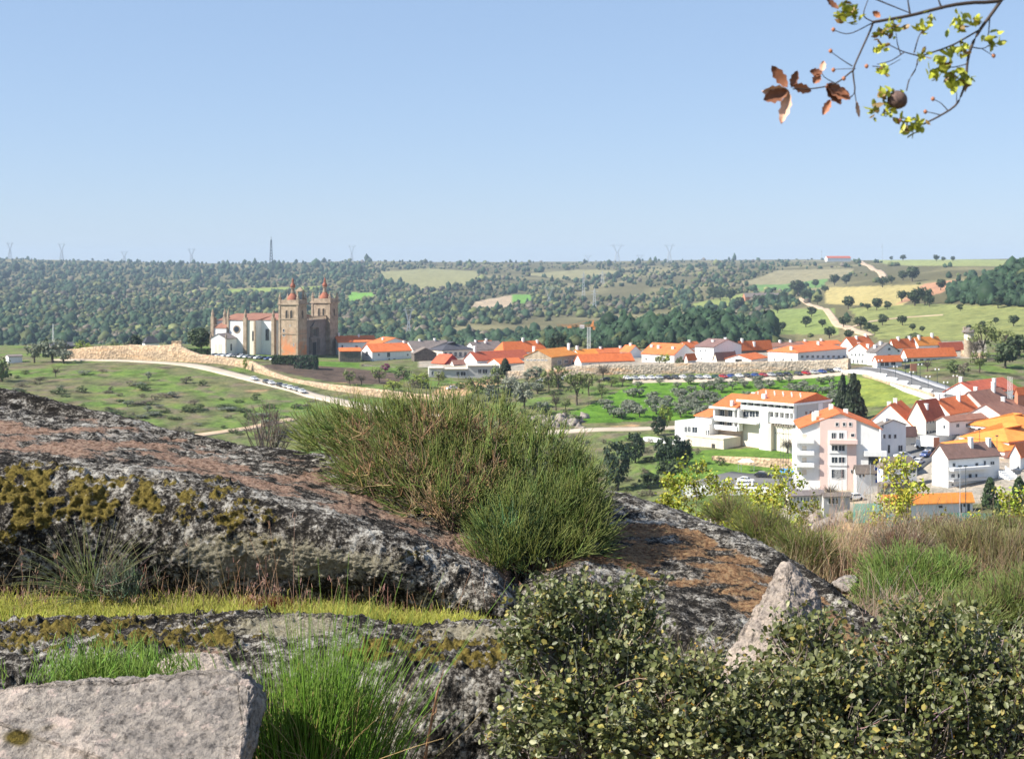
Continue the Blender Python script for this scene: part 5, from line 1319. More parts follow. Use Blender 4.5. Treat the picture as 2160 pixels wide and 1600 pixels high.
def poles():
    for lb, x, D, h in (('thin dark pole nearest the apartment block', 1663, 352, 15.5), ('second thin dark pole in the car park', 1658, 354, 14), ('third thin dark pole in the car park', 1652, 356, 15), ('fourth thin dark pole, farthest into the car park', 1647, 357, 12)):
        t = thing('light_pole', lb, 'pole', on(x, D)); MB().lathe(0, 0, [(.07, -1), (.05, h), (.02, h + .1)], 5).build('pole', M['dark_steel'], t); MB().bar((0, 0, h), (-1.0, .3, h + .8), .05).build('arm', M['dark_steel'], t)
    for lb, x, D, yt in (('tall grey lamp pole left of the changing rooms', 1836, 318, 975), ('tall grey floodlight pole before the brown roofed house', 2025, 300, 984), ('tall dark floodlight pole by the brown roofed house balcony', 2037, 302, 984), ('curved lamp pole over the orange market roofs', 2066, 352, 905), ('slim lamp pole right of the market roofs', 2103, 350, 920)):
        b = on(x, D); h = (HY - yt) * D / FP - b[2]
        t = thing('light_pole', lb, 'pole', b); MB().lathe(0, 0, [(.09, -1), (.06, h)], 6).build('pole', M['steel'] if 'grey' in lb else M['dark_steel'], t); MB().box(-.35, .35, -.15, .15, h, h + .3).build('lamp_head', M['dark_steel'], t)
poles()
# green-netted court fence
def court_fence():
    net, nt, lk = nmat('green_net'); bs = nt['Principled BSDF']; out = nt['Material Output']
    bs.inputs['Base Color'].default_value = (0.10, 0.26, 0.21, 1); bs.inputs['Roughness'].default_value = .8
    tr = nt.new('ShaderNodeBsdfTransparent'); mx = nt.new('ShaderNodeMixShader'); mx.inputs[0].default_value = .55
    lk.new(bs.outputs[0], mx.inputs[2]); lk.new(tr.outputs[0], mx.inputs[1]); lk.new(mx.outputs[0], out.inputs['Surface'])
    for lb, pts in (('green netting fence of the sports court below the changing rooms', [(1800, 1062, 312), (1862, 1060, 306), (1868, 1085, 297), (1960, 1092, 292), (2060, 1092, 292)]), ('pale green court fence at the right under the cypresses', [(2000, 1080, 302), (2080, 1082, 300), (2160, 1086, 298)])):
        q = [P(*p) for p in pts]; t = thing('court_fence', lb, 'fence', q[0])
        for a, b in zip(q[:-1], q[1:]):
            a = a - q[0]; b = b - q[0]
            d = (b - a); n = np.array([-d[1], d[0], 0]); n = n / np.linalg.norm(n) * .02
            lo = np.array([0, 0, -4.2])
            MB().add([a + n, b + n, b + n + lo, a + n + lo, a - n, b - n, b - n + lo, a - n + lo], [(0, 3, 2, 1), (4, 5, 6, 7), (0, 1, 5, 4), (2, 3, 7, 6)]).build('netting', net, t)
            k = max(int(np.linalg.norm(d) / 4), 1)
            for i in range(k + 1):
                p = a + d * i / k; MB().bar(p + lo * 1.2, p + np.array([0, 0, .15]), .05).build('post', M['steel'], t)
court_fence()
# walled garden plots at the lower right
town_wall('garden_wall', 'beige garden wall with a square pillar at lower right', [(2012, 1116, 283), (2050, 1125, 281), (2078, 1132, 280)], .4, 'cream', .02, 3)
town_wall('garden_wall', 'grey block garden wall beside the square pillar at lower right', [(2090, 1102, 282), (2118, 1112, 280)], .4, 'grey', .02, 3)
o = P(2083, 1100, 281); MB().box(-.5, .5, -.5, .5, -5, .0).box(-.6, .6, -.6, .6, .003, .2).build('gate_pillar', M['cream'], label='square cream pillar between the beige and grey garden walls', cat='pillar', loc=o)
o = P(665, 775, 574)

# ================================================================ TREES THAT STAND ALONE
def crown_mesh(name, nc, nl, rad, cz, col, size, cone=0.0, gap=.0, up=.25, spread=.20, var=.25):
    """leaf tufts gathered in clumps through a unit crown (width 1, height 1)"""
    d = rng.normal(size=(nc, 3)); d /= np.linalg.norm(d, axis=1)[:, None]
    r = rng.uniform(.35, 1, nc) ** .5
    c = d * r[:, None] * np.array(rad)
    if cone:
        z = rng.uniform(0, 1, nc) ** 1.25; a = rng.uniform(0, 6.28, nc); rr = (1 - z) ** cone * .5 * np.sqrt(rng.uniform(.25, 1, nc))
        c = np.stack([rr * np.cos(a), rr * np.sin(a), (z - .5) * rad[2] * 2], 1)
    c[:, 2] += cz
    q = rng.normal(size=(nc, nl, 3)); q /= np.linalg.norm(q, axis=2)[..., None]
    cs = rng.uniform(.6, 1.25, (nc, 1, 1)) * spread
    p = c[:, None] + q * cs * np.array([1, 1, .8]) * rng.uniform(.5, 1, (nc, nl, 1))
    n = q + .5 * (p - np.array([0, 0, cz])) + np.array([0, 0, up]) + rng.normal(size=q.shape) * .35
    p = p.reshape(-1, 3); n = n.reshape(-1, 3)
    s = size * rng.uniform(.6, 1.3, len(p))
    V, F_ = quads(p, n, s, .8)
    cc = np.repeat(np.array(col)[None] * rng.uniform(1 - var, 1 + var, (nc, 1)), nl, 0) * rng.uniform(.8, 1.2, (len(p), 1))
    return mesh_np(name, V, [F_], np.repeat(np.clip(cc, .008, .7), 4, 0))
def trunk_mesh(name, h, r, nb=5, reach=.3, top=.8):
    P_ = []; R_ = []
    k = 5
    z = np.linspace(-.06, h, k); P_.append(np.column_stack([.03 * np.sin(z * 7), .02 * np.cos(z * 5), z])); R_.append(np.linspace(r, r * .7, k))
    for b in range(nb):
        a = 6.28 * b / nb + rng.uniform(-.4, .4); rr = reach * rng.uniform(.6, 1.1); e = np.array([rr * math.cos(a), rr * math.sin(a), top * rng.uniform(.8, 1.1)])
        s = P_[0][-1] - np.array([0, 0, .03]); u = np.linspace(0, 1, k)[:, None]
        P_.append(s + (e - s) * u + np.array([0, 0, 1.]) * (.06 * np.sin(u * 3.14))); R_.append(np.linspace(r * .55, r * .12, k))
    V, F_ = stems(np.array(P_), np.array(R_), 5)
    return mesh_np(name, V, [F_], None, True)
def twig_mesh(name, n, rad, cz, col, r=.006):
    d = rng.normal(size=(n, 3)); d[:, 2] = np.abs(d[:, 2]) * .8 + .1; d /= np.linalg.norm(d, axis=1)[:, None]
    e = d * np.array(rad) * rng.uniform(.55, 1.0, (n, 1)); e[:, 2] += cz - .25
    s = e * rng.uniform(.2, .5, (n, 1)); s[:, 2] = .3 + .3 * rng.uniform(size=n)
    u = np.linspace(0, 1, 4)[None, :, None]
    P_ = s[:, None] + (e - s)[:, None] * u + rng.normal(size=(n, 4, 3)) * .02
    V, F_ = stems(P_, np.broadcast_to(np.linspace(r, r * .4, 4), (n, 4)))
    return mesh_np(name, V, [F_], np.broadcast_to(np.array(col), V.shape))
KIND = {
 'olive': lambda: (trunk_mesh('trunk', .32, .05, 5, .28, .65), crown_mesh('crown', 26, 20, (.42, .42, .30), .62, (0.25, 0.27, 0.20), .05, spread=.17)),
 'oak': lambda: (trunk_mesh('trunk', .25, .05, 5, .3, .7), crown_mesh('crown', 34, 22, (.40, .40, .34), .58, (0.055, 0.08, 0.032), .06, spread=.18)),
 'spring': lambda: (trunk_mesh('trunk', .30, .04, 7, .34, .85), crown_mesh('crown', 24, 20, (.42, .42, .33), .62, (0.20, 0.235, 0.075), .040, spread=.15)),
 'bright': lambda: (trunk_mesh('trunk', .25, .04, 6, .3, .8), crown_mesh('crown', 26, 22, (.42, .42, .36), .58, (0.27, 0.33, 0.055), .045, spread=.16)),
 'bare': lambda: (trunk_mesh('trunk', .28, .045, 8, .36, .85), twig_mesh('crown', 170, (.48, .48, .55), .55, (0.20, 0.165, 0.125))),
 'purple': lambda: (trunk_mesh('trunk', .25, .04, 6, .3, .8), crown_mesh('crown', 22, 20, (.40, .40, .36), .58, (0.30, 0.07, 0.17), .05, spread=.16)),
 'conifer': lambda: (trunk_mesh('trunk', .9, .035, 3, .1, .3), crown_mesh('crown', 170, 18, (.5, .5, .48), .53, (0.038, 0.056, 0.028), .055, cone=.7, spread=.12, up=.4)),
 'cypress': lambda: (trunk_mesh('trunk', .5, .05, 3, .1, .3), crown_mesh('crown', 170, 22, (.5, .5, .47), .53, (0.058, 0.095, 0.034), .04, cone=.5, spread=.09, up=.1)),
 'pine': lambda: (trunk_mesh('trunk', .6, .04, 5, .25, .8), crown_mesh('crown', 50, 20, (.42, .42, .42), .56, (0.040, 0.066, 0.034), .05, spread=.15, up=.4)),
 'shrub': lambda: (trunk_mesh('stem', .3, .05, 5, .3, .6), crown_mesh('crown', 20, 20, (.44, .44, .36), .42, (0.115, 0.155, 0.055), .05, spread=.17)),
 'scrub': lambda: (trunk_mesh('stem', .3, .04, 5, .3, .6), crown_mesh('crown', 18, 18, (.44, .44, .34), .42, (0.18, 0.155, 0.11), .045, spread=.17)),
}
PROTO = {k: [f() for _ in range(3)] for k, f in KIND.items()}
def tree(kind, name, label, p, h, w, group=None, cat='tree'):
    tm, cm = PROTO[kind][rng.integers(0, 3)]
    t = thing(name, label, cat, np.array(p) - np.array([0, 0, .05]), rng.uniform(0, 6.28), group)
    t.scale = (float(w), float(w), float(h))
    obj(tm.name.split('.')[0], tm, M['bark'], t); obj('crown', cm, M['leaf'], t)
    return t
def ptree(kind, name, label, x, y, hp, wp, dmin=300, dmax=620, D=None, group=None, cat='tree'):
    p = hit1(x, y, dmin, dmax) if D is None else on(x, D)
    if D is not None: hp = hp + 0
    k = p[1] / FP
    return tree(kind, name, label, p, hp * k, wp * k, group, cat)

for kd, nm, lb, x, y, h, w, D in (
 ('oak', 'cedar_tree', 'dark spreading cedar touching the left end of the cathedral', 424, 720, 56, 62, 650), ('pine', 'pine_tree', 'dark pine on the skyline behind the tan wall', 284, 728, 44, 36, 632),
 ('bright', 'willow_tree', 'yellow-green round tree behind the tan wall', 176, 734, 36, 44, 630), ('scrub', 'tan_tree', 'tan bushy tree right of the yellow-green tree', 216, 733, 30, 38, 630), ('spring', 'young_tree', 'small fresh green tree between the tan trees', 243, 733, 30, 26, 630),
 ('bare', 'bare_tree', 'tan leafless tree just left of the dark pine', 268, 732, 40, 38, 628), ('purple', 'blossom_tree', 'purple blossoming tree near the wall merlons', 365, 731, 26, 24, 620), ('shrub', 'round_shrub', 'green shrub left of the purple blossom tree', 351, 733, 24, 26, 618),
 ('cypress', 'cypress_tree', 'slim dark cypress by the dark barn', 97, 738, 40, 16, 630), ('olive', 'grey_tree', 'large grey-green tree at the left end of the tan wall', 112, 766, 56, 70, 596), ('olive', 'grey_tree', 'grey tree left of the large grey-green tree', 72, 768, 46, 44, 598),
 ('olive', 'grey_tree', 'dark grey round tree in front of the wall end', 134, 768, 34, 52, 590), ('shrub', 'green_tree', 'green tree cut by the left photo edge', 4, 808, 66, 52, 530), ('bare', 'bare_tree', 'small leafless tree low on the left slope', 118, 796, 26, 26, 545),
 ('bright', 'poplar_tree', 'narrow bright green tree against the tan wall by the road', 517, 790, 30, 13, 561), ('bright', 'yellow_bush', 'yellow-green blossoming bush before the orange roofed house', 1402, 766, 24, 34, 566), ('spring', 'white_shrub', 'pale flowering shrub beside the yellow-green bush', 1392, 768, 20, 26, 564),
 ('pine', 'pine_tree', 'dark green pine behind the mid town roofs left of the crane', 1177, 748, 46, 52, 655), ('conifer', 'fir_tree', 'dark fir between the white annex and the stone gable', 1066, 783, 32, 30, 575), ('shrub', 'dark_shrub', 'dark shrub right of the yellow-green bush', 1433, 766, 20, 22, 565)):
    ptree(kd, nm, lb, x, y, h, w, D=D)
for kd, nm, lb, x, y, h, w in (
 ('spring', 'orchard_tree', 'orchard tree left of the dark plum behind the lower wall', 738, 813, 36, 34), ('bare', 'orchard_tree', 'leafless orchard tree in the gardens under the houses', 762, 812, 30, 32), ('spring', 'orchard_tree', 'green orchard tree right of the leafless one', 800, 808, 36, 44), ('purple', 'plum_tree', 'purple plum tree by the stone wall stub', 813, 784, 20, 26),
 ('shrub', 'garden_tree', 'green garden tree below the dark stone gable', 850, 800, 34, 40), ('bright', 'garden_tree', 'bright green garden tree left of the concrete building', 888, 818, 36, 42), ('bright', 'garden_tree', 'bright low garden bush above the broom top', 830, 826, 28, 44), ('spring', 'garden_tree', 'green tree in front of the concrete building', 926, 812, 32, 32),
 ('spring', 'slope_tree', 'tall green slope tree under the concrete building right end', 1006, 846, 60, 56), ('spring', 'slope_tree', 'green slope tree standing against the wall start', 1051, 828, 62, 40), ('olive', 'slope_tree', 'olive coloured slope tree right of the wall start', 1076, 834, 42, 48), ('olive', 'slope_tree', 'grey slope tree below the stone gable house', 1107, 862, 62, 52),
 ('olive', 'slope_tree', 'small grey tree against the town wall', 1131, 804, 34, 44), ('spring', 'slope_tree', 'dark stemmed slope tree in front of the white cars', 1158, 826, 50, 42), ('spring', 'slope_tree', 'dark stemmed slope tree right of the white cars', 1178, 820, 54, 46), ('spring', 'slope_tree', 'largest slope tree near the dry stone wall', 1218, 854, 74, 66),
 ('spring', 'slope_tree', 'slope tree overlapping the largest one', 1242, 834, 52, 46), ('bare', 'bare_tree', 'brown leafless tree against the long town wall', 1273, 800, 40, 42), ('bare', 'bare_tree', 'thin leafless tree below the slope trees', 1172, 866, 46, 36), ('shrub', 'slope_bush', 'round bush at the foot of the slope trees', 1135, 862, 18, 30),
 ('bright', 'roadside_tree', 'bright green tree beside the dirt road under the olives', 1402, 910, 58, 34), ('pine', 'pine_tree', 'small dark pine standing on the dirt road', 1388, 918, 42, 36), ('shrub', 'slope_bush', 'green bush on the rocky bank', 1190, 906, 26, 22), ('shrub', 'slope_bush', 'dark bush on the rocky bank', 1212, 890, 22, 36), ('scrub', 'slope_bush', 'brown bush at the left of the rocky bank', 1130, 900, 26, 40),
 ('pine', 'pine_tree', 'large dark pine above the right rock shoulder', 1302, 1034, 104, 66), ('pine', 'pine_tree', 'grey-green pine right behind the large dark one', 1340, 976, 64, 46), ('pine', 'pine_tree', 'left pine of the clump before the hotel wing', 1400, 985, 66, 44), ('pine', 'pine_tree', 'tallest pine of the clump before the hotel wing', 1424, 988, 70, 48), ('pine', 'pine_tree', 'right pine of the clump before the hotel wing', 1446, 984, 62, 36),
 ('oak', 'oak_bush', 'brownish oak bush under the pine clump', 1412, 1018, 54, 60), ('oak', 'oak_bush', 'small oak bush left of the brownish one', 1368, 1030, 36, 50), ('shrub', 'slope_bush', 'bush on the green bank below the hotel', 1470, 996, 26, 40), ('shrub', 'slope_bush', 'bush against the beige retaining wall', 1520, 980, 22, 30), ('bare', 'bare_tree', 'leafless tree in front of the hotel base', 1660, 956, 40, 40)):
    ptree(kd, nm, lb, x, y, h, w, 330, 600)
for kd, nm, lb, x, y, h, w, D in (
 ('conifer', 'cedar_tree', 'left and slimmer of two dark conifers behind the apartment block', 1777, 862, 100, 40, 432), ('conifer', 'cedar_tree', 'right and broader of two dark conifers behind the apartment block', 1801, 864, 104, 56, 426),
 ('cypress', 'cypress_tree', 'left trimmed cypress before the white staircase', 2088, 1050, 62, 40, 314), ('cypress', 'cypress_tree', 'trimmed cypress at the right photo edge', 2150, 1046, 62, 40, 314), ('cypress', 'cypress_tree', 'lowest trimmed cypress by the court fence', 2107, 1090, 52, 40, 298),
 ('spring', 'large_tree', 'big green tree growing right of the round tower', 2072, 772, 80, 66, 552), ('bare', 'large_tree', 'leafless branches overlapping the round tower', 2058, 760, 62, 46, 548), ('shrub', 'dark_tree', 'dark tree below the beige rampart', 2012, 800, 36, 38, 500), ('scrub', 'brown_tree', 'brown tree right of the dark tree under the rampart', 2034, 804, 36, 34, 496),
 ('spring', 'large_tree', 'light green tree between avenue and rampart', 2066, 805, 54, 48, 505), ('oak', 'dark_tree', 'dark tree at the right edge above the flag poles', 2122, 795, 56, 62, 520), ('oak', 'dark_tree', 'dark tree at the photo edge level with the round tower', 2150, 765, 50, 60, 560), ('spring', 'large_tree', 'green tree topping the right edge tree line', 2118, 748, 44, 60, 600),
 ('bare', 'bare_tree', 'grey leafless tree beside the information board', 1956, 790, 30, 30, 512), ('shrub', 'garden_bush', 'grey bush in the plot below the court fence', 2020, 1125, 36, 44, 292), ('olive', 'garden_bush', 'grey olive bush right of the first garden bush', 2060, 1122, 40, 44, 290), ('olive', 'small_tree', 'grey tree at the foot of the white box house', 1870, 1060, 44, 36, 326), ('bare', 'small_tree', 'leafless tree at the foot of the apartment block', 1752, 1042, 40, 52, 338), ('bare', 'small_tree', 'leafless tree left of the low cream window building', 1720, 1040, 30, 40, 340)):
    ptree(kd, nm, lb, x, y, h, w, D=D)
# olive grove
n = 0
for k in range(600):
    x, y = rng.uniform(1215, 1785), rng.uniform(806, 892)
    if not inpoly(np.array([x]), np.array([y]), [(1250, 870), (1345, 812), (1500, 806), (1785, 796), (1785, 848), (1600, 868), (1450, 882), (1300, 884)])[0]: continue
    s = .8 + (y - 800) / 90 * .5
    ptree('olive', 'olive_tree', 'grey-green olive tree in the bright green grove below the town wall', x, y, 19 * s * rng.uniform(.8, 1.2), 27 * s * rng.uniform(.8, 1.25), 440, 540, group='olive grove')
    n += 1
    if n > 104: break
# scrub on the left slope and round the valley
for k in range(135):
    x, y = rng.uniform(-20, 640), rng.uniform(778, 930)
    if y < 772 + max(0, x - 300) * .2 + 12: continue
    ptree(['shrub', 'scrub', 'shrub', 'scrub', 'olive'][k % 5], 'scrub_bush', 'low scrub bush on the grassy slope below the pale road', x, y, rng.gamma(4, 2.2) + 3, rng.gamma(4, 6) + 6, 380, 560, group='scrub on the left slope', cat='bush')
for k in range(60):
    x, y = rng.uniform(1060, 1480), rng.uniform(915, 1050)
    ptree(['shrub', 'scrub', 'scrub'][k % 3], 'scrub_bush', 'low scrub bush on the bank under the dirt road', x, y, rng.uniform(8, 18), rng.uniform(14, 34), 330, 450, group='scrub under the dirt road', cat='bush')
for k in range(70):
    x, y = rng.uniform(1380, 2200), rng.uniform(1060, 1180)
    ptree(['shrub', 'scrub', 'bright'][k % 3], 'scrub_bush', 'low scrub bush on the rocky bank facing the saplings', x, y, rng.uniform(12, 26), rng.uniform(18, 44), 255, 335, group='scrub on the rocky bank', cat='bush')
for k in range(62):
    x, y = rng.uniform(820, 1330), rng.uniform(806, 895)
    if x > 1180 and y > 905 - (x - 1180) * .62: continue
    kd = ['shrub', 'spring', 'scrub', 'bare', 'shrub', 'olive'][k % 6]
    ptree(kd, 'thicket_bush', 'bush of the thicket on the slope between town wall and dirt road', x, y, rng.uniform(12, 30), rng.uniform(18, 40), 470, 556, group='thicket below the town wall', cat='bush')
# oaks dotted over the right-hand fields
for k, (x, y, w) in enumerate(sorted(((1862, 686, 22), (1903, 686, 20), (1925, 697, 14), (1945, 700, 12), (2072, 693, 15), (2100, 683, 13), (2138, 688, 22), (1750, 714, 24), (1790, 716, 20), (1862, 606, 22), (1925, 594, 30), (1905, 592, 20), (1785, 600, 20), (1760, 602, 22), (1682, 622, 30), (1902, 636, 22), (1930, 645, 34), (1950, 642, 34), (1790, 652, 26), (1830, 654, 14), (1850, 654, 24), (1872, 653, 17),
                (2025, 656, 14), (2105, 650, 24), (1975, 551, 13), (1905, 550, 12), (1990, 551, 9), (2010, 551, 10), (1880, 549, 8), (1720, 606, 16), (1740, 618, 16), (1700, 634, 22), (1725, 642, 18), (1830, 700, 20), (1815, 694, 26), (1780, 690, 22), (1845, 704, 18), (1700, 690, 22), (1712, 668, 20), (1650, 640, 20), (1640, 660, 18), (1600, 650, 26), (1560, 652, 24), (1540, 636, 26), (1505, 632, 24), (1520, 634, 22), (2044, 697, 12), (1985, 612, 22), (1960, 646, 22), (1880, 598, 16), (1650, 698, 18), (1735, 690, 16)))):
    ptree('oak', 'oak_tree', f'dark round oak, {ordw(k + 1)} from the left of those on the right hillside fields', x, y, w * 1.15, w * 1.15, 790, 5000, group='oaks on the right hillside')
# ivy-covered ruin and hedges under the cathedral
def leafy_box(name, label, x0, x1, yt, D, depth, h, kind_col, cat, core='dark_stone', n=900, size=.34):
    a, b = P(x0, yt, D), P(x1, yt, D); w = b[0] - a[0]
    t = thing(name, label, cat, (a + b) / 2 - np.array([0, 0, h]))
    MB().box(-w / 2, w / 2, 0, depth, -3, h).build('core', M[core], t)
    p = np.column_stack([rng.uniform(-w / 2 - .3, w / 2 + .3, n), rng.uniform(-.3, depth, n), rng.uniform(-.5, h + .4, n)])
    f = rng.integers(0, 3, n); p[f == 0, 1] = -.15; p[f == 1, 2] = h + .2; p[f == 2, 0] = np.sign(p[f == 2, 0]) * (w / 2 + .15)
    nn = np.array([[0, -1, .3], [0, -.2, 1], [1, -.2, .3]])[f] + rng.normal(size=(n, 3)) * .4
    p += rng.normal(size=p.shape) * .15
    V, F_ = quads(p, nn, size * rng.uniform(.6, 1.3, n), .8)
    obj('ivy', mesh_np('ivy', V, [F_], np.repeat(np.array(kind_col) * rng.uniform(.6, 1.4, (n, 1)), 4, 0)), M['leaf'], t)
leafy_box('ivy_ruin', 'square ruin block overgrown with dark ivy below the cathedral', 622, 666, 753, 574, 6, 5.6, (0.032, 0.065, 0.032), 'ruin', size=.4)
leafy_box('hedge', 'dark clipped hedge in front of the cathedral tower foot', 574, 616, 752, 585, 3, 2.4, (0.05, 0.085, 0.035), 'hedge', 'bark')
leafy_box('hedge', 'low green hedge on the terrace left of the cathedral', 392, 440, 737, 625, 3, 2.0, (0.06, 0.10, 0.03), 'hedge', 'bark')
# rocky bank beside the dirt road
def rock_bank():
    g = M['grey_rock'] = simple('grey_rock', (0.36, 0.31, 0.27), .95, .2, .5, (0.16, 0.13, 0.11), .8)
    for k in range(26):
        x, y = 1112 + k * 4.9, rng.uniform(880, 906)
        p = hit1(x, y, 440, 500); s = rng.uniform(1.0, 2.4)
        v = IV * (1 + .3 * rng.normal(size=(len(IV), 1))) * np.array([s, s * .8, s * .75])
        obj('boulder', mesh_np('boulder', v, [IF]), g, None, f'grey boulder, {ordw(k + 1)} from the left in the rocky bank above the dirt road', 'rock', 'boulders of the rocky bank', None, p, rng.uniform(0, 6))
    for k in range(20):
        x, y = 1455 + k * 17.5, rng.uniform(1075, 1130)
        p = hit1(x, y, 255, 335); s = rng.uniform(1.2, 3.0)
        v = IV * (1 + .3 * rng.normal(size=(len(IV), 1))) * np.array([s, s * .8, s * .75])
        obj('boulder', mesh_np('boulder', v, [IF]), g, None, f'grey boulder, {ordw(k + 1)} from the left on the bank behind the yellow-green saplings', 'rock', 'boulders behind the saplings', None, p, rng.uniform(0, 6))
rock_bank()

# ================================================================ FOREGROUND ROCKS
def cr(ctrl, n):
    """Catmull-Rom through ctrl along axis 0, n samples"""
    c = np.concatenate([2 * ctrl[:1] - ctrl[1:2], ctrl, 2 * ctrl[-1:] - ctrl[-2:-1]])
    m = len(ctrl) - 1
    u = np.linspace(0, m - 1e-6, n); i = u.astype(int); t = (u - i).reshape((-1,) + (1,) * (ctrl.ndim - 1))
    p0, p1, p2, p3 = c[i], c[i + 1], c[i + 2], c[i + 3]
    return .5 * (2 * p1 + (p2 - p0) * t + (2 * p0 - 5 * p1 + 4 * p2 - p3) * t ** 2 + (3 * p1 - p0 - 3 * p2 + p3) * t ** 3)

def rock_mat(name, pale=1.0, crust=1.0, sedc=((0.05, 0.033, 0.025), (0.21, 0.125, 0.085), (0.40, 0.27, 0.20), (0.29, 0.235, 0.14))):
    m, nt, lk = nmat(name); bs = nt['Principled BSDF']
    v = coords(nt, lk)
    big = noise(nt, lk, v, 1.6, 4, .6); med = noise(nt, lk, v, 13.0, 8, .78); fine = noise(nt, lk, v, 55.0, 5, .75)
    ad = nt.new('ShaderNodeMath'); ad.operation = 'MULTIPLY_ADD'; lk.new(big, ad.inputs[0]); ad.inputs[1].default_value = .34
    lk.new(med, ad.inputs[2])
    ad2 = nt.new('ShaderNodeMath'); ad2.operation = 'MULTIPLY_ADD'; lk.new(fine, ad2.inputs[0]); ad2.inputs[1].default_value = .62; lk.new(ad.outputs[0], ad2.inputs[2])
    sc_ = nt.new('ShaderNodeMath'); sc_.operation = 'MULTIPLY'; sc_.inputs[1].default_value = .8; lk.new(ad2.outputs[0], sc_.inputs[0])
    base = ramp(nt, lk, sc_.outputs[0], [(.70, (0.014, 0.012, 0.010)), (.765, (0.05, 0.043, 0.036)), (.80, (0.17 * pale, 0.15 * pale, 0.125 * pale)), (.84, (0.33 * pale, 0.30 * pale, 0.255 * pale)), (.90, (0.56 * pale, 0.53 * pale, 0.47 * pale))])
    n2 = noise(nt, lk, v, 30.0, 6, .8)
    def attr(nm):
        a = nt.new('ShaderNodeAttribute'); a.attribute_name = nm; return a.outputs['Fac']
    def mask(nm, nz, k=.9, lo=.45, hi=.6):
        a = nt.new('ShaderNodeMath'); a.operation = 'MULTIPLY_ADD'; lk.new(nz, a.inputs[0]); a.inputs[1].default_value = k; lk.new(attr(nm), a.inputs[2])
        b = nt.new('ShaderNodeMapRange'); b.inputs[1].default_value = lo + k * .5; b.inputs[2].default_value = hi + k * .5; lk.new(a.outputs[0], b.inputs[0])
        return b.outputs[0]
    sed = ramp(nt, lk, n2, [(.32, sedc[0]), (.45, sedc[1]), (.56, sedc[2]), (.70, sedc[3])])
    c = mix(nt, lk, mask('sedum', med, 1.5, .64, .80), base, sed)
    gr = ramp(nt, lk, fine, [(.3, (0.12, 0.10, 0.055)), (.55, (0.36, 0.32, 0.23)), (.75, (0.46, 0.43, 0.33))])
    c = mix(nt, lk, mask('tan', n2, 1.2, .5, .62), c, gr)
    mo = ramp(nt, lk, fine, [(.32, (0.03, 0.024, 0.009)), (.5, (0.16, 0.12, 0.028)), (.70, (0.34, 0.265, 0.07))])
    c = mix(nt, lk, mask('moss', n2, 2.4, .74, .84), c, mo)
    lk.new(c, bs.inputs['Base Color']); bs.inputs['Roughness'].default_value = .95; bs.inputs['Specular IOR Level'].default_value = .15
    sm = nt.new('ShaderNodeMath'); sm.operation = 'ADD'; lk.new(med, sm.inputs[0]); lk.new(fine, sm.inputs[1])
    bump(nt, lk, sm.outputs[0], .9 * crust, .03, bs)
    return m
M['rock'] = rock_mat('lichen_rock')
M['rust_rock'] = rock_mat('rust_rock', 1.0, 1.0, ((0.045, 0.026, 0.016), (0.19, 0.098, 0.05), (0.36, 0.225, 0.12), (0.33, 0.25, 0.11)))

def loft(name, label, cols, nu, nv, masks, mat='rock', amp=1.0, cat='rock'):
    cx = np.array([c[0] for c in cols], float)
    ctrl = np.array([[P(x, y, D) for y, D in pts] for x, pts in cols])       # n,m,3
    g = cr(ctrl, nu)                                                        # nu,m,3
    g = cr(np.swapaxes(g, 0, 1), nv); g = np.swapaxes(g, 0, 1)               # nu,nv,3
    du = np.gradient(g, axis=0); dv = np.gradient(g, axis=1)
    n = np.cross(du, dv); n /= np.linalg.norm(n, axis=2)[..., None] + 1e-9
    if n[..., 1].mean() > 0: n = -n
    X = g.reshape(-1, 3); N = n.reshape(-1, 3)
    px = X[:, 0] / X[:, 1] * FP + CX; py = HY - X[:, 2] / X[:, 1] * FP
    vv = np.tile(np.linspace(0, 1, nv), nu)
    at = masks(px, py, vv, X)
    at['moss'] = at['moss'] * (.30 + .95 * smooth(-.25, .2, fbm(X * 9.5 + 90, 4)))
    d = .035 * fbm(X * 2.2, 3) + .020 * fbm(X * 7.0 + 4, 3) + .010 * fbm(X * 22.0 + 8, 2) + .0055 * perlin(X * 60.0)
    cush = np.maximum(0, fbm(X * 26.0 + 3, 2) + .25)
    mo = np.clip(at['moss'], 0, 1.5)
    d = d * amp + .030 * smooth(.5, .9, mo + .9 * (fbm(X * 13.0, 4))) * cush * 1.5 + .006 * rng.normal(size=len(X)) * .25
    X = X + N * d[:, None]
    i = np.arange(nu * nv).reshape(nu, nv)
    F_ = np.stack([i[:-1, :-1], i[1:, :-1], i[1:, 1:], i[:-1, 1:]], -1).reshape(-1, 4)
    o = np.array([X[:, 0].mean(), X[:, 1].mean(), X[:, 2].min()])
    return obj(name, mesh_np(name, X - o, [F_], None, True, at), M[mat], None, label, cat, None, None, o)

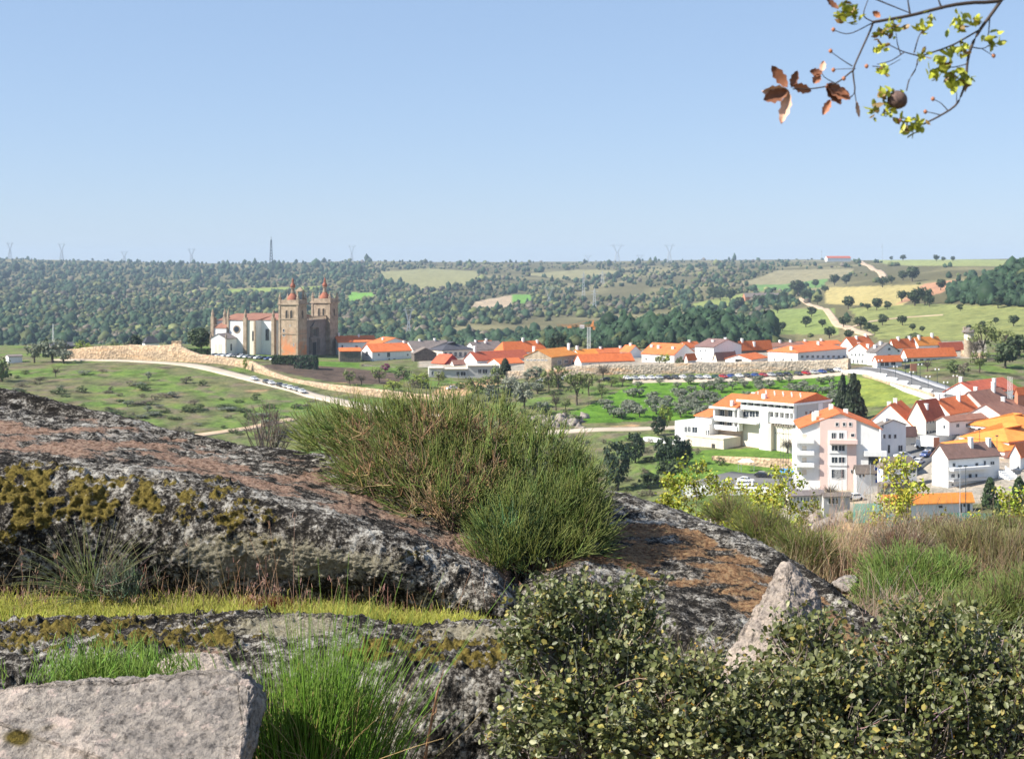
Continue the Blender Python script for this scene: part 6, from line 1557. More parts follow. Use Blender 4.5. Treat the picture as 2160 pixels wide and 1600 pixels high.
def bl(px, py, x, y, rx, ry, s=1.0):
    return s * np.exp(-(((px - x) / rx) ** 2 + ((py - y) / ry) ** 2))
def mask_a(px, py, v, X):
    edge = np.interp(px, [-200, 0, 200, 400, 600, 800, 950, 1060], [955, 975, 985, 1012, 1058, 1115, 1180, 1240])
    ab = edge - py                                     # >0 on the upper slab
    n = fbm(X * np.array([1.5, 1.5, 5]) + 2, 4)
    sed = smooth(-8, 25, ab) * (1 - smooth(70, 130, ab + 60 * n)) * .75 + .25 * smooth(.1, .5, n) * smooth(-8, 25, ab)
    sed = sed * (.62 + .75 * smooth(-.35, .35, fbm(X * np.array([2.5, 4, 9]) + 50, 4)))
    moss = bl(px, py, 60, 1035, 90, 45, .9) + bl(px, py, 200, 1060, 150, 60, .75) + bl(px, py, 330, 1050, 60, 30, .6) + bl(px, py, 40, 1120, 60, 40, .8) + bl(px, py, 480, 1090, 110, 55, .62) + bl(px, py, 560, 1140, 90, 45, .5) + bl(px, py, 900, 1170, 110, 30, .45) + bl(px, py, 450, 1030, 60, 18, .8) + bl(px, py, 100, 990, 90, 22, .6)
    tan = bl(px, py, 450, 1160, 170, 70, .55) + bl(px, py, 600, 1180, 140, 60, .5) + bl(px, py, 800, 1190, 160, 50, .55) + bl(px, py, 250, 1180, 120, 60, .2) + .3 * smooth(0, 40, ab) * smooth(.0, .4, -n)
    moss = np.minimum(moss, .78) + .20 * smooth(-70, -20, ab) * (1 - smooth(-20, 5, ab)) + .18 * smooth(-190, -120, ab) * (1 - smooth(-60, 0, ab)) * smooth(650, 250, px)
    return {'sedum': sed, 'moss': moss + .2 * n, 'tan': tan}
loft('granite_outcrop', 'long lichen-crusted granite outcrop rising to the left behind the grass', [
 (-1150, [(1500, 7.1), (1480, 7.2), (1460, 7.4), (1420, 7.8), (1380, 8.4), (1340, 9.0), (1300, 9.8), (1320, 12)]),
 (-850, [(1330, 7.2), (1250, 7.25), (1180, 7.3), (1090, 7.55), (1010, 8.3), (940, 9.1), (890, 9.8), (990, 12)]),
 (-550, [(1310, 7.3), (1190, 7.18), (1085, 7.18), (970, 7.46), (885, 8.4), (822, 9.2), (778, 9.9), (890, 12)]),
 (-260, [(1310, 7.3), (1190, 7.16), (1080, 7.15), (955, 7.44), (868, 8.5), (805, 9.3), (760, 10), (880, 12)]),
 (-120, [(1310, 7.3), (1190, 7.16), (1078, 7.15), (966, 7.44), (888, 8.5), (832, 9.2), (792, 9.9), (900, 12)]),
 (0, [(1305, 7.3), (1185, 7.16), (1072, 7.15), (975, 7.44), (905, 8.5), (855, 9.2), (820, 9.8), (930, 12)]),
 (200, [(1305, 7.3), (1190, 7.14), (1080, 7.13), (987, 7.44), (930, 8.45), (893, 9), (870, 9.5), (980, 11.5)]),
 (400, [(1305, 7.25), (1200, 7.06), (1100, 7.05), (1014, 7.34), (968, 8.3), (940, 8.9), (921, 9.4), (1020, 11.5)]),
 (600, [(1305, 7.2), (1215, 7.01), (1130, 6.95), (1058, 7.19), (1005, 8.1), (974, 8.7), (955, 9.3), (1050, 11)]),
 (800, [(1308, 7.15), (1240, 6.91), (1175, 6.85), (1115, 7.04), (1060, 7.9), (1010, 8.5), (977, 9.1), (1080, 11)]),
 (950, [(1314, 6.924), (1268, 6.878), (1225, 6.906), (1180, 7.034), (1120, 7.7), (1060, 8.3), (1012, 8.9), (1100, 10.8)]),
 (1050, [(1320, 6.874), (1290, 6.798), (1266, 6.806), (1238, 6.884), (1170, 7.55), (1100, 8.1), (1045, 8.8), (1120, 10.5)]),
 (1105, [(1350, 6.8), (1335, 6.85), (1320, 6.9), (1302, 7), (1250, 7.4), (1180, 8), (1120, 8.6), (1160, 10)]),
 (1135, [(1400, 6.8), (1390, 6.85), (1380, 6.9), (1370, 7), (1330, 7.4), (1280, 8), (1230, 8.6), (1240, 9.8)])], 700, 290, mask_a)
def mask_b(px, py, v, X):
    n = fbm(X * np.array([1.2, 1.2, 4]) + 12, 4)
    ridge = np.interp(px, [1080, 1290, 1400, 1500, 1600, 1700, 1800, 1880], [1050, 1041, 1066, 1101, 1147, 1200, 1272, 1335])
    dn = py - ridge
    sed = (.9 * smooth(18, 45, dn + 30 * n) * (1 - smooth(135, 185, dn + 40 * n)) + .25 * n) * (.6 + .8 * smooth(-.35, .35, fbm(X * np.array([2.5, 4, 9]) + 50, 4)))
    moss = bl(px, py, 1230, 1215, 80, 25, .45) + bl(px, py, 1340, 1110, 60, 25, .4) + bl(px, py, 1800, 1360, 120, 40, .4) + .1 * n
    tan = .42 * smooth(40, 80, dn) * smooth(-.1, .3, -n) + .35 * smooth(150, 190, dn) * (n > 0)
    return {'sedum': sed, 'moss': moss, 'tan': tan}
loft('granite_slab', 'rust-brown granite slab falling to the right of the broom bush', [
 (1070, [(1420, 6.7), (1370, 6.8), (1330, 7.0), (1260, 7.6), (1190, 8.4), (1110, 9.3), (1200, 11)]),
 (1120, [(1345, 6.66), (1300, 6.78), (1255, 7.0), (1190, 7.6), (1120, 8.4), (1056, 9.3), (1150, 11)]),
 (1200, [(1350, 6.6), (1290, 6.75), (1222, 7.1), (1165, 7.7), (1100, 8.5), (1040, 9.4), (1150, 11.2)]),
 (1290, [(1370, 6.55), (1300, 6.75), (1226, 7.2), (1170, 7.75), (1105, 8.5), (1041, 9.4), (1150, 11)]),
 (1400, [(1390, 6.5), (1320, 6.7), (1245, 7.2), (1190, 7.7), (1130, 8.3), (1066, 9.2), (1170, 10.8)]),
 (1500, [(1400, 6.4), (1340, 6.6), (1270, 7.1), (1215, 7.5), (1160, 8.1), (1101, 8.9), (1200, 10.5)]),
 (1600, [(1410, 6.3), (1365, 6.5), (1305, 6.9), (1250, 7.3), (1200, 7.8), (1147, 8.5), (1240, 10)]),
 (1700, [(1420, 6.2), (1385, 6.4), (1345, 6.7), (1295, 7.1), (1245, 7.6), (1200, 8.1), (1290, 9.5)]),
 (1800, [(1425, 6.1), (1400, 6.3), (1375, 6.5), (1340, 6.8), (1305, 7.2), (1272, 7.6), (1340, 9)]),
 (1880, [(1430, 6.05), (1415, 6.2), (1400, 6.4), (1375, 6.6), (1352, 6.9), (1335, 7.2), (1390, 8.3)]),
 (1960, [(1490, 6), (1480, 6.1), (1470, 6.3), (1455, 6.5), (1440, 6.8), (1430, 7.1), (1450, 8)])], 420, 200, mask_b, 'rust_rock')
def mask_c(px, py, v, X):
    n = fbm(X * np.array([2, 2, 4]) + 22, 4)
    top = smooth(1400, 1370, py)
    moss = bl(px, py, 170, 1345, 190, 35, .75) + bl(px, py, 470, 1345, 90, 25, .5) + bl(px, py, 880, 1375, 150, 28, .62) + bl(px, py, 1040, 1380, 120, 30, .6) + bl(px, py, 780, 1380, 60, 20, .6) + bl(px, py, 930, 1410, 100, 25, .6) + .42 * top + .15 * n
    sed = bl(px, py, 420, 1380, 120, 40, .7) + bl(px, py, 350, 1300, 200, 12, .5) + .1 * n
    tan = bl(px, py, 600, 1320, 120, 25, .6) + bl(px, py, 1000, 1335, 140, 20, .6) + bl(px, py, 760, 1440, 60, 60, .3) + .2 * n * top
    return {'sedum': sed, 'moss': moss, 'tan': tan + .25 * top}
loft('mossy_rock', 'low mossy rock ledge in front of the yellow-green grass', [
 (-1000, [(1760, 5.6), (1720, 5.65), (1680, 5.8), (1640, 6.15), (1600, 6.6), (1600, 6.9)]),
 (-620, [(1700, 5.62), (1560, 5.65), (1420, 5.8), (1370, 6.15), (1330, 6.6), (1360, 6.9)]),
 (-220, [(1700, 5.62), (1560, 5.65), (1400, 5.8), (1350, 6.15), (1318, 6.6), (1350, 6.9)]),
 (0, [(1700, 5.62), (1540, 5.7), (1405, 5.8), (1345, 6.2), (1312, 6.6), (1345, 6.9)]),
 (120, [(1700, 5.67), (1530, 5.7), (1400, 5.85), (1335, 6.25), (1302, 6.65), (1340, 6.95)]),
 (300, [(1680, 5.72), (1500, 5.8), (1385, 5.95), (1330, 6.3), (1295, 6.7), (1335, 7)]),
 (450, [(1680, 5.72), (1500, 5.8), (1392, 5.95), (1332, 6.3), (1292, 6.7), (1335, 7)]),
 (600, [(1680, 5.72), (1500, 5.8), (1385, 5.95), (1325, 6.3), (1293, 6.7), (1335, 7)]),
 (750, [(1690, 5.72), (1510, 5.8), (1378, 5.95), (1332, 6.25), (1302, 6.6), (1345, 6.95)]),
 (880, [(1700, 5.72), (1540, 5.7), (1396, 5.85), (1352, 6.2), (1324, 6.5), (1360, 6.85)]),
 (1000, [(1700, 5.72), (1540, 5.7), (1402, 5.8), (1346, 6.15), (1313, 6.5), (1350, 6.85)]),
 (1120, [(1700, 5.72), (1545, 5.7), (1398, 5.8), (1332, 6.2), (1304, 6.55), (1345, 6.85)]),
 (1250, [(1700, 5.72), (1560, 5.7), (1430, 5.75), (1372, 6.1), (1342, 6.4), (1390, 6.7)]),
 (1360, [(1720, 5.72), (1640, 5.7), (1560, 5.75), (1500, 6.1), (1470, 6.4), (1500, 6.7)])], 540, 165, mask_c)

def hull_rock(name, label, pts, mat, cuts=5, amp=1.0, cat='rock', mask=None, bev=.02):
    bm = bmesh.new()
    for p in pts: bm.verts.new(P(*p))
    r = bmesh.ops.convex_hull(bm, input=bm.verts)
    bmesh.ops.delete(bm, geom=list({g for g in r['geom_interior'] + r['geom_unused'] if isinstance(g, bmesh.types.BMVert)}), context='VERTS')
    bmesh.ops.dissolve_limit(bm, angle_limit=.05, verts=bm.verts, edges=bm.edges)
    bmesh.ops.bevel(bm, geom=list(bm.edges), offset=bev, segments=2, profile=.6, affect='EDGES', clamp_overlap=True)
    bmesh.ops.triangulate(bm, faces=bm.faces)
    for _ in range(cuts):
        L = np.median([e.calc_length() for e in bm.edges])
        ed = [e for e in bm.edges if e.calc_length() > .012]
        if len(bm.faces) > 60000 or not ed: break
        bmesh.ops.subdivide_edges(bm, edges=[e for e in ed if e.calc_length() > L * .7], cuts=1)
        bmesh.ops.triangulate(bm, faces=[f for f in bm.faces if len(f.verts) > 3])
    bm.normal_update()
    V = np.array([v.co[:] for v in bm.verts]); N = np.array([v.normal[:] for v in bm.verts]); F_ = np.array([[v.index for v in f.verts] for f in bm.faces])
    bm.free()
    d = .026 * fbm(V * 4.0, 3) + .018 * fbm(V * 14.0 + 3, 3) + .012 * np.abs(fbm(V * 38. + 6, 3)) + .005 * rng.normal(size=len(V)) * .4
    V = V + N * (d * amp)[:, None]
    px = V[:, 0] / V[:, 1] * FP + CX; py = HY - V[:, 2] / V[:, 1] * FP
    n = fbm(V * 5 + 30, 3)
    at = mask(px, py, n) if mask else {'moss': n * 0, 'sedum': n * 0, 'tan': n * 0}
    o = np.array([V[:, 0].mean(), V[:, 1].mean(), V[:, 2].min()])
    return obj(name, mesh_np(name, V - o, [F_], None, True, at), M[mat], None, label, cat, None, None, o)
# clean broken granite: pale, pink-spotted, with few lichens
def broken_granite(name, c0, c1, c2, dark=.5):
    m, nt, lk = nmat(name); bs = nt['Principled BSDF']; v = coords(nt, lk)
    a = noise(nt, lk, v, 3.0, 5, .65); b = noise(nt, lk, v, 38., 6, .75); c_ = noise(nt, lk, v, 9., 6, .7)
    col = ramp(nt, lk, a, [(.38, c0), (.52, c1), (.64, c2)])
    col = mix(nt, lk, .85, col, ramp(nt, lk, b, [(.36, (.28, .28, .29)), (.5, (.95, .95, .95)), (.66, (1.4, 1.36, 1.3))]), 'MULTIPLY')
    col = mix(nt, lk, ramp(nt, lk, c_, [(.60, 0), (.66, dark)]), col, (0.09, 0.075, 0.06))
    col = mix(nt, lk, ramp(nt, lk, noise(nt, lk, v, 6.0, 5, .7), [(.62, 0), (.68, .7)]), col, (0.56, 0.56, 0.46))
    at = nt.new('ShaderNodeAttribute'); at.attribute_name = 'moss'
    col = mix(nt, lk, ramp(nt, lk, at.outputs['Fac'], [(.45, 0), (.6, 1)]), col, ramp(nt, lk, b, [(.4, (0.05, 0.04, 0.01)), (.65, (0.23, 0.17, 0.035))]))
    pk = noise(nt, lk, v, 17., 4, .6)
    col = mix(nt, lk, ramp(nt, lk, pk, [(.58, 0), (.66, .75)]), col, (0.66, 0.52, 0.45))
    col = mix(nt, lk, ramp(nt, lk, pk, [(.30, .8), (.37, 0)]), col, (0.07, 0.06, 0.055))
    lk.new(col, bs.inputs['Base Color']); bs.inputs['Roughness'].default_value = .92; bs.inputs['Specular IOR Level'].default_value = .2
    sm = nt.new('ShaderNodeMath'); sm.operation = 'MULTIPLY_ADD'; lk.new(c_, sm.inputs[0]); sm.inputs[1].default_value = 1.6; lk.new(b, sm.inputs[2])
    bump(nt, lk, sm.outputs[0], 1.0, .03, bs)
    return m
M['granite'] = broken_granite('granite', (0.31, 0.275, 0.245), (0.41, 0.36, 0.315), (0.60, 0.50, 0.43), .85)
M['pink_granite'] = broken_granite('pink_granite', (0.46, 0.385, 0.325), (0.57, 0.475, 0.40), (0.68, 0.58, 0.50), .85)
hull_rock('granite_boulder', 'pale grey broken granite boulder filling the bottom left corner', [
 (-160, 1470, 4.42), (-160, 1700, 4.2), (-160, 1500, 4.95), (0, 1458, 4.42), (0, 1700, 4.1), (110, 1450, 4.42), (240, 1447, 4.40), (330, 1428, 4.38), (420, 1418, 4.36), (500, 1417, 4.31), (524, 1436, 4.27), (535, 1460, 4.24), (562, 1474, 4.5), (548, 1505, 4.36),
 (516, 1545, 4.08), (500, 1610, 3.98), (488, 1700, 3.85), (300, 1700, 3.95), (520, 1440, 4.85), (300, 1440, 5.0), (0, 1470, 4.95), (500, 1700, 4.9), (-160, 1700, 5.0)], 'granite', 9,
 bev=.008, mask=lambda px, py, n: {'moss': bl(px, py, 30, 1555, 60, 30, .75) + bl(px, py, 110, 1530, 40, 20, .5) + .35 * n, 'sedum': n * 0, 'tan': n * 0})
hull_rock('pointed_stone', 'pinkish pointed standing stone behind the holm oak shrubs', [
 (1654, 1190, 5.62), (1664, 1194, 5.62), (1692, 1226, 5.66), (1632, 1240, 5.55), (1592, 1305, 5.45), (1545, 1368, 5.4), (1515, 1450, 5.35), (1722, 1258, 5.55), (1750, 1325, 5.5), (1775, 1450, 5.4), (1650, 1450, 5.15), (1660, 1300, 5.38), (1560, 1440, 5.9), (1770, 1440, 5.9), (1690, 1222, 5.8)], 'pink_granite', 9, 1.0, bev=.006)
hull_rock('small_stone', 'small whitish stone at the bottom edge below the rush clump', [(690, 1608, 4.9), (715, 1590, 4.95), (770, 1588, 4.95), (800, 1606, 4.9), (740, 1640, 4.8), (690, 1640, 5.1), (800, 1640, 5.1), (740, 1600, 5.2)], 'granite', 5)
hull_rock('small_stone', 'low pale stone behind the slab beside the green broom', [(1755, 1228, 9.0), (1780, 1213, 9.05), (1806, 1209, 9.1), (1812, 1220, 9.0), (1790, 1250, 8.9), (1750, 1250, 9.3), (1812, 1250, 9.3)], 'granite', 4, .6)
hull_rock('small_stone', 'orange-brown broken stone edge above the bottom left boulder', [(330, 1400, 5.6), (370, 1378, 5.65), (440, 1372, 5.7), (500, 1398, 5.65), (510, 1425, 5.5), (400, 1440, 5.4), (330, 1440, 5.6), (450, 1440, 5.9)], 'pink_granite', 5)

# ================================================================ FOREGROUND PLANTS
def blades(base, tip, bend, r0, r1, col, K=4, sides=3, cvar=.25, tipcol=None):
    """curved stems from base to tip, sagging by bend"""
    N = len(base); u = np.linspace(0, 1, K)[None, :, None]
    P_ = base[:, None] + (tip - base)[:, None] * u + bend[:, None] * (4 * u * (1 - u))
    R_ = np.asarray(r0)[..., None] * np.ones((N, 1)) * (1 - np.linspace(0, 1, K)[None]) + r1 * np.linspace(0, 1, K)[None]
    V, F_ = stems(P_, R_, sides)
    c = np.array(col)[None] * rng.uniform(1 - cvar, 1 + cvar, (N, 1)) * (1 + .10 * rng.normal(size=(N, 3)))
    C = np.repeat(c[:, None], K, 1)
    if tipcol is not None:
        C = C + (np.array(tipcol)[None, None] - C) * (u ** 2) * .7
    C = np.repeat(C.reshape(-1, 3), sides, 0)
    return V, F_, np.clip(C, .005, .8)
def unit(a): return a / (np.linalg.norm(a, axis=-1, keepdims=True) + 1e-9)
def veg(name, label, cat, origin, parts, kind=None, group=None):
    """parts: [(part name, material, [(V,F,C)...])]"""
    t = thing(name, label, cat, origin, 0, group)
    if kind: t['kind'] = kind
    for nm, mt, ps in parts:
        V, Fs, C = join(*ps); obj(nm, mesh_np(nm, V - np.array(origin), Fs, C), M[mt], t, kind='stuff')
    return t
def sprays(nodes, dirs, n, ln, spread, col, r=.0022, cvar=.3, tipcol=None, up=.15):
    """n thin shoots fanning out of each node"""
    N = len(nodes)
    d = unit(np.repeat(dirs, n, 0) + rng.normal(size=(N * n, 3)) * spread + np.array([0, 0, up]))
    b = np.repeat(nodes, n, 0) + rng.normal(size=(N * n, 3)) * .008
    l = ln * rng.uniform(.55, 1.25, (N * n, 1))
    bd = rng.normal(size=(N * n, 3)) * l * .05 + np.array([0, 0, -.02]) * l
    return blades(b, b + d * l, bd, np.full(N * n, r), r * .45, col, 4, 3, cvar, tipcol)
def lobe_nodes(lobes, n, shell=(.45, 1.0)):
    """nodes through ellipsoid lobes given in photo pixels: (x, y, rx, ry, D, depth, root x, root y, root D, weight)"""
    out, dr = [], []
    W = np.array([l[9] for l in lobes], float); W /= W.sum()
    for l, w in zip(lobes, W):
        k = int(n * w); D = l[4]
        q = unit(rng.normal(size=(k, 3))) * (rng.uniform(shell[0] ** 2, shell[1] ** 2, (k, 1)) ** .5)
        c = P(l[0], l[1], D); p = c + q * np.array([l[2] * D / FP, l[5], l[3] * D / FP])
        out.append(p); dr.append(unit(unit(p - P(l[6], l[7], l[8])) + .35 * q))
    return np.concatenate(out), np.concatenate(dr)

def main_broom():
    lobes = [(705, 915, 80, 48, 8.5, .30, 880, 1080, 8.2, 1.1), (800, 915, 110, 60, 8.4, .35, 900, 1090, 8.2, 1.3), (905, 900, 110, 62, 8.4, .38, 940, 1100, 8.1, 1.5), (1010, 920, 115, 68, 8.4, .38, 990, 1120, 8.0, 1.5), (850, 985, 150, 60, 8.1, .30, 930, 1110, 8.0, 1.4),
             (1000, 1000, 140, 70, 8.1, .34, 1000, 1140, 7.9, 1.4), (1130, 985, 100, 85, 8.2, .35, 1100, 1180, 7.9, 1.4), (1205, 1060, 78, 95, 8.0, .32, 1150, 1200, 7.8, 1.5), (1150, 1100, 115, 80, 7.8, .30, 1130, 1215, 7.7, 1.3), (1075, 1130, 80, 70, 7.6, .22, 1090, 1220, 7.5, .9), (770, 1010, 60, 40, 8.0, .18, 800, 1060, 7.9, .5), (1045, 1085, 110, 60, 7.8, .28, 1080, 1200, 7.7, 1.0), (1130, 1165, 100, 45, 7.5, .22, 1130, 1240, 7.5, .9), (1225, 1120, 66, 66, 7.7, .24, 1170, 1220, 7.6, .9), (1040, 1180, 50, 40, 7.4, .15, 1070, 1240, 7.4, .5), (930, 1050, 120, 40, 7.8, .2, 960, 1130, 7.7, .7)]
    o = P(1060, 1200, 7.8)
    nd, dr = lobe_nodes(lobes, 1900, (.5, 1.04))
    g1 = sprays(nd, dr, 6, .125, .34, (0.185, 0.225, 0.058), .0027, .4, (0.36, 0.37, 0.12), .3)
    nd, dr = lobe_nodes(lobes[6:10], 420, (.45, 1.04))
    g2 = sprays(nd, dr, 6, .125, .34, (0.145, 0.20, 0.06), .0024, .38, (0.28, 0.33, 0.11))
    nd, dr = lobe_nodes(lobes[1:6] + lobes[-1:], 560, (.2, .8))
    b1 = sprays(nd - np.array([0, .11, .04]), dr, 5, .12, .6, (0.30, 0.215, 0.11), .0027, .45)
    nd, dr = lobe_nodes(lobes[9:10] + [(1060, 1160, 60, 60, 7.5, .15, 1070, 1240, 7.5, 1)], 130, (.2, 1.0))
    g3 = sprays(nd, dr, 6, .10, .35, (0.13, 0.22, 0.10), .0020, .3)
    # limbs from the roots to the lobes
    L0, L1 = [], []
    for l in lobes:
        for _ in range(26):
            q = unit(rng.normal(size=3)) * rng.uniform(.3, .9); L0.append(P(l[6] + rng.normal() * 12, l[7] + 12, l[8])); L1.append(P(l[0], l[1], l[4]) + q * np.array([l[2] * l[4] / FP, l[5], l[3] * l[4] / FP]))
    L0, L1 = np.array(L0), np.array(L1)
    lb = blades(L0, L1, rng.normal(size=L0.shape) * .03 - np.array([0, 0, .02]), np.full(len(L0), .006), .002, (0.17, 0.125, 0.085), 6, 4, .3)
    veg('broom_bush', 'large green and brown broom bush on the crest between the rocks', 'bush', o, [('stems', 'stemgreen', [g1, g2, g3]), ('dead_twigs', 'stemgreen', [b1]), ('branches', 'stemgreen', [lb])])
main_broom()

def rush_clump():
    n = 1500; o = P(680, 1640, 4.95)
    bx = rng.normal(665, 66, n); bD = rng.uniform(4.75, 5.25, n)
    b = np.array([P(x, 1640, D) for x, D in zip(bx, bD)])
    b[:, 2] = np.minimum(b[:, 2], -1.72)
    lean = (bx - 660) / 75 * .055 + rng.normal(size=n) * .05 + .02
    h = rng.gamma(9, .036, n) * np.where(np.abs(bx - 690) < 60, 1.08, .85)
    tip = b + np.column_stack([lean * (h / .33), rng.normal(size=n) * .05, h])
    g = blades(b, tip, np.column_stack([lean * -.12, rng.normal(size=n) * .01, 0 * h]), np.full(n, .0024), .0007, (0.14, 0.28, 0.03), 5, 3, .5, (0.26, 0.38, 0.08))
    n = 330
    b2 = b[:n] + rng.normal(size=(n, 3)) * .02; t2 = b2 + np.column_stack([rng.normal(size=n) * .12, rng.normal(size=n) * .08, rng.uniform(.12, .34, n)])
    d = blades(b2, t2, rng.normal(size=(n, 3)) * .02, np.full(n, .0017), .0008, (0.48, 0.36, 0.17), 5, 3, .3)
    veg('rush_clump', 'tall bright green rush-like broom clump beside the bottom left boulder', 'bush', o, [('stems', 'stemgreen', [g]), ('dry_stems', 'stemgreen', [d])])
rush_clump()
def herb():
    o = P(250, 1460, 5.3)
    nd = np.array([P(x, y, D) for x, y, D in zip(rng.normal(240, 85, 330), 1470 - rng.gamma(3, 14, 330), rng.uniform(4.95, 5.45, 330))])
    dr = np.tile([0.02, 0, 1.], (330, 1)) + rng.normal(size=(330, 3)) * .3
    g = sprays(nd, dr, 5, .075, .45, (0.15, 0.26, 0.04), .0019, .35, (0.22, 0.33, 0.08), .5)
    veg('green_herb', 'low bright green herb patch behind the bottom left boulder', 'plant', o, [('stems', 'stemgreen', [g])])
herb()
def grass_strip():
    n = 22000
    x = np.concatenate([rng.uniform(-220, 1120, n - 4000), rng.uniform(-900, -220, 4000)]); D = rng.uniform(6.66, 7.28, n)
    lim = np.interp(x, [-220, 600, 900, 1000, 1120], [7.2, 7.12, 7.02, 6.98, 6.9]); D = np.minimum(D, lim - rng.uniform(0, .35, n))
    X = (x - CX) * D / FP; Z = H(X, D) - .01
    b = np.column_stack([X, D, Z]); pt = fbm(b * 3.0, 3)
    h = rng.gamma(5, .0068, n) * (1 + .5 * pt) + .008
    t = b + np.column_stack([rng.normal(size=n) * .35 * h, rng.normal(size=n) * .3 * h, h])
    g = blades(b, t, rng.normal(size=(n, 3)) * (h * .12)[:, None], np.full(n, .0016), .0006, (0.48, 0.52, 0.075), 3, 3, .35, (0.64, 0.60, 0.19))
    n2 = 420
    x = rng.uniform(-100, 1130, n2); D = rng.uniform(6.8, 7.1, n2); X = (x - CX) * D / FP
    b = np.column_stack([X, D, H(X, D) - .01]); h = rng.gamma(4, .03, n2) + .02
    t = b + np.column_stack([rng.normal(size=n2) * .3 * h, rng.normal(size=n2) * .2 * h, h])
    s = blades(b, t, rng.normal(size=(n2, 3)) * .008, np.full(n2, .0014), .001, (0.34, 0.22, 0.14), 4, 3, .35)
    k = rng.choice(n2, 150); sd = sprays(t[k], np.tile([0, 0, 1.], (150, 1)), 4, .022, .4, (0.42, 0.26, 0.19), .002, .3)
    m = n2 = 1400
    x = rng.choice([rng.uniform(500, 600), 560], m) + rng.normal(size=m) * 22; D = rng.normal(6.98, .06, m); X = (x - CX) * D / FP
    b2 = np.column_stack([X, D, H(X, D)]); h = rng.uniform(.01, .045, m)
    rd = blades(b2, b2 + np.column_stack([rng.normal(size=m) * .01, rng.normal(size=m) * .01, h]), rng.normal(size=(m, 3)) * .003, np.full(m, .002), .0012, (0.20, 0.055, 0.03), 3, 3, .3)
    V, Fs, C = join(g, s, sd)
    obj('grass', mesh_np('grass', V, Fs, C), M['stemgreen'], label='strip of short yellow-green grass with dry seed stalks between the rocks', cat='grass', kind='stuff')
    V, Fs, C = join(rd); o = b2.mean(0); obj('red_moss', mesh_np('red_moss', V - o, Fs, C), M['stemgreen'], label='small dark red moss cushion in the yellow-green grass', cat='plant', loc=o)
grass_strip()
def tuft():
    o = P(195, 1262, 6.95); n = 150
    b = np.tile(o, (n, 1)) + rng.normal(size=(n, 3)) * np.array([.03, .02, .005])
    a = rng.normal(size=n) * .8 - .35; l = rng.uniform(.18, .50, n)
    t = b + np.column_stack([np.sin(a) * l, rng.normal(size=n) * .06 - .02, np.cos(a) * l * .85 - .05 * np.abs(a)])
    g = blades(b, t, np.column_stack([0 * a, 0 * a, .10 * l * np.abs(np.sin(a))]), np.full(n, .0021), .0006, (0.20, 0.24, 0.09), 7, 3, .35, (0.40, 0.36, 0.20))
    veg('grass_tuft', 'wiry arching grass tuft leaning against the outcrop foot at left', 'plant', o, [('blades', 'stemgreen', [g])])
    o = P(255, 1258, 6.95)
    nd = o + rng.normal(size=(110, 3)) * np.array([.06, .04, .03]) + np.array([0, 0, .04]); g = sprays(nd, np.tile([0, 0, 1.], (110, 1)) + rng.normal(size=(110, 3)) * .4, 6, .075, .35, (0.25, 0.29, 0.19), .0022, .3)
    w = sprays(nd[:30], np.tile([.1, 0, 1.], (30, 1)) + rng.normal(size=(30, 3)) * .5, 2, .20, .3, (0.27, 0.20, 0.16), .0018, .3)
    veg('grey_shrub', 'small grey-green shrub beside the wiry grass tuft', 'shrub', o, [('shoots', 'stemgreen', [g]), ('dry_stalks', 'stemgreen', [w])])
    # dry cane
    o = P(893, 1625, 4.9); t = thing('dry_cane', 'single tan dry cane standing before the dark ledge face', 'plant', o)
    p = np.array([[P(893, 1625, 4.9), P(903, 1560, 4.9), P(913, 1505, 4.9), P(922, 1462, 4.9), P(936, 1412, 4.9)]]) - o
    V, F_ = stems(p, np.array([[.0075, .0068, .006, .0045, .0012]]) * .75, 7)
    obj('cane', mesh_np('cane', V, [F_], np.broadcast_to(np.array([0.42, 0.22, 0.12]), V.shape), True), M['stemgreen'], t)
    V, F_ = stems(np.array([[P(912, 1508, 4.9), P(920, 1500, 4.88), P(922, 1478, 4.87)]]) - o, np.array([[.004, .003, .001]]), 5)
    obj('leaf_sheath', mesh_np('leaf_sheath', V, [F_], np.broadcast_to(np.array([0.5, 0.30, 0.17]), V.shape)), M['stemgreen'], t)
    # dead twiggy bush behind the outcrop crest
    o = P(565, 955, 9.8); n = 46
    d = unit(np.column_stack([rng.normal(size=n) * .6, rng.normal(size=n) * .4, np.abs(rng.normal(size=n)) + .5])); l = rng.uniform(.15, .36, n)
    e = o + d * l[:, None]; br = blades(np.tile(o - np.array([0, 0, .12]), (n, 1)), e, rng.normal(size=(n, 3)) * .03, np.full(n, .004), .0015, (0.20, 0.17, 0.14), 6, 4, .25)
    tw = sprays(o + d * (l * rng.uniform(.5, 1, n))[:, None], d, 7, .09, .6, (0.24, 0.20, 0.165), .0016, .3)
    veg('dead_bush', 'grey dead twiggy bush behind the crest left of the broom', 'bush', o, [('branches', 'stemgreen', [br]), ('twigs', 'stemgreen', [tw])])
tuft()

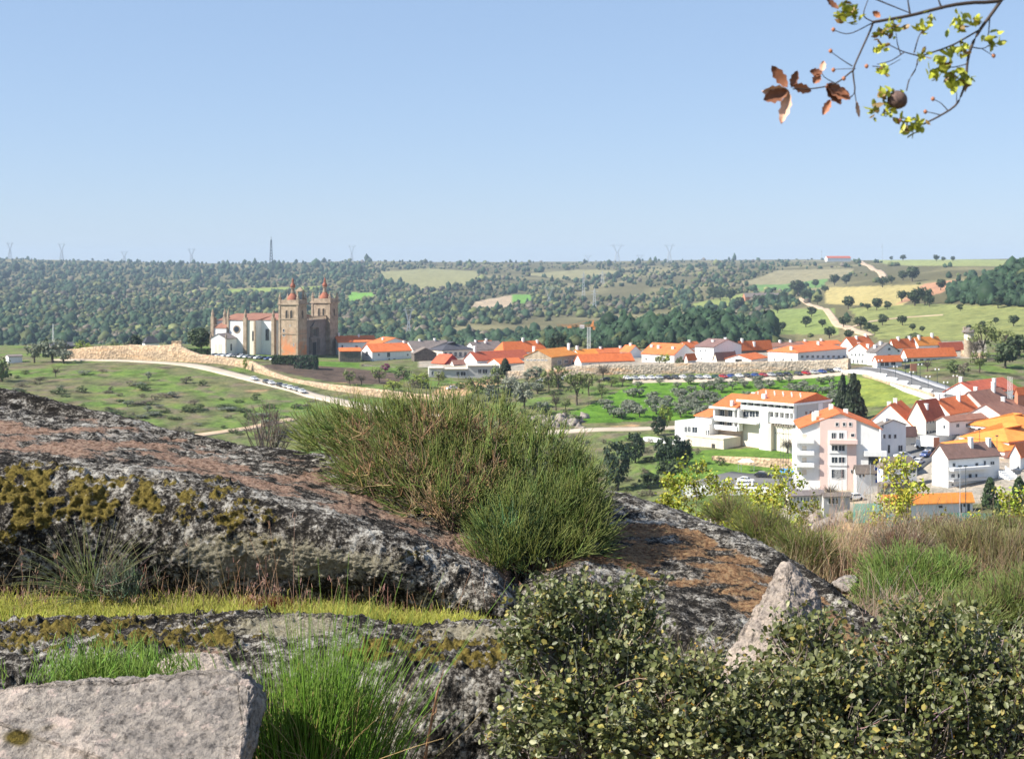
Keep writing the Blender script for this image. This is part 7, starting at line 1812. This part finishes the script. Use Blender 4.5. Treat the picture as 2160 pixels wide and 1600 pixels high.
# ---------------------------------------------------------------- holm oak shrubs
_lv, _lf = leaf_quads(np.zeros((1, 3)), np.array([[0, 0, 1.]]), np.array([[1., 0, 0]]), [1.0], [.62], .12)
LEAFMESH = []
for c in ((0.18, 0.19, 0.065), (0.28, 0.285, 0.125), (0.41, 0.40, 0.22), (0.115, 0.13, 0.04), (0.40, 0.335, 0.09)):
    me = mesh_np('leaf', _lv, [_lf], np.broadcast_to(np.array(c), _lv.shape)); me.materials.append(M['leaf_near']); LEAFMESH.append(me)
def oak_shrub(label, lobes, root, n, n_single=140, buds=70):
    o = P(*root)
    cc, cd = lobe_nodes(lobes, 125, (.25, 1.08)); m = int(n * .62); ix = rng.integers(0, len(cc), m)
    q_ = unit(rng.normal(size=(m, 3))) * rng.uniform(.2, 1, (m, 1)) ** .5
    pos = cc[ix] + q_ * rng.uniform(.025, .07, len(cc))[ix][:, None] + cd[ix] * rng.exponential(.018, (m, 1)); dr = unit(cd[ix] + .8 * q_)
    # gather leaves into sprigs
    ns = len(pos) // 6; sel = rng.permutation(len(pos))[:ns]; c = pos[sel]; d = dr[sel]
    k = 6
    off = rng.normal(size=(ns, k, 3)) * .018 + d[:, None] * np.linspace(-.02, .03, k)[None, :, None]
    lp = (c[:, None] + off).reshape(-1, 3); ld = np.repeat(d, k, 0)
    up = unit(ld * .5 + rng.normal(size=lp.shape) * .7); nn = unit(rng.normal(size=lp.shape) * .8 + np.array([-.35, -.25, .55]))
    L = np.minimum(rng.gamma(14, .0015, len(lp)), .028); W = L * rng.uniform(.5, .72, len(lp))
    pal = np.array([(0.08, 0.095, 0.03), (0.135, 0.15, 0.05), (0.22, 0.23, 0.10), (0.38, 0.37, 0.21), (0.36, 0.29, 0.08)])
    ci = rng.choice(5, len(lp), p=[.31, .29, .22, .09, .09])
    t = thing('holm_oak_shrub', label, 'shrub', o)
    front = np.argsort(lp[:, 1] - L * 30)[:n_single]
    rest = np.ones(len(lp), bool); rest[front] = False
    V, F_ = leaf_quads(lp[rest], nn[rest], up[rest], L[rest], W[rest], .12)
    lo = obj('foliage', mesh_np('foliage', V - o, [F_], np.repeat(pal[ci[rest]] * rng.uniform(.75, 1.25, (rest.sum(), 1)), 6, 0)), M['leaf_near'], t); lo['kind'] = 'stuff'
    for i in front:
        q = Vector(nn[i]).to_track_quat('Z', 'Y'); lf = obj('leaf', LEAFMESH[[3, 0, 1, 2, 4][ci[i]]], None, t, loc=lp[i] - o)
        lf.rotation_mode = 'QUATERNION'; lf.rotation_quaternion = q @ Vector((0, 0, 1)).to_track_quat('Z', 'Y'); lf.scale = (float(L[i]),) * 3
    # twigs and limbs
    idx = rng.choice(ns, min(ns, 700), replace=False)
    tw = blades(c[idx] - d[idx] * .13 + rng.normal(size=(len(idx), 3)) * .02, c[idx] + d[idx] * .02, rng.normal(size=(len(idx), 3)) * .012, np.full(len(idx), .0024), .0012, (0.34, 0.29, 0.235), 4, 3, .3)
    A, B = [], []
    for l in lobes:
        for _ in range(9):
            A.append(P(l[6] + rng.normal() * 8, l[7], l[8])); B.append(P(l[0], l[1], l[4]) + unit(rng.normal(size=3)) * rng.uniform(.2, .8) * np.array([l[2] * l[4] / FP, l[5], l[3] * l[4] / FP]))
    lb = blades(np.array(A), np.array(B), rng.normal(size=(len(A), 3)) * .03, np.full(len(A), .0065), .002, (0.22, 0.185, 0.15), 6, 5, .2)
    V, Fs, C = join(tw, lb); obj('branches', mesh_np('branches', V - o, Fs, C), M['stemgreen'], t)
    bi = rng.choice(ns, buds, replace=False)
    bc = (c[bi, None] + d[bi, None] * .02 + rng.normal(size=(buds, 5, 3)) * .006).reshape(-1, 3)
    V, F_ = leaf_quads(bc, rng.normal(size=bc.shape), rng.normal(size=bc.shape), np.full(len(bc), .009), np.full(len(bc), .005), .1)
    bo = obj('buds', mesh_np('buds', V - o, [F_], np.repeat(np.array([0.56, 0.30, 0.05]) * rng.uniform(.7, 1.2, (len(bc), 1)), 6, 0)), M['leaf_near'], t); bo['kind'] = 'stuff'
oak_shrub('holm oak shrub left of the pointed stone, its top reaching the slab', [(1235, 1305, 130, 62, 5.0, .20, 1270, 1560, 4.9, 1.0), (1330, 1330, 60, 70, 5.0, .16, 1270, 1560, 4.9, .5), (1150, 1330, 70, 50, 5.0, .15, 1270, 1560, 4.9, .45), (1220, 1430, 140, 70, 4.85, .22, 1270, 1590, 4.8, 1.1), (1240, 1540, 160, 70, 4.7, .24, 1270, 1650, 4.7, 1.2), (1120, 1570, 70, 40, 4.7, .15, 1180, 1650, 4.7, .4)], (1270, 1650, 4.8), 19000)
oak_shrub('low holm oak shrub between the first shrub and the pointed stone', [(1500, 1470, 110, 75, 4.8, .22, 1480, 1650, 4.8, 1.0), (1420, 1500, 90, 70, 4.75, .2, 1450, 1650, 4.7, .8), (1470, 1570, 150, 60, 4.6, .22, 1470, 1660, 4.6, 1.0), (1590, 1540, 90, 70, 4.7, .2, 1560, 1660, 4.7, .7)], (1480, 1660, 4.7), 13500)
oak_shrub('holm oak shrub covering the foot of the pointed stone', [(1705, 1358, 58, 50, 5.0, .12, 1700, 1600, 4.9, .5), (1650, 1452, 90, 52, 4.9, .17, 1690, 1640, 4.8, .8), (1750, 1430, 80, 70, 4.9, .18, 1720, 1640, 4.8, .8), (1700, 1520, 130, 80, 4.75, .22, 1710, 1660, 4.7, 1.2), (1720, 1590, 120, 40, 4.6, .2, 1720, 1680, 4.6, .5)], (1710, 1660, 4.8), 14500)
oak_shrub('holm oak shrub with upright top right of the pointed stone', [(1950, 1345, 75, 62, 5.1, .15, 1940, 1620, 4.9, .7), (1880, 1420, 100, 70, 5.0, .2, 1910, 1640, 4.9, .9), (1990, 1430, 90, 80, 4.95, .2, 1960, 1640, 4.8, .9), (1910, 1530, 130, 80, 4.8, .22, 1920, 1660, 4.7, 1.2), (1850, 1590, 90, 40, 4.6, .2, 1880, 1680, 4.6, .4)], (1920, 1660, 4.8), 15000)
oak_shrub('holm oak shrub cut by the right photo edge', [(2110, 1385, 80, 75, 5.1, .2, 2110, 1640, 4.9, .8), (2070, 1470, 100, 80, 4.95, .2, 2090, 1650, 4.8, .9), (2180, 1460, 90, 90, 4.95, .2, 2140, 1650, 4.8, .9), (2090, 1560, 130, 70, 4.8, .22, 2100, 1660, 4.7, 1.1), (2230, 1560, 100, 80, 4.8, .2, 2180, 1660, 4.7, .6)], (2110, 1660, 4.8), 14500)

# ---------------------------------------------------------------- brush on the right bank
def on_near(x, D, n, sx, sD):
    xs = x + rng.normal(size=n) * sx; Ds = D + rng.normal(size=n) * sD; X = (xs - CX) * Ds / FP
    return np.column_stack([X, Ds, H(X, Ds) - .02])
def dry_clump(label, x, D, sx, sD, n, h, col, lean=.1):
    b = on_near(x, D, n, sx, sD); hh = rng.gamma(10, h / 10, n)
    t = b + np.column_stack([rng.normal(size=n) * .25 * hh + lean * hh, rng.normal(size=n) * .2 * hh, hh])
    g = blades(b, t, np.column_stack([rng.normal(size=n) * .05, rng.normal(size=n) * .03, 0 * hh]), np.full(n, .0024), .0008, col, 5, 3, .3)
    veg('dry_grass_clump', label, 'grass clump', b.mean(0), [('blades', 'stemgreen', [g])])
dry_clump('pale brown dry grass mass below the two saplings', 1790, 11.0, 62, .4, 2400, .44, (0.56, 0.41, 0.28))
dry_clump('thin dry grass left of the pale brown mass', 1690, 10.8, 36, .4, 600, .32, (0.46, 0.38, 0.21))
dry_clump('dry grass fringe right of the pale brown mass', 1930, 11.4, 55, .5, 1100, .40, (0.42, 0.31, 0.235))
dry_clump('tall dry stalks above the right edge holm oak', 2090, 8.8, 50, .4, 500, .36, (0.40, 0.30, 0.18))
dry_clump('pale dead grass at the foot of the slab end', 1870, 7.6, 30, .25, 700, .26, (0.44, 0.34, 0.24))
dry_clump('sparse dry grass beside the pointed stone', 1510, 6.25, 40, .12, 420, .20, (0.40, 0.33, 0.19))
dry_clump('brown dead fern patch left of the pointed stone', 1420, 6.25, 26, .1, 500, .13, (0.28, 0.15, 0.09))
dry_clump('dry grass strip at the right photo edge', 2170, 10.5, 60, .6, 600, .36, (0.44, 0.36, 0.21))
def broom2(label, lobes, n, col, tip, origin, ln=.11, brown=.25):
    nd, dr = lobe_nodes(lobes, n, (.35, 1.0)); g = sprays(nd, dr, 6, ln, .35, col, .0023, .35, tip)
    nd, dr = lobe_nodes(lobes, int(n * brown), (.2, .9)); b = sprays(nd, dr, 5, ln, .5, (0.25, 0.17, 0.11), .0023, .35)
    veg('broom_bush', label, 'bush', origin, [('stems', 'stemgreen', [g]), ('dead_twigs', 'stemgreen', [b])])
broom2('green broom bush right of the slab end above the holm oaks', [(1900, 1220, 85, 50, 8.6, .35, 1910, 1330, 8.6, 1), (1990, 1235, 80, 55, 8.6, .35, 1970, 1340, 8.6, 1), (1860, 1270, 60, 45, 8.3, .25, 1890, 1340, 8.3, .6), (1960, 1285, 100, 40, 8.2, .3, 1960, 1350, 8.2, .8)], 900, (0.16, 0.25, 0.06), (0.28, 0.38, 0.10), P(1940, 1340, 8.5))
broom2('brownish broom bush behind the green one at right', [(2050, 1180, 80, 55, 9.8, .4, 2050, 1290, 9.8, 1), (2120, 1200, 80, 60, 9.6, .4, 2110, 1300, 9.6, 1), (1985, 1165, 60, 35, 10.2, .4, 1990, 1250, 10.2, .6)], 800, (0.22, 0.225, 0.085), (0.36, 0.33, 0.15), P(2080, 1290, 9.8), .13, .9)
broom2('green broom bush on the right photo edge above the oak', [(2120, 1290, 70, 50, 8.0, .3, 2120, 1380, 8.0, 1), (2190, 1270, 80, 70, 8.2, .3, 2180, 1380, 8.2, 1), (2040, 1310, 60, 36, 7.8, .25, 2050, 1380, 7.8, .6)], 620, (0.18, 0.24, 0.07), (0.32, 0.36, 0.11), P(2130, 1380, 8.0), .11, .5)
broom2('low green broom clump by the crest left of the dry grass', [(1610, 1120, 60, 30, 11, .3, 1610, 1180, 11, 1), (1700, 1160, 60, 30, 10.5, .3, 1700, 1220, 10.5, 1), (1540, 1085, 50, 24, 11.5, .3, 1550, 1130, 11.5, .6)], 360, (0.15, 0.19, 0.06), (0.30, 0.33, 0.08), P(1640, 1200, 10.8), .13, .4)

broom2('mauve-brown broom bush between the dry grass and the green broom', [(1900, 1165, 70, 36, 9.9, .3, 1900, 1250, 9.9, 1), (1960, 1140, 70, 36, 10.6, .3, 1960, 1230, 10.6, 1), (2030, 1140, 60, 34, 11.0, .3, 2030, 1220, 11.0, .8)], 420, (0.27, 0.225, 0.15), (0.36, 0.29, 0.21), P(1950, 1240, 10.2), .11, 1.2)
broom2('rounded olive broom bush at the right photo edge above the brown one', [(2110, 1140, 60, 40, 10.6, .3, 2110, 1230, 10.6, 1), (2170, 1160, 60, 50, 10.4, .3, 2170, 1240, 10.4, 1)], 380, (0.20, 0.23, 0.08), (0.33, 0.33, 0.13), P(2140, 1240, 10.5), .11, .6)

def bank_grass():
    n = 14000
    X = np.concatenate([rng.uniform(-9, 9, 8000), rng.uniform(1.2, 7, 6000)]); D = rng.uniform(4, 19, n); px = X / D * FP + CX
    ok = (px > 1900) | (px < -620) | (D > 12); ok &= ~((px > 900) & (px < 2150) & (D < 6)); X, D = X[ok], D[ok]; n = len(X)
    b = np.column_stack([X, D, H(X, D) - .02]); h = rng.gamma(5, .028, n) + .03
    g = blades(b, b + np.column_stack([rng.normal(size=n) * .3 * h, rng.normal(size=n) * .3 * h, h]), rng.normal(size=(n, 3)) * .012, np.full(n, .0024), .0008, (0.36, 0.31, 0.15), 4, 3, .4)
    V, Fs, C = join(g); obj('bank_grass', mesh_np('bank_grass', V, Fs, C), M['stemgreen'], label='loose dry grass scattered over the bank behind and beside the rocks', cat='grass', kind='stuff')
bank_grass()
# ---------------------------------------------------------------- saplings in fresh leaf
def sapling(label, x, y, yt, D, wpx, nb=18, tw=7, n_leaf=9, col=(0.44, 0.46, 0.06)):
    o = P(x, y, D); h = (y - yt) * D / FP; w = wpx * D / FP / 2
    o2 = o - np.array([0, 0, .25])
    k = np.linspace(0, 1, 7)[:, None]; lean = rng.normal(size=3) * np.array([.08, .08, 0]) * h
    tr = o2 + np.array([0, 0, 1.]) * (h + .25) * k + lean * k ** 2 + rng.normal(size=(7, 3)) * .015 * h * np.array([1, 1, 0])
    parts = [np.array([tr])]; rad = [np.linspace(.011, .003, 7)[None] * max(h, .5)]
    A = []; B = []
    for b in range(nb):
        u = .12 + .86 * (b + rng.uniform()) / nb; s = np.array([np.interp(u, k[:, 0], tr[:, q]) for q in range(3)])
        a = rng.uniform(0, 6.28); l = w * (1.05 - .55 * u) * rng.uniform(.7, 1.15)
        A.append(s); B.append(s + np.array([math.cos(a) * l, math.sin(a) * l, l * rng.uniform(.35, .95)]))
    A, B = np.array(A), np.array(B)
    br = blades(A, B, rng.normal(size=A.shape) * .02, np.full(nb, .0045 * max(h, .5)), .0018, (0.16, 0.125, 0.095), 5, 4, .2)
    q = rng.uniform(.3, 1.0, (nb, tw, 1)); s = A[:, None] + (B - A)[:, None] * q
    e = s + unit(unit(B - A)[:, None] + rng.normal(size=(nb, tw, 3)) * .8 + np.array([0, 0, .4])) * w * rng.uniform(.12, .34, (nb, tw, 1))
    s, e = s.reshape(-1, 3), e.reshape(-1, 3)
    tb = blades(s, e, rng.normal(size=s.shape) * .006, np.full(len(s), .0022), .0012, (0.18, 0.14, 0.10), 3, 3, .2)
    e = np.concatenate([e, B, tr[-1:]])
    lp = (e[:, None] + rng.normal(size=(len(e), n_leaf, 3)) * .024).reshape(-1, 3)
    L = rng.uniform(.020, .040, len(lp))
    V, F_ = leaf_quads(lp, rng.normal(size=lp.shape) + np.array([-.3, -.2, .5]), rng.normal(size=lp.shape) + np.array([0, 0, .6]), L, L * .55, .1)
    C = np.repeat(np.array(col) * rng.uniform(.6, 1.25, (len(lp), 1)) * (1 + .1 * rng.normal(size=(len(lp), 3))), 6, 0)
    t = thing('oak_sapling', label, 'sapling', o)
    tv, tf = stems(parts[0], rad[0], 6); V2, Fs, C2 = join((tv, tf, np.array([0.16, 0.125, 0.095])), br, tb)
    obj('stem', mesh_np('stem', V2 - o, Fs, C2), M['stemgreen'], t)
    lo = obj('leaves', mesh_np('leaves', V - o, [F_], np.clip(C, .01, .8)), M['leaf_near'], t); lo['kind'] = 'stuff'
for a in (('yellow-green oak sapling standing over the slab crest, leftmost', 1465, 1120, 1000, 13.0, 130), ('low yellow-green sapling behind the slab crest', 1540, 1115, 1035, 13.5, 120), ('yellow-green sapling left of the low cream window building', 1610, 1130, 1040, 13.0, 100), ('tall yellow-green sapling before the low cream window building', 1664, 1140, 1008, 12.5, 130),
          ('tallest yellow-green sapling before the changing rooms', 1925, 1150, 982, 12.0, 150), ('bushy low sapling at the foot of the tallest sapling', 1890, 1140, 1050, 12.2, 110), ('yellow-green sapling at the right photo edge', 2140, 1170, 1050, 11.5, 110), ('low yellow-green sapling right of the grey garden walls', 2050, 1175, 1115, 11.8, 110), ('small sapling low at the right edge among the brooms', 2145, 1230, 1165, 10.5, 80), ('short sapling at the slab crest under the car park', 1420, 1090, 1015, 13.4, 80), ('short sapling at the slab edge below the car park wall', 1580, 1150, 1080, 12.2, 90)):
    sapling(*a)

# ---------------------------------------------------------------- overhanging oak branch
def branch():
    D0 = 2.6
    root = np.array([3.9, 4.3, -2.15])
    t = thing('oak_branch', 'overhanging oak branch with brown old leaves and fresh green buds', 'branch', root)
    def tube(pts, r0, r1, nm='twig', D=D0, n=14, sides=6):
        c = cr(np.array([P(x, y, D + (d[0] if d else 0)) for x, y, *d in pts]), n) - root
        V, F_ = stems(c[None], np.linspace(r0, r1, n)[None], sides)
        obj(nm, mesh_np(nm, V, [F_], np.broadcast_to(np.array([0.085, 0.065, 0.055]), V.shape), True), M['stemgreen'], t)
    def wood(ctrl, r0, r1, nm, n=30):
        c = cr(np.array(ctrl, float), n) - root
        c[1:-1] += rng.normal(size=(n - 2, 3)) * r0 * .08
        V, F_ = stems(c[None], np.linspace(r0, r1, n)[None] * (1 + .08 * rng.normal(size=(1, n))), 9)
        obj(nm, mesh_np(nm, V, [F_], np.broadcast_to(np.array([0.10, 0.08, 0.065]), V.shape), True), M['stemgreen'], t)
        return c + root
    wood([root - [0, 0, .3], root + [.02, 0, 1.0], root + [-.05, -.05, 2.2], root + [.1, .05, 3.6], root + [.0, .2, 5.0]], .17, .07, 'trunk')
    lm = wood([root + [-.04, -.04, 2.1], root + [-.5, -.3, 3.1], root + [-1.3, -.8, 3.5], root + [-2.1, -1.2, 3.25], P(2330, -120, D0), P(2160, -40, D0)], .055, .006, 'limb')
    wood([root + [0, 0, 3.0], root + [.6, .4, 4.2], root + [1.6, .8, 5.0]], .06, .02, 'limb')
    for k in range(16):
        s_ = lm[8 + k] ; e_ = s_ + unit(rng.normal(size=3) + np.array([-.5, 0, .2])) * rng.uniform(.15, .4)
        if e_[0] / max(e_[1], .5) < .40 and e_[2] / e_[1] < .25: continue
        wood([s_, (s_ + e_) / 2 + rng.normal(size=3) * .03, e_], .006, .002, 'twig', 6)
        cc_ = e_ + rng.normal(size=(14, 3)) * .02; L_ = rng.uniform(.012, .022, 14)
        V, F_ = leaf_quads(cc_, rng.normal(size=(14, 3)), rng.normal(size=(14, 3)), L_, L_ * .5, .2)
        obj('leaf_bud', mesh_np('leaf_bud', V - root, [F_], np.broadcast_to(np.array([0.40, 0.43, 0.06]), V.shape)), M['leaf_near'], t)
    px = D0 / FP
    tube([(2162, -41), (2112, 0), (2050, 6), (2000, 13), (1920, 33), (1842, 47)], 4.6 * px, 3.2 * px, 'limb', sides=8)
    tube([(2114, -2), (2090, 32), (2068, 62), (2050, 96), (2041, 130), (2038, 165), (2030, 195), (2016, 222), (1985, 243), (1948, 262)], 3.8 * px, 1.8 * px, 'limb', sides=8, n=24)
    for p, r in (([(2068, 62), (2010, 95), (1960, 113), (1938, 122), (1932, 145), (1918, 168), (1912, 192)], 2.2), ([(1938, 118), (1905, 109), (1870, 92)], 1.6), ([(1908, 110), (1880, 128), (1850, 136)], 1.4), ([(1928, 112), (1938, 78), (1948, 62)], 1.5),
                 ([(1842, 47), (1835, 66), (1815, 110), (1800, 146), (1801, 168), (1803, 195), (1790, 208)], 2.4), ([(1800, 148), (1762, 176), (1715, 187), (1672, 188)], 2.0), ([(1798, 140), (1776, 126), (1752, 109)], 1.3), ([(1842, 48), (1792, 71), (1758, 64)], 1.4), ([(1842, 47), (1822, 32), (1832, -4)], 1.5),
                 ([(1920, 33), (1914, -5)], 2.2), ([(1985, 15), (1978, -5)], 2.2), ([(1836, -6), (1880, 12), (1920, 28)], 1.8), ([(2088, 35), (2085, 70), (2080, 82)], 1.4), ([(2050, 100), (2075, 102), (2095, 88)], 1.5), ([(2070, 102), (2095, 118)], 1.0), ([(2040, 135), (2010, 142), (1985, 138)], 1.4), ([(2018, 218), (2018, 195)], 1.2), ([(1985, 243), (1965, 238), (1952, 236)], 1.2), ([(2000, 234), (1985, 218), (1968, 209)], 1.2),
                 ([(1803, 195), (1806, 215), (1808, 232)], 1.2), ([(1762, 176), (1742, 165), (1733, 155)], 1.2), ([(1900, 115), (1893, 92), (1890, 70)], 1.2), ([(1840, 140), (1870, 140), (1900, 125)], 1.1), ([(1862, 135), (1868, 150)], 1.0), ([(1805, 145), (1770, 146), (1758, 148)], .9)):
        tube(p, r * px, r * px * .6)
    mt = {k: simple('old_leaf_' + k, c, .6, .15, 40, spec=.2) for k, c in (('brown', (0.26, 0.11, 0.06)), ('rust', (0.46, 0.19, 0.10)), ('pale', (0.74, 0.46, 0.32)))}
    def old_leaf(x0, y0, x1, y1, w, m, dd=0.0):
        a, b = P(x0, y0, D0 + dd), P(x1, y1, D0 + dd + .006); ax = b - a; L = np.linalg.norm(ax); ax = ax / L; up = unit(np.array([rng.normal() * .4, -1, rng.normal() * .4])); up = unit(up - ax * np.dot(up, ax)); sd = np.cross(ax, up)
        n = 9; vs = []; W = w * px / 1.8
        for i in range(n):
            u = i / (n - 1); lob = (math.sin(math.pi * min(1, u * 1.02)) ** .6) * (1 + .18 * math.sin(u * 22)); 
            for s in (-1, -.5, 0, .5, 1): vs.append(a + ax * L * u + sd * W * s * lob + up * (abs(s) * W * .45 - .15 * W * math.sin(u * 5)))
        vs = np.array(vs); f = [(i * 5 + j, i * 5 + j + 1, (i + 1) * 5 + j + 1, (i + 1) * 5 + j) for i in range(n - 1) for j in range(4)]
        obj('old_leaf', mesh_np('old_leaf', vs - root, [np.array(f)], None, True), mt[m], t)
    for a in ((1662, 184, 1630, 138, 22, 'brown'), (1664, 190, 1607, 190, 24, 'pale'), (1662, 194, 1610, 212, 26, 'brown'), (1666, 194, 1650, 262, 22, 'pale'), (1668, 186, 1680, 150, 16, 'brown'), (1672, 180, 1710, 192, 18, 'rust'), (1735, 156, 1708, 152, 16, 'brown'), (1734, 152, 1738, 130, 12, 'pale'), (1730, 156, 1716, 176, 16, 'rust'), (1742, 178, 1790, 212, 26, 'rust'), (1740, 182, 1770, 222, 24, 'brown'), (1752, 210, 1736, 243, 14, 'rust'), (1748, 182, 1790, 200, 16, 'brown'), (1806, 214, 1811, 248, 9, 'pale'), (1768, 20, 1742, 0, 14, 'brown'), (1858, 36, 1842, 24, 12, 'rust')):
        old_leaf(*a)
    for x, y, s in ((1788, 22, 16), (1776, 36, 14), (1802, 34, 14), (1782, 12, 14), (1856, 74, 14), (1890, 58, 15), (1878, 68, 12), (1852, 106, 13), (1947, 58, 14), (1962, 42, 12), (2030, 40, 17), (2026, 54, 15), (2063, 45, 12), (2096, 82, 17), (1980, 130, 19), (1990, 145, 18), (1972, 158, 15), (2020, 168, 20), (2005, 172, 16), (2038, 170, 15), (1866, 150, 12), (1860, 204, 18), (1844, 234, 17), (1876, 232, 13), (1908, 258, 16), (1926, 272, 18), (1940, 262, 15), (1945, 116, 13), (2030, 112, 13), (2012, 104, 11), (2035, 100, 11), (1896, 196, 12)):
        k = 13; c = P(x, y, D0) + rng.normal(size=(k, 3)) * s * px * .5; L = s * px * rng.uniform(1.0, 1.7, k)
        V, F_ = leaf_quads(c, rng.normal(size=(k, 3)), rng.normal(size=(k, 3)) + np.array([0, 0, -.3]), L, L * .5, .2)
        cc = np.repeat(np.array([[0.50, 0.52, 0.06], [0.34, 0.38, 0.06], [0.30, 0.19, 0.07]])[rng.choice(3, k, p=[.5, .3, .2])] * rng.uniform(.8, 1.2, (k, 1)), 6, 0)
        obj('leaf_bud', mesh_np('leaf_bud', V - root, [F_], cc), M['leaf_near'], t)
    for x, y in ((1758, 63), (1752, 108), (1758, 148), (1968, 209), (1952, 236), (1828, 140), (2096, 118), (1898, 254), (1780, 166)):
        MB().lathe(0, 0, [(.6 * px, -5 * px), (4 * px, -2 * px), (4.4 * px, 2 * px), (1 * px, 5 * px)], 7).build('bud', mt['rust'], t, True, loc=P(x, y, D0) - root)
    v = IV * 21 * px * (1 + .06 * rng.normal(size=(len(IV), 1))); bm = bmesh.new(); bmesh.ops.create_icosphere(bm, subdivisions=3, radius=21 * px)
    V = np.array([q.co[:] for q in bm.verts]); F_ = np.array([[q.index for q in f.verts] for f in bm.faces]); bm.free()
    V = V * (1 + .10 * fbm(V * 90, 3))[:, None] * np.array([1.0, 1, .95])
    obj('oak_gall', mesh_np('oak_gall', V, [F_], None, True), simple('gall', (0.20, 0.125, 0.10), .8, .3, 60, (0.07, 0.045, 0.04)), t, loc=P(1893, 211, D0) - root)
branch()

# ================================================================ HAZE
def make_haze():
    b = MB().box(-9800, 9800, -60, 12600, -140, 140)
    m, nt, lk = nmat('haze')
    nt.remove(nt['Principled BSDF'])
    pv = nt.new('ShaderNodeVolumePrincipled')
    pv.inputs['Color'].default_value = (0.64, 0.80, 1.0, 1)
    pv.inputs['Density'].default_value = 6e-5
    pv.inputs['Anisotropy'].default_value = 0.0
    lk.new(pv.outputs['Volume'], nt['Material Output'].inputs['Volume'])
    b.build('haze', m, kind='stuff', label='thin blue haze filling the air over the valley', cat='haze')
make_haze()
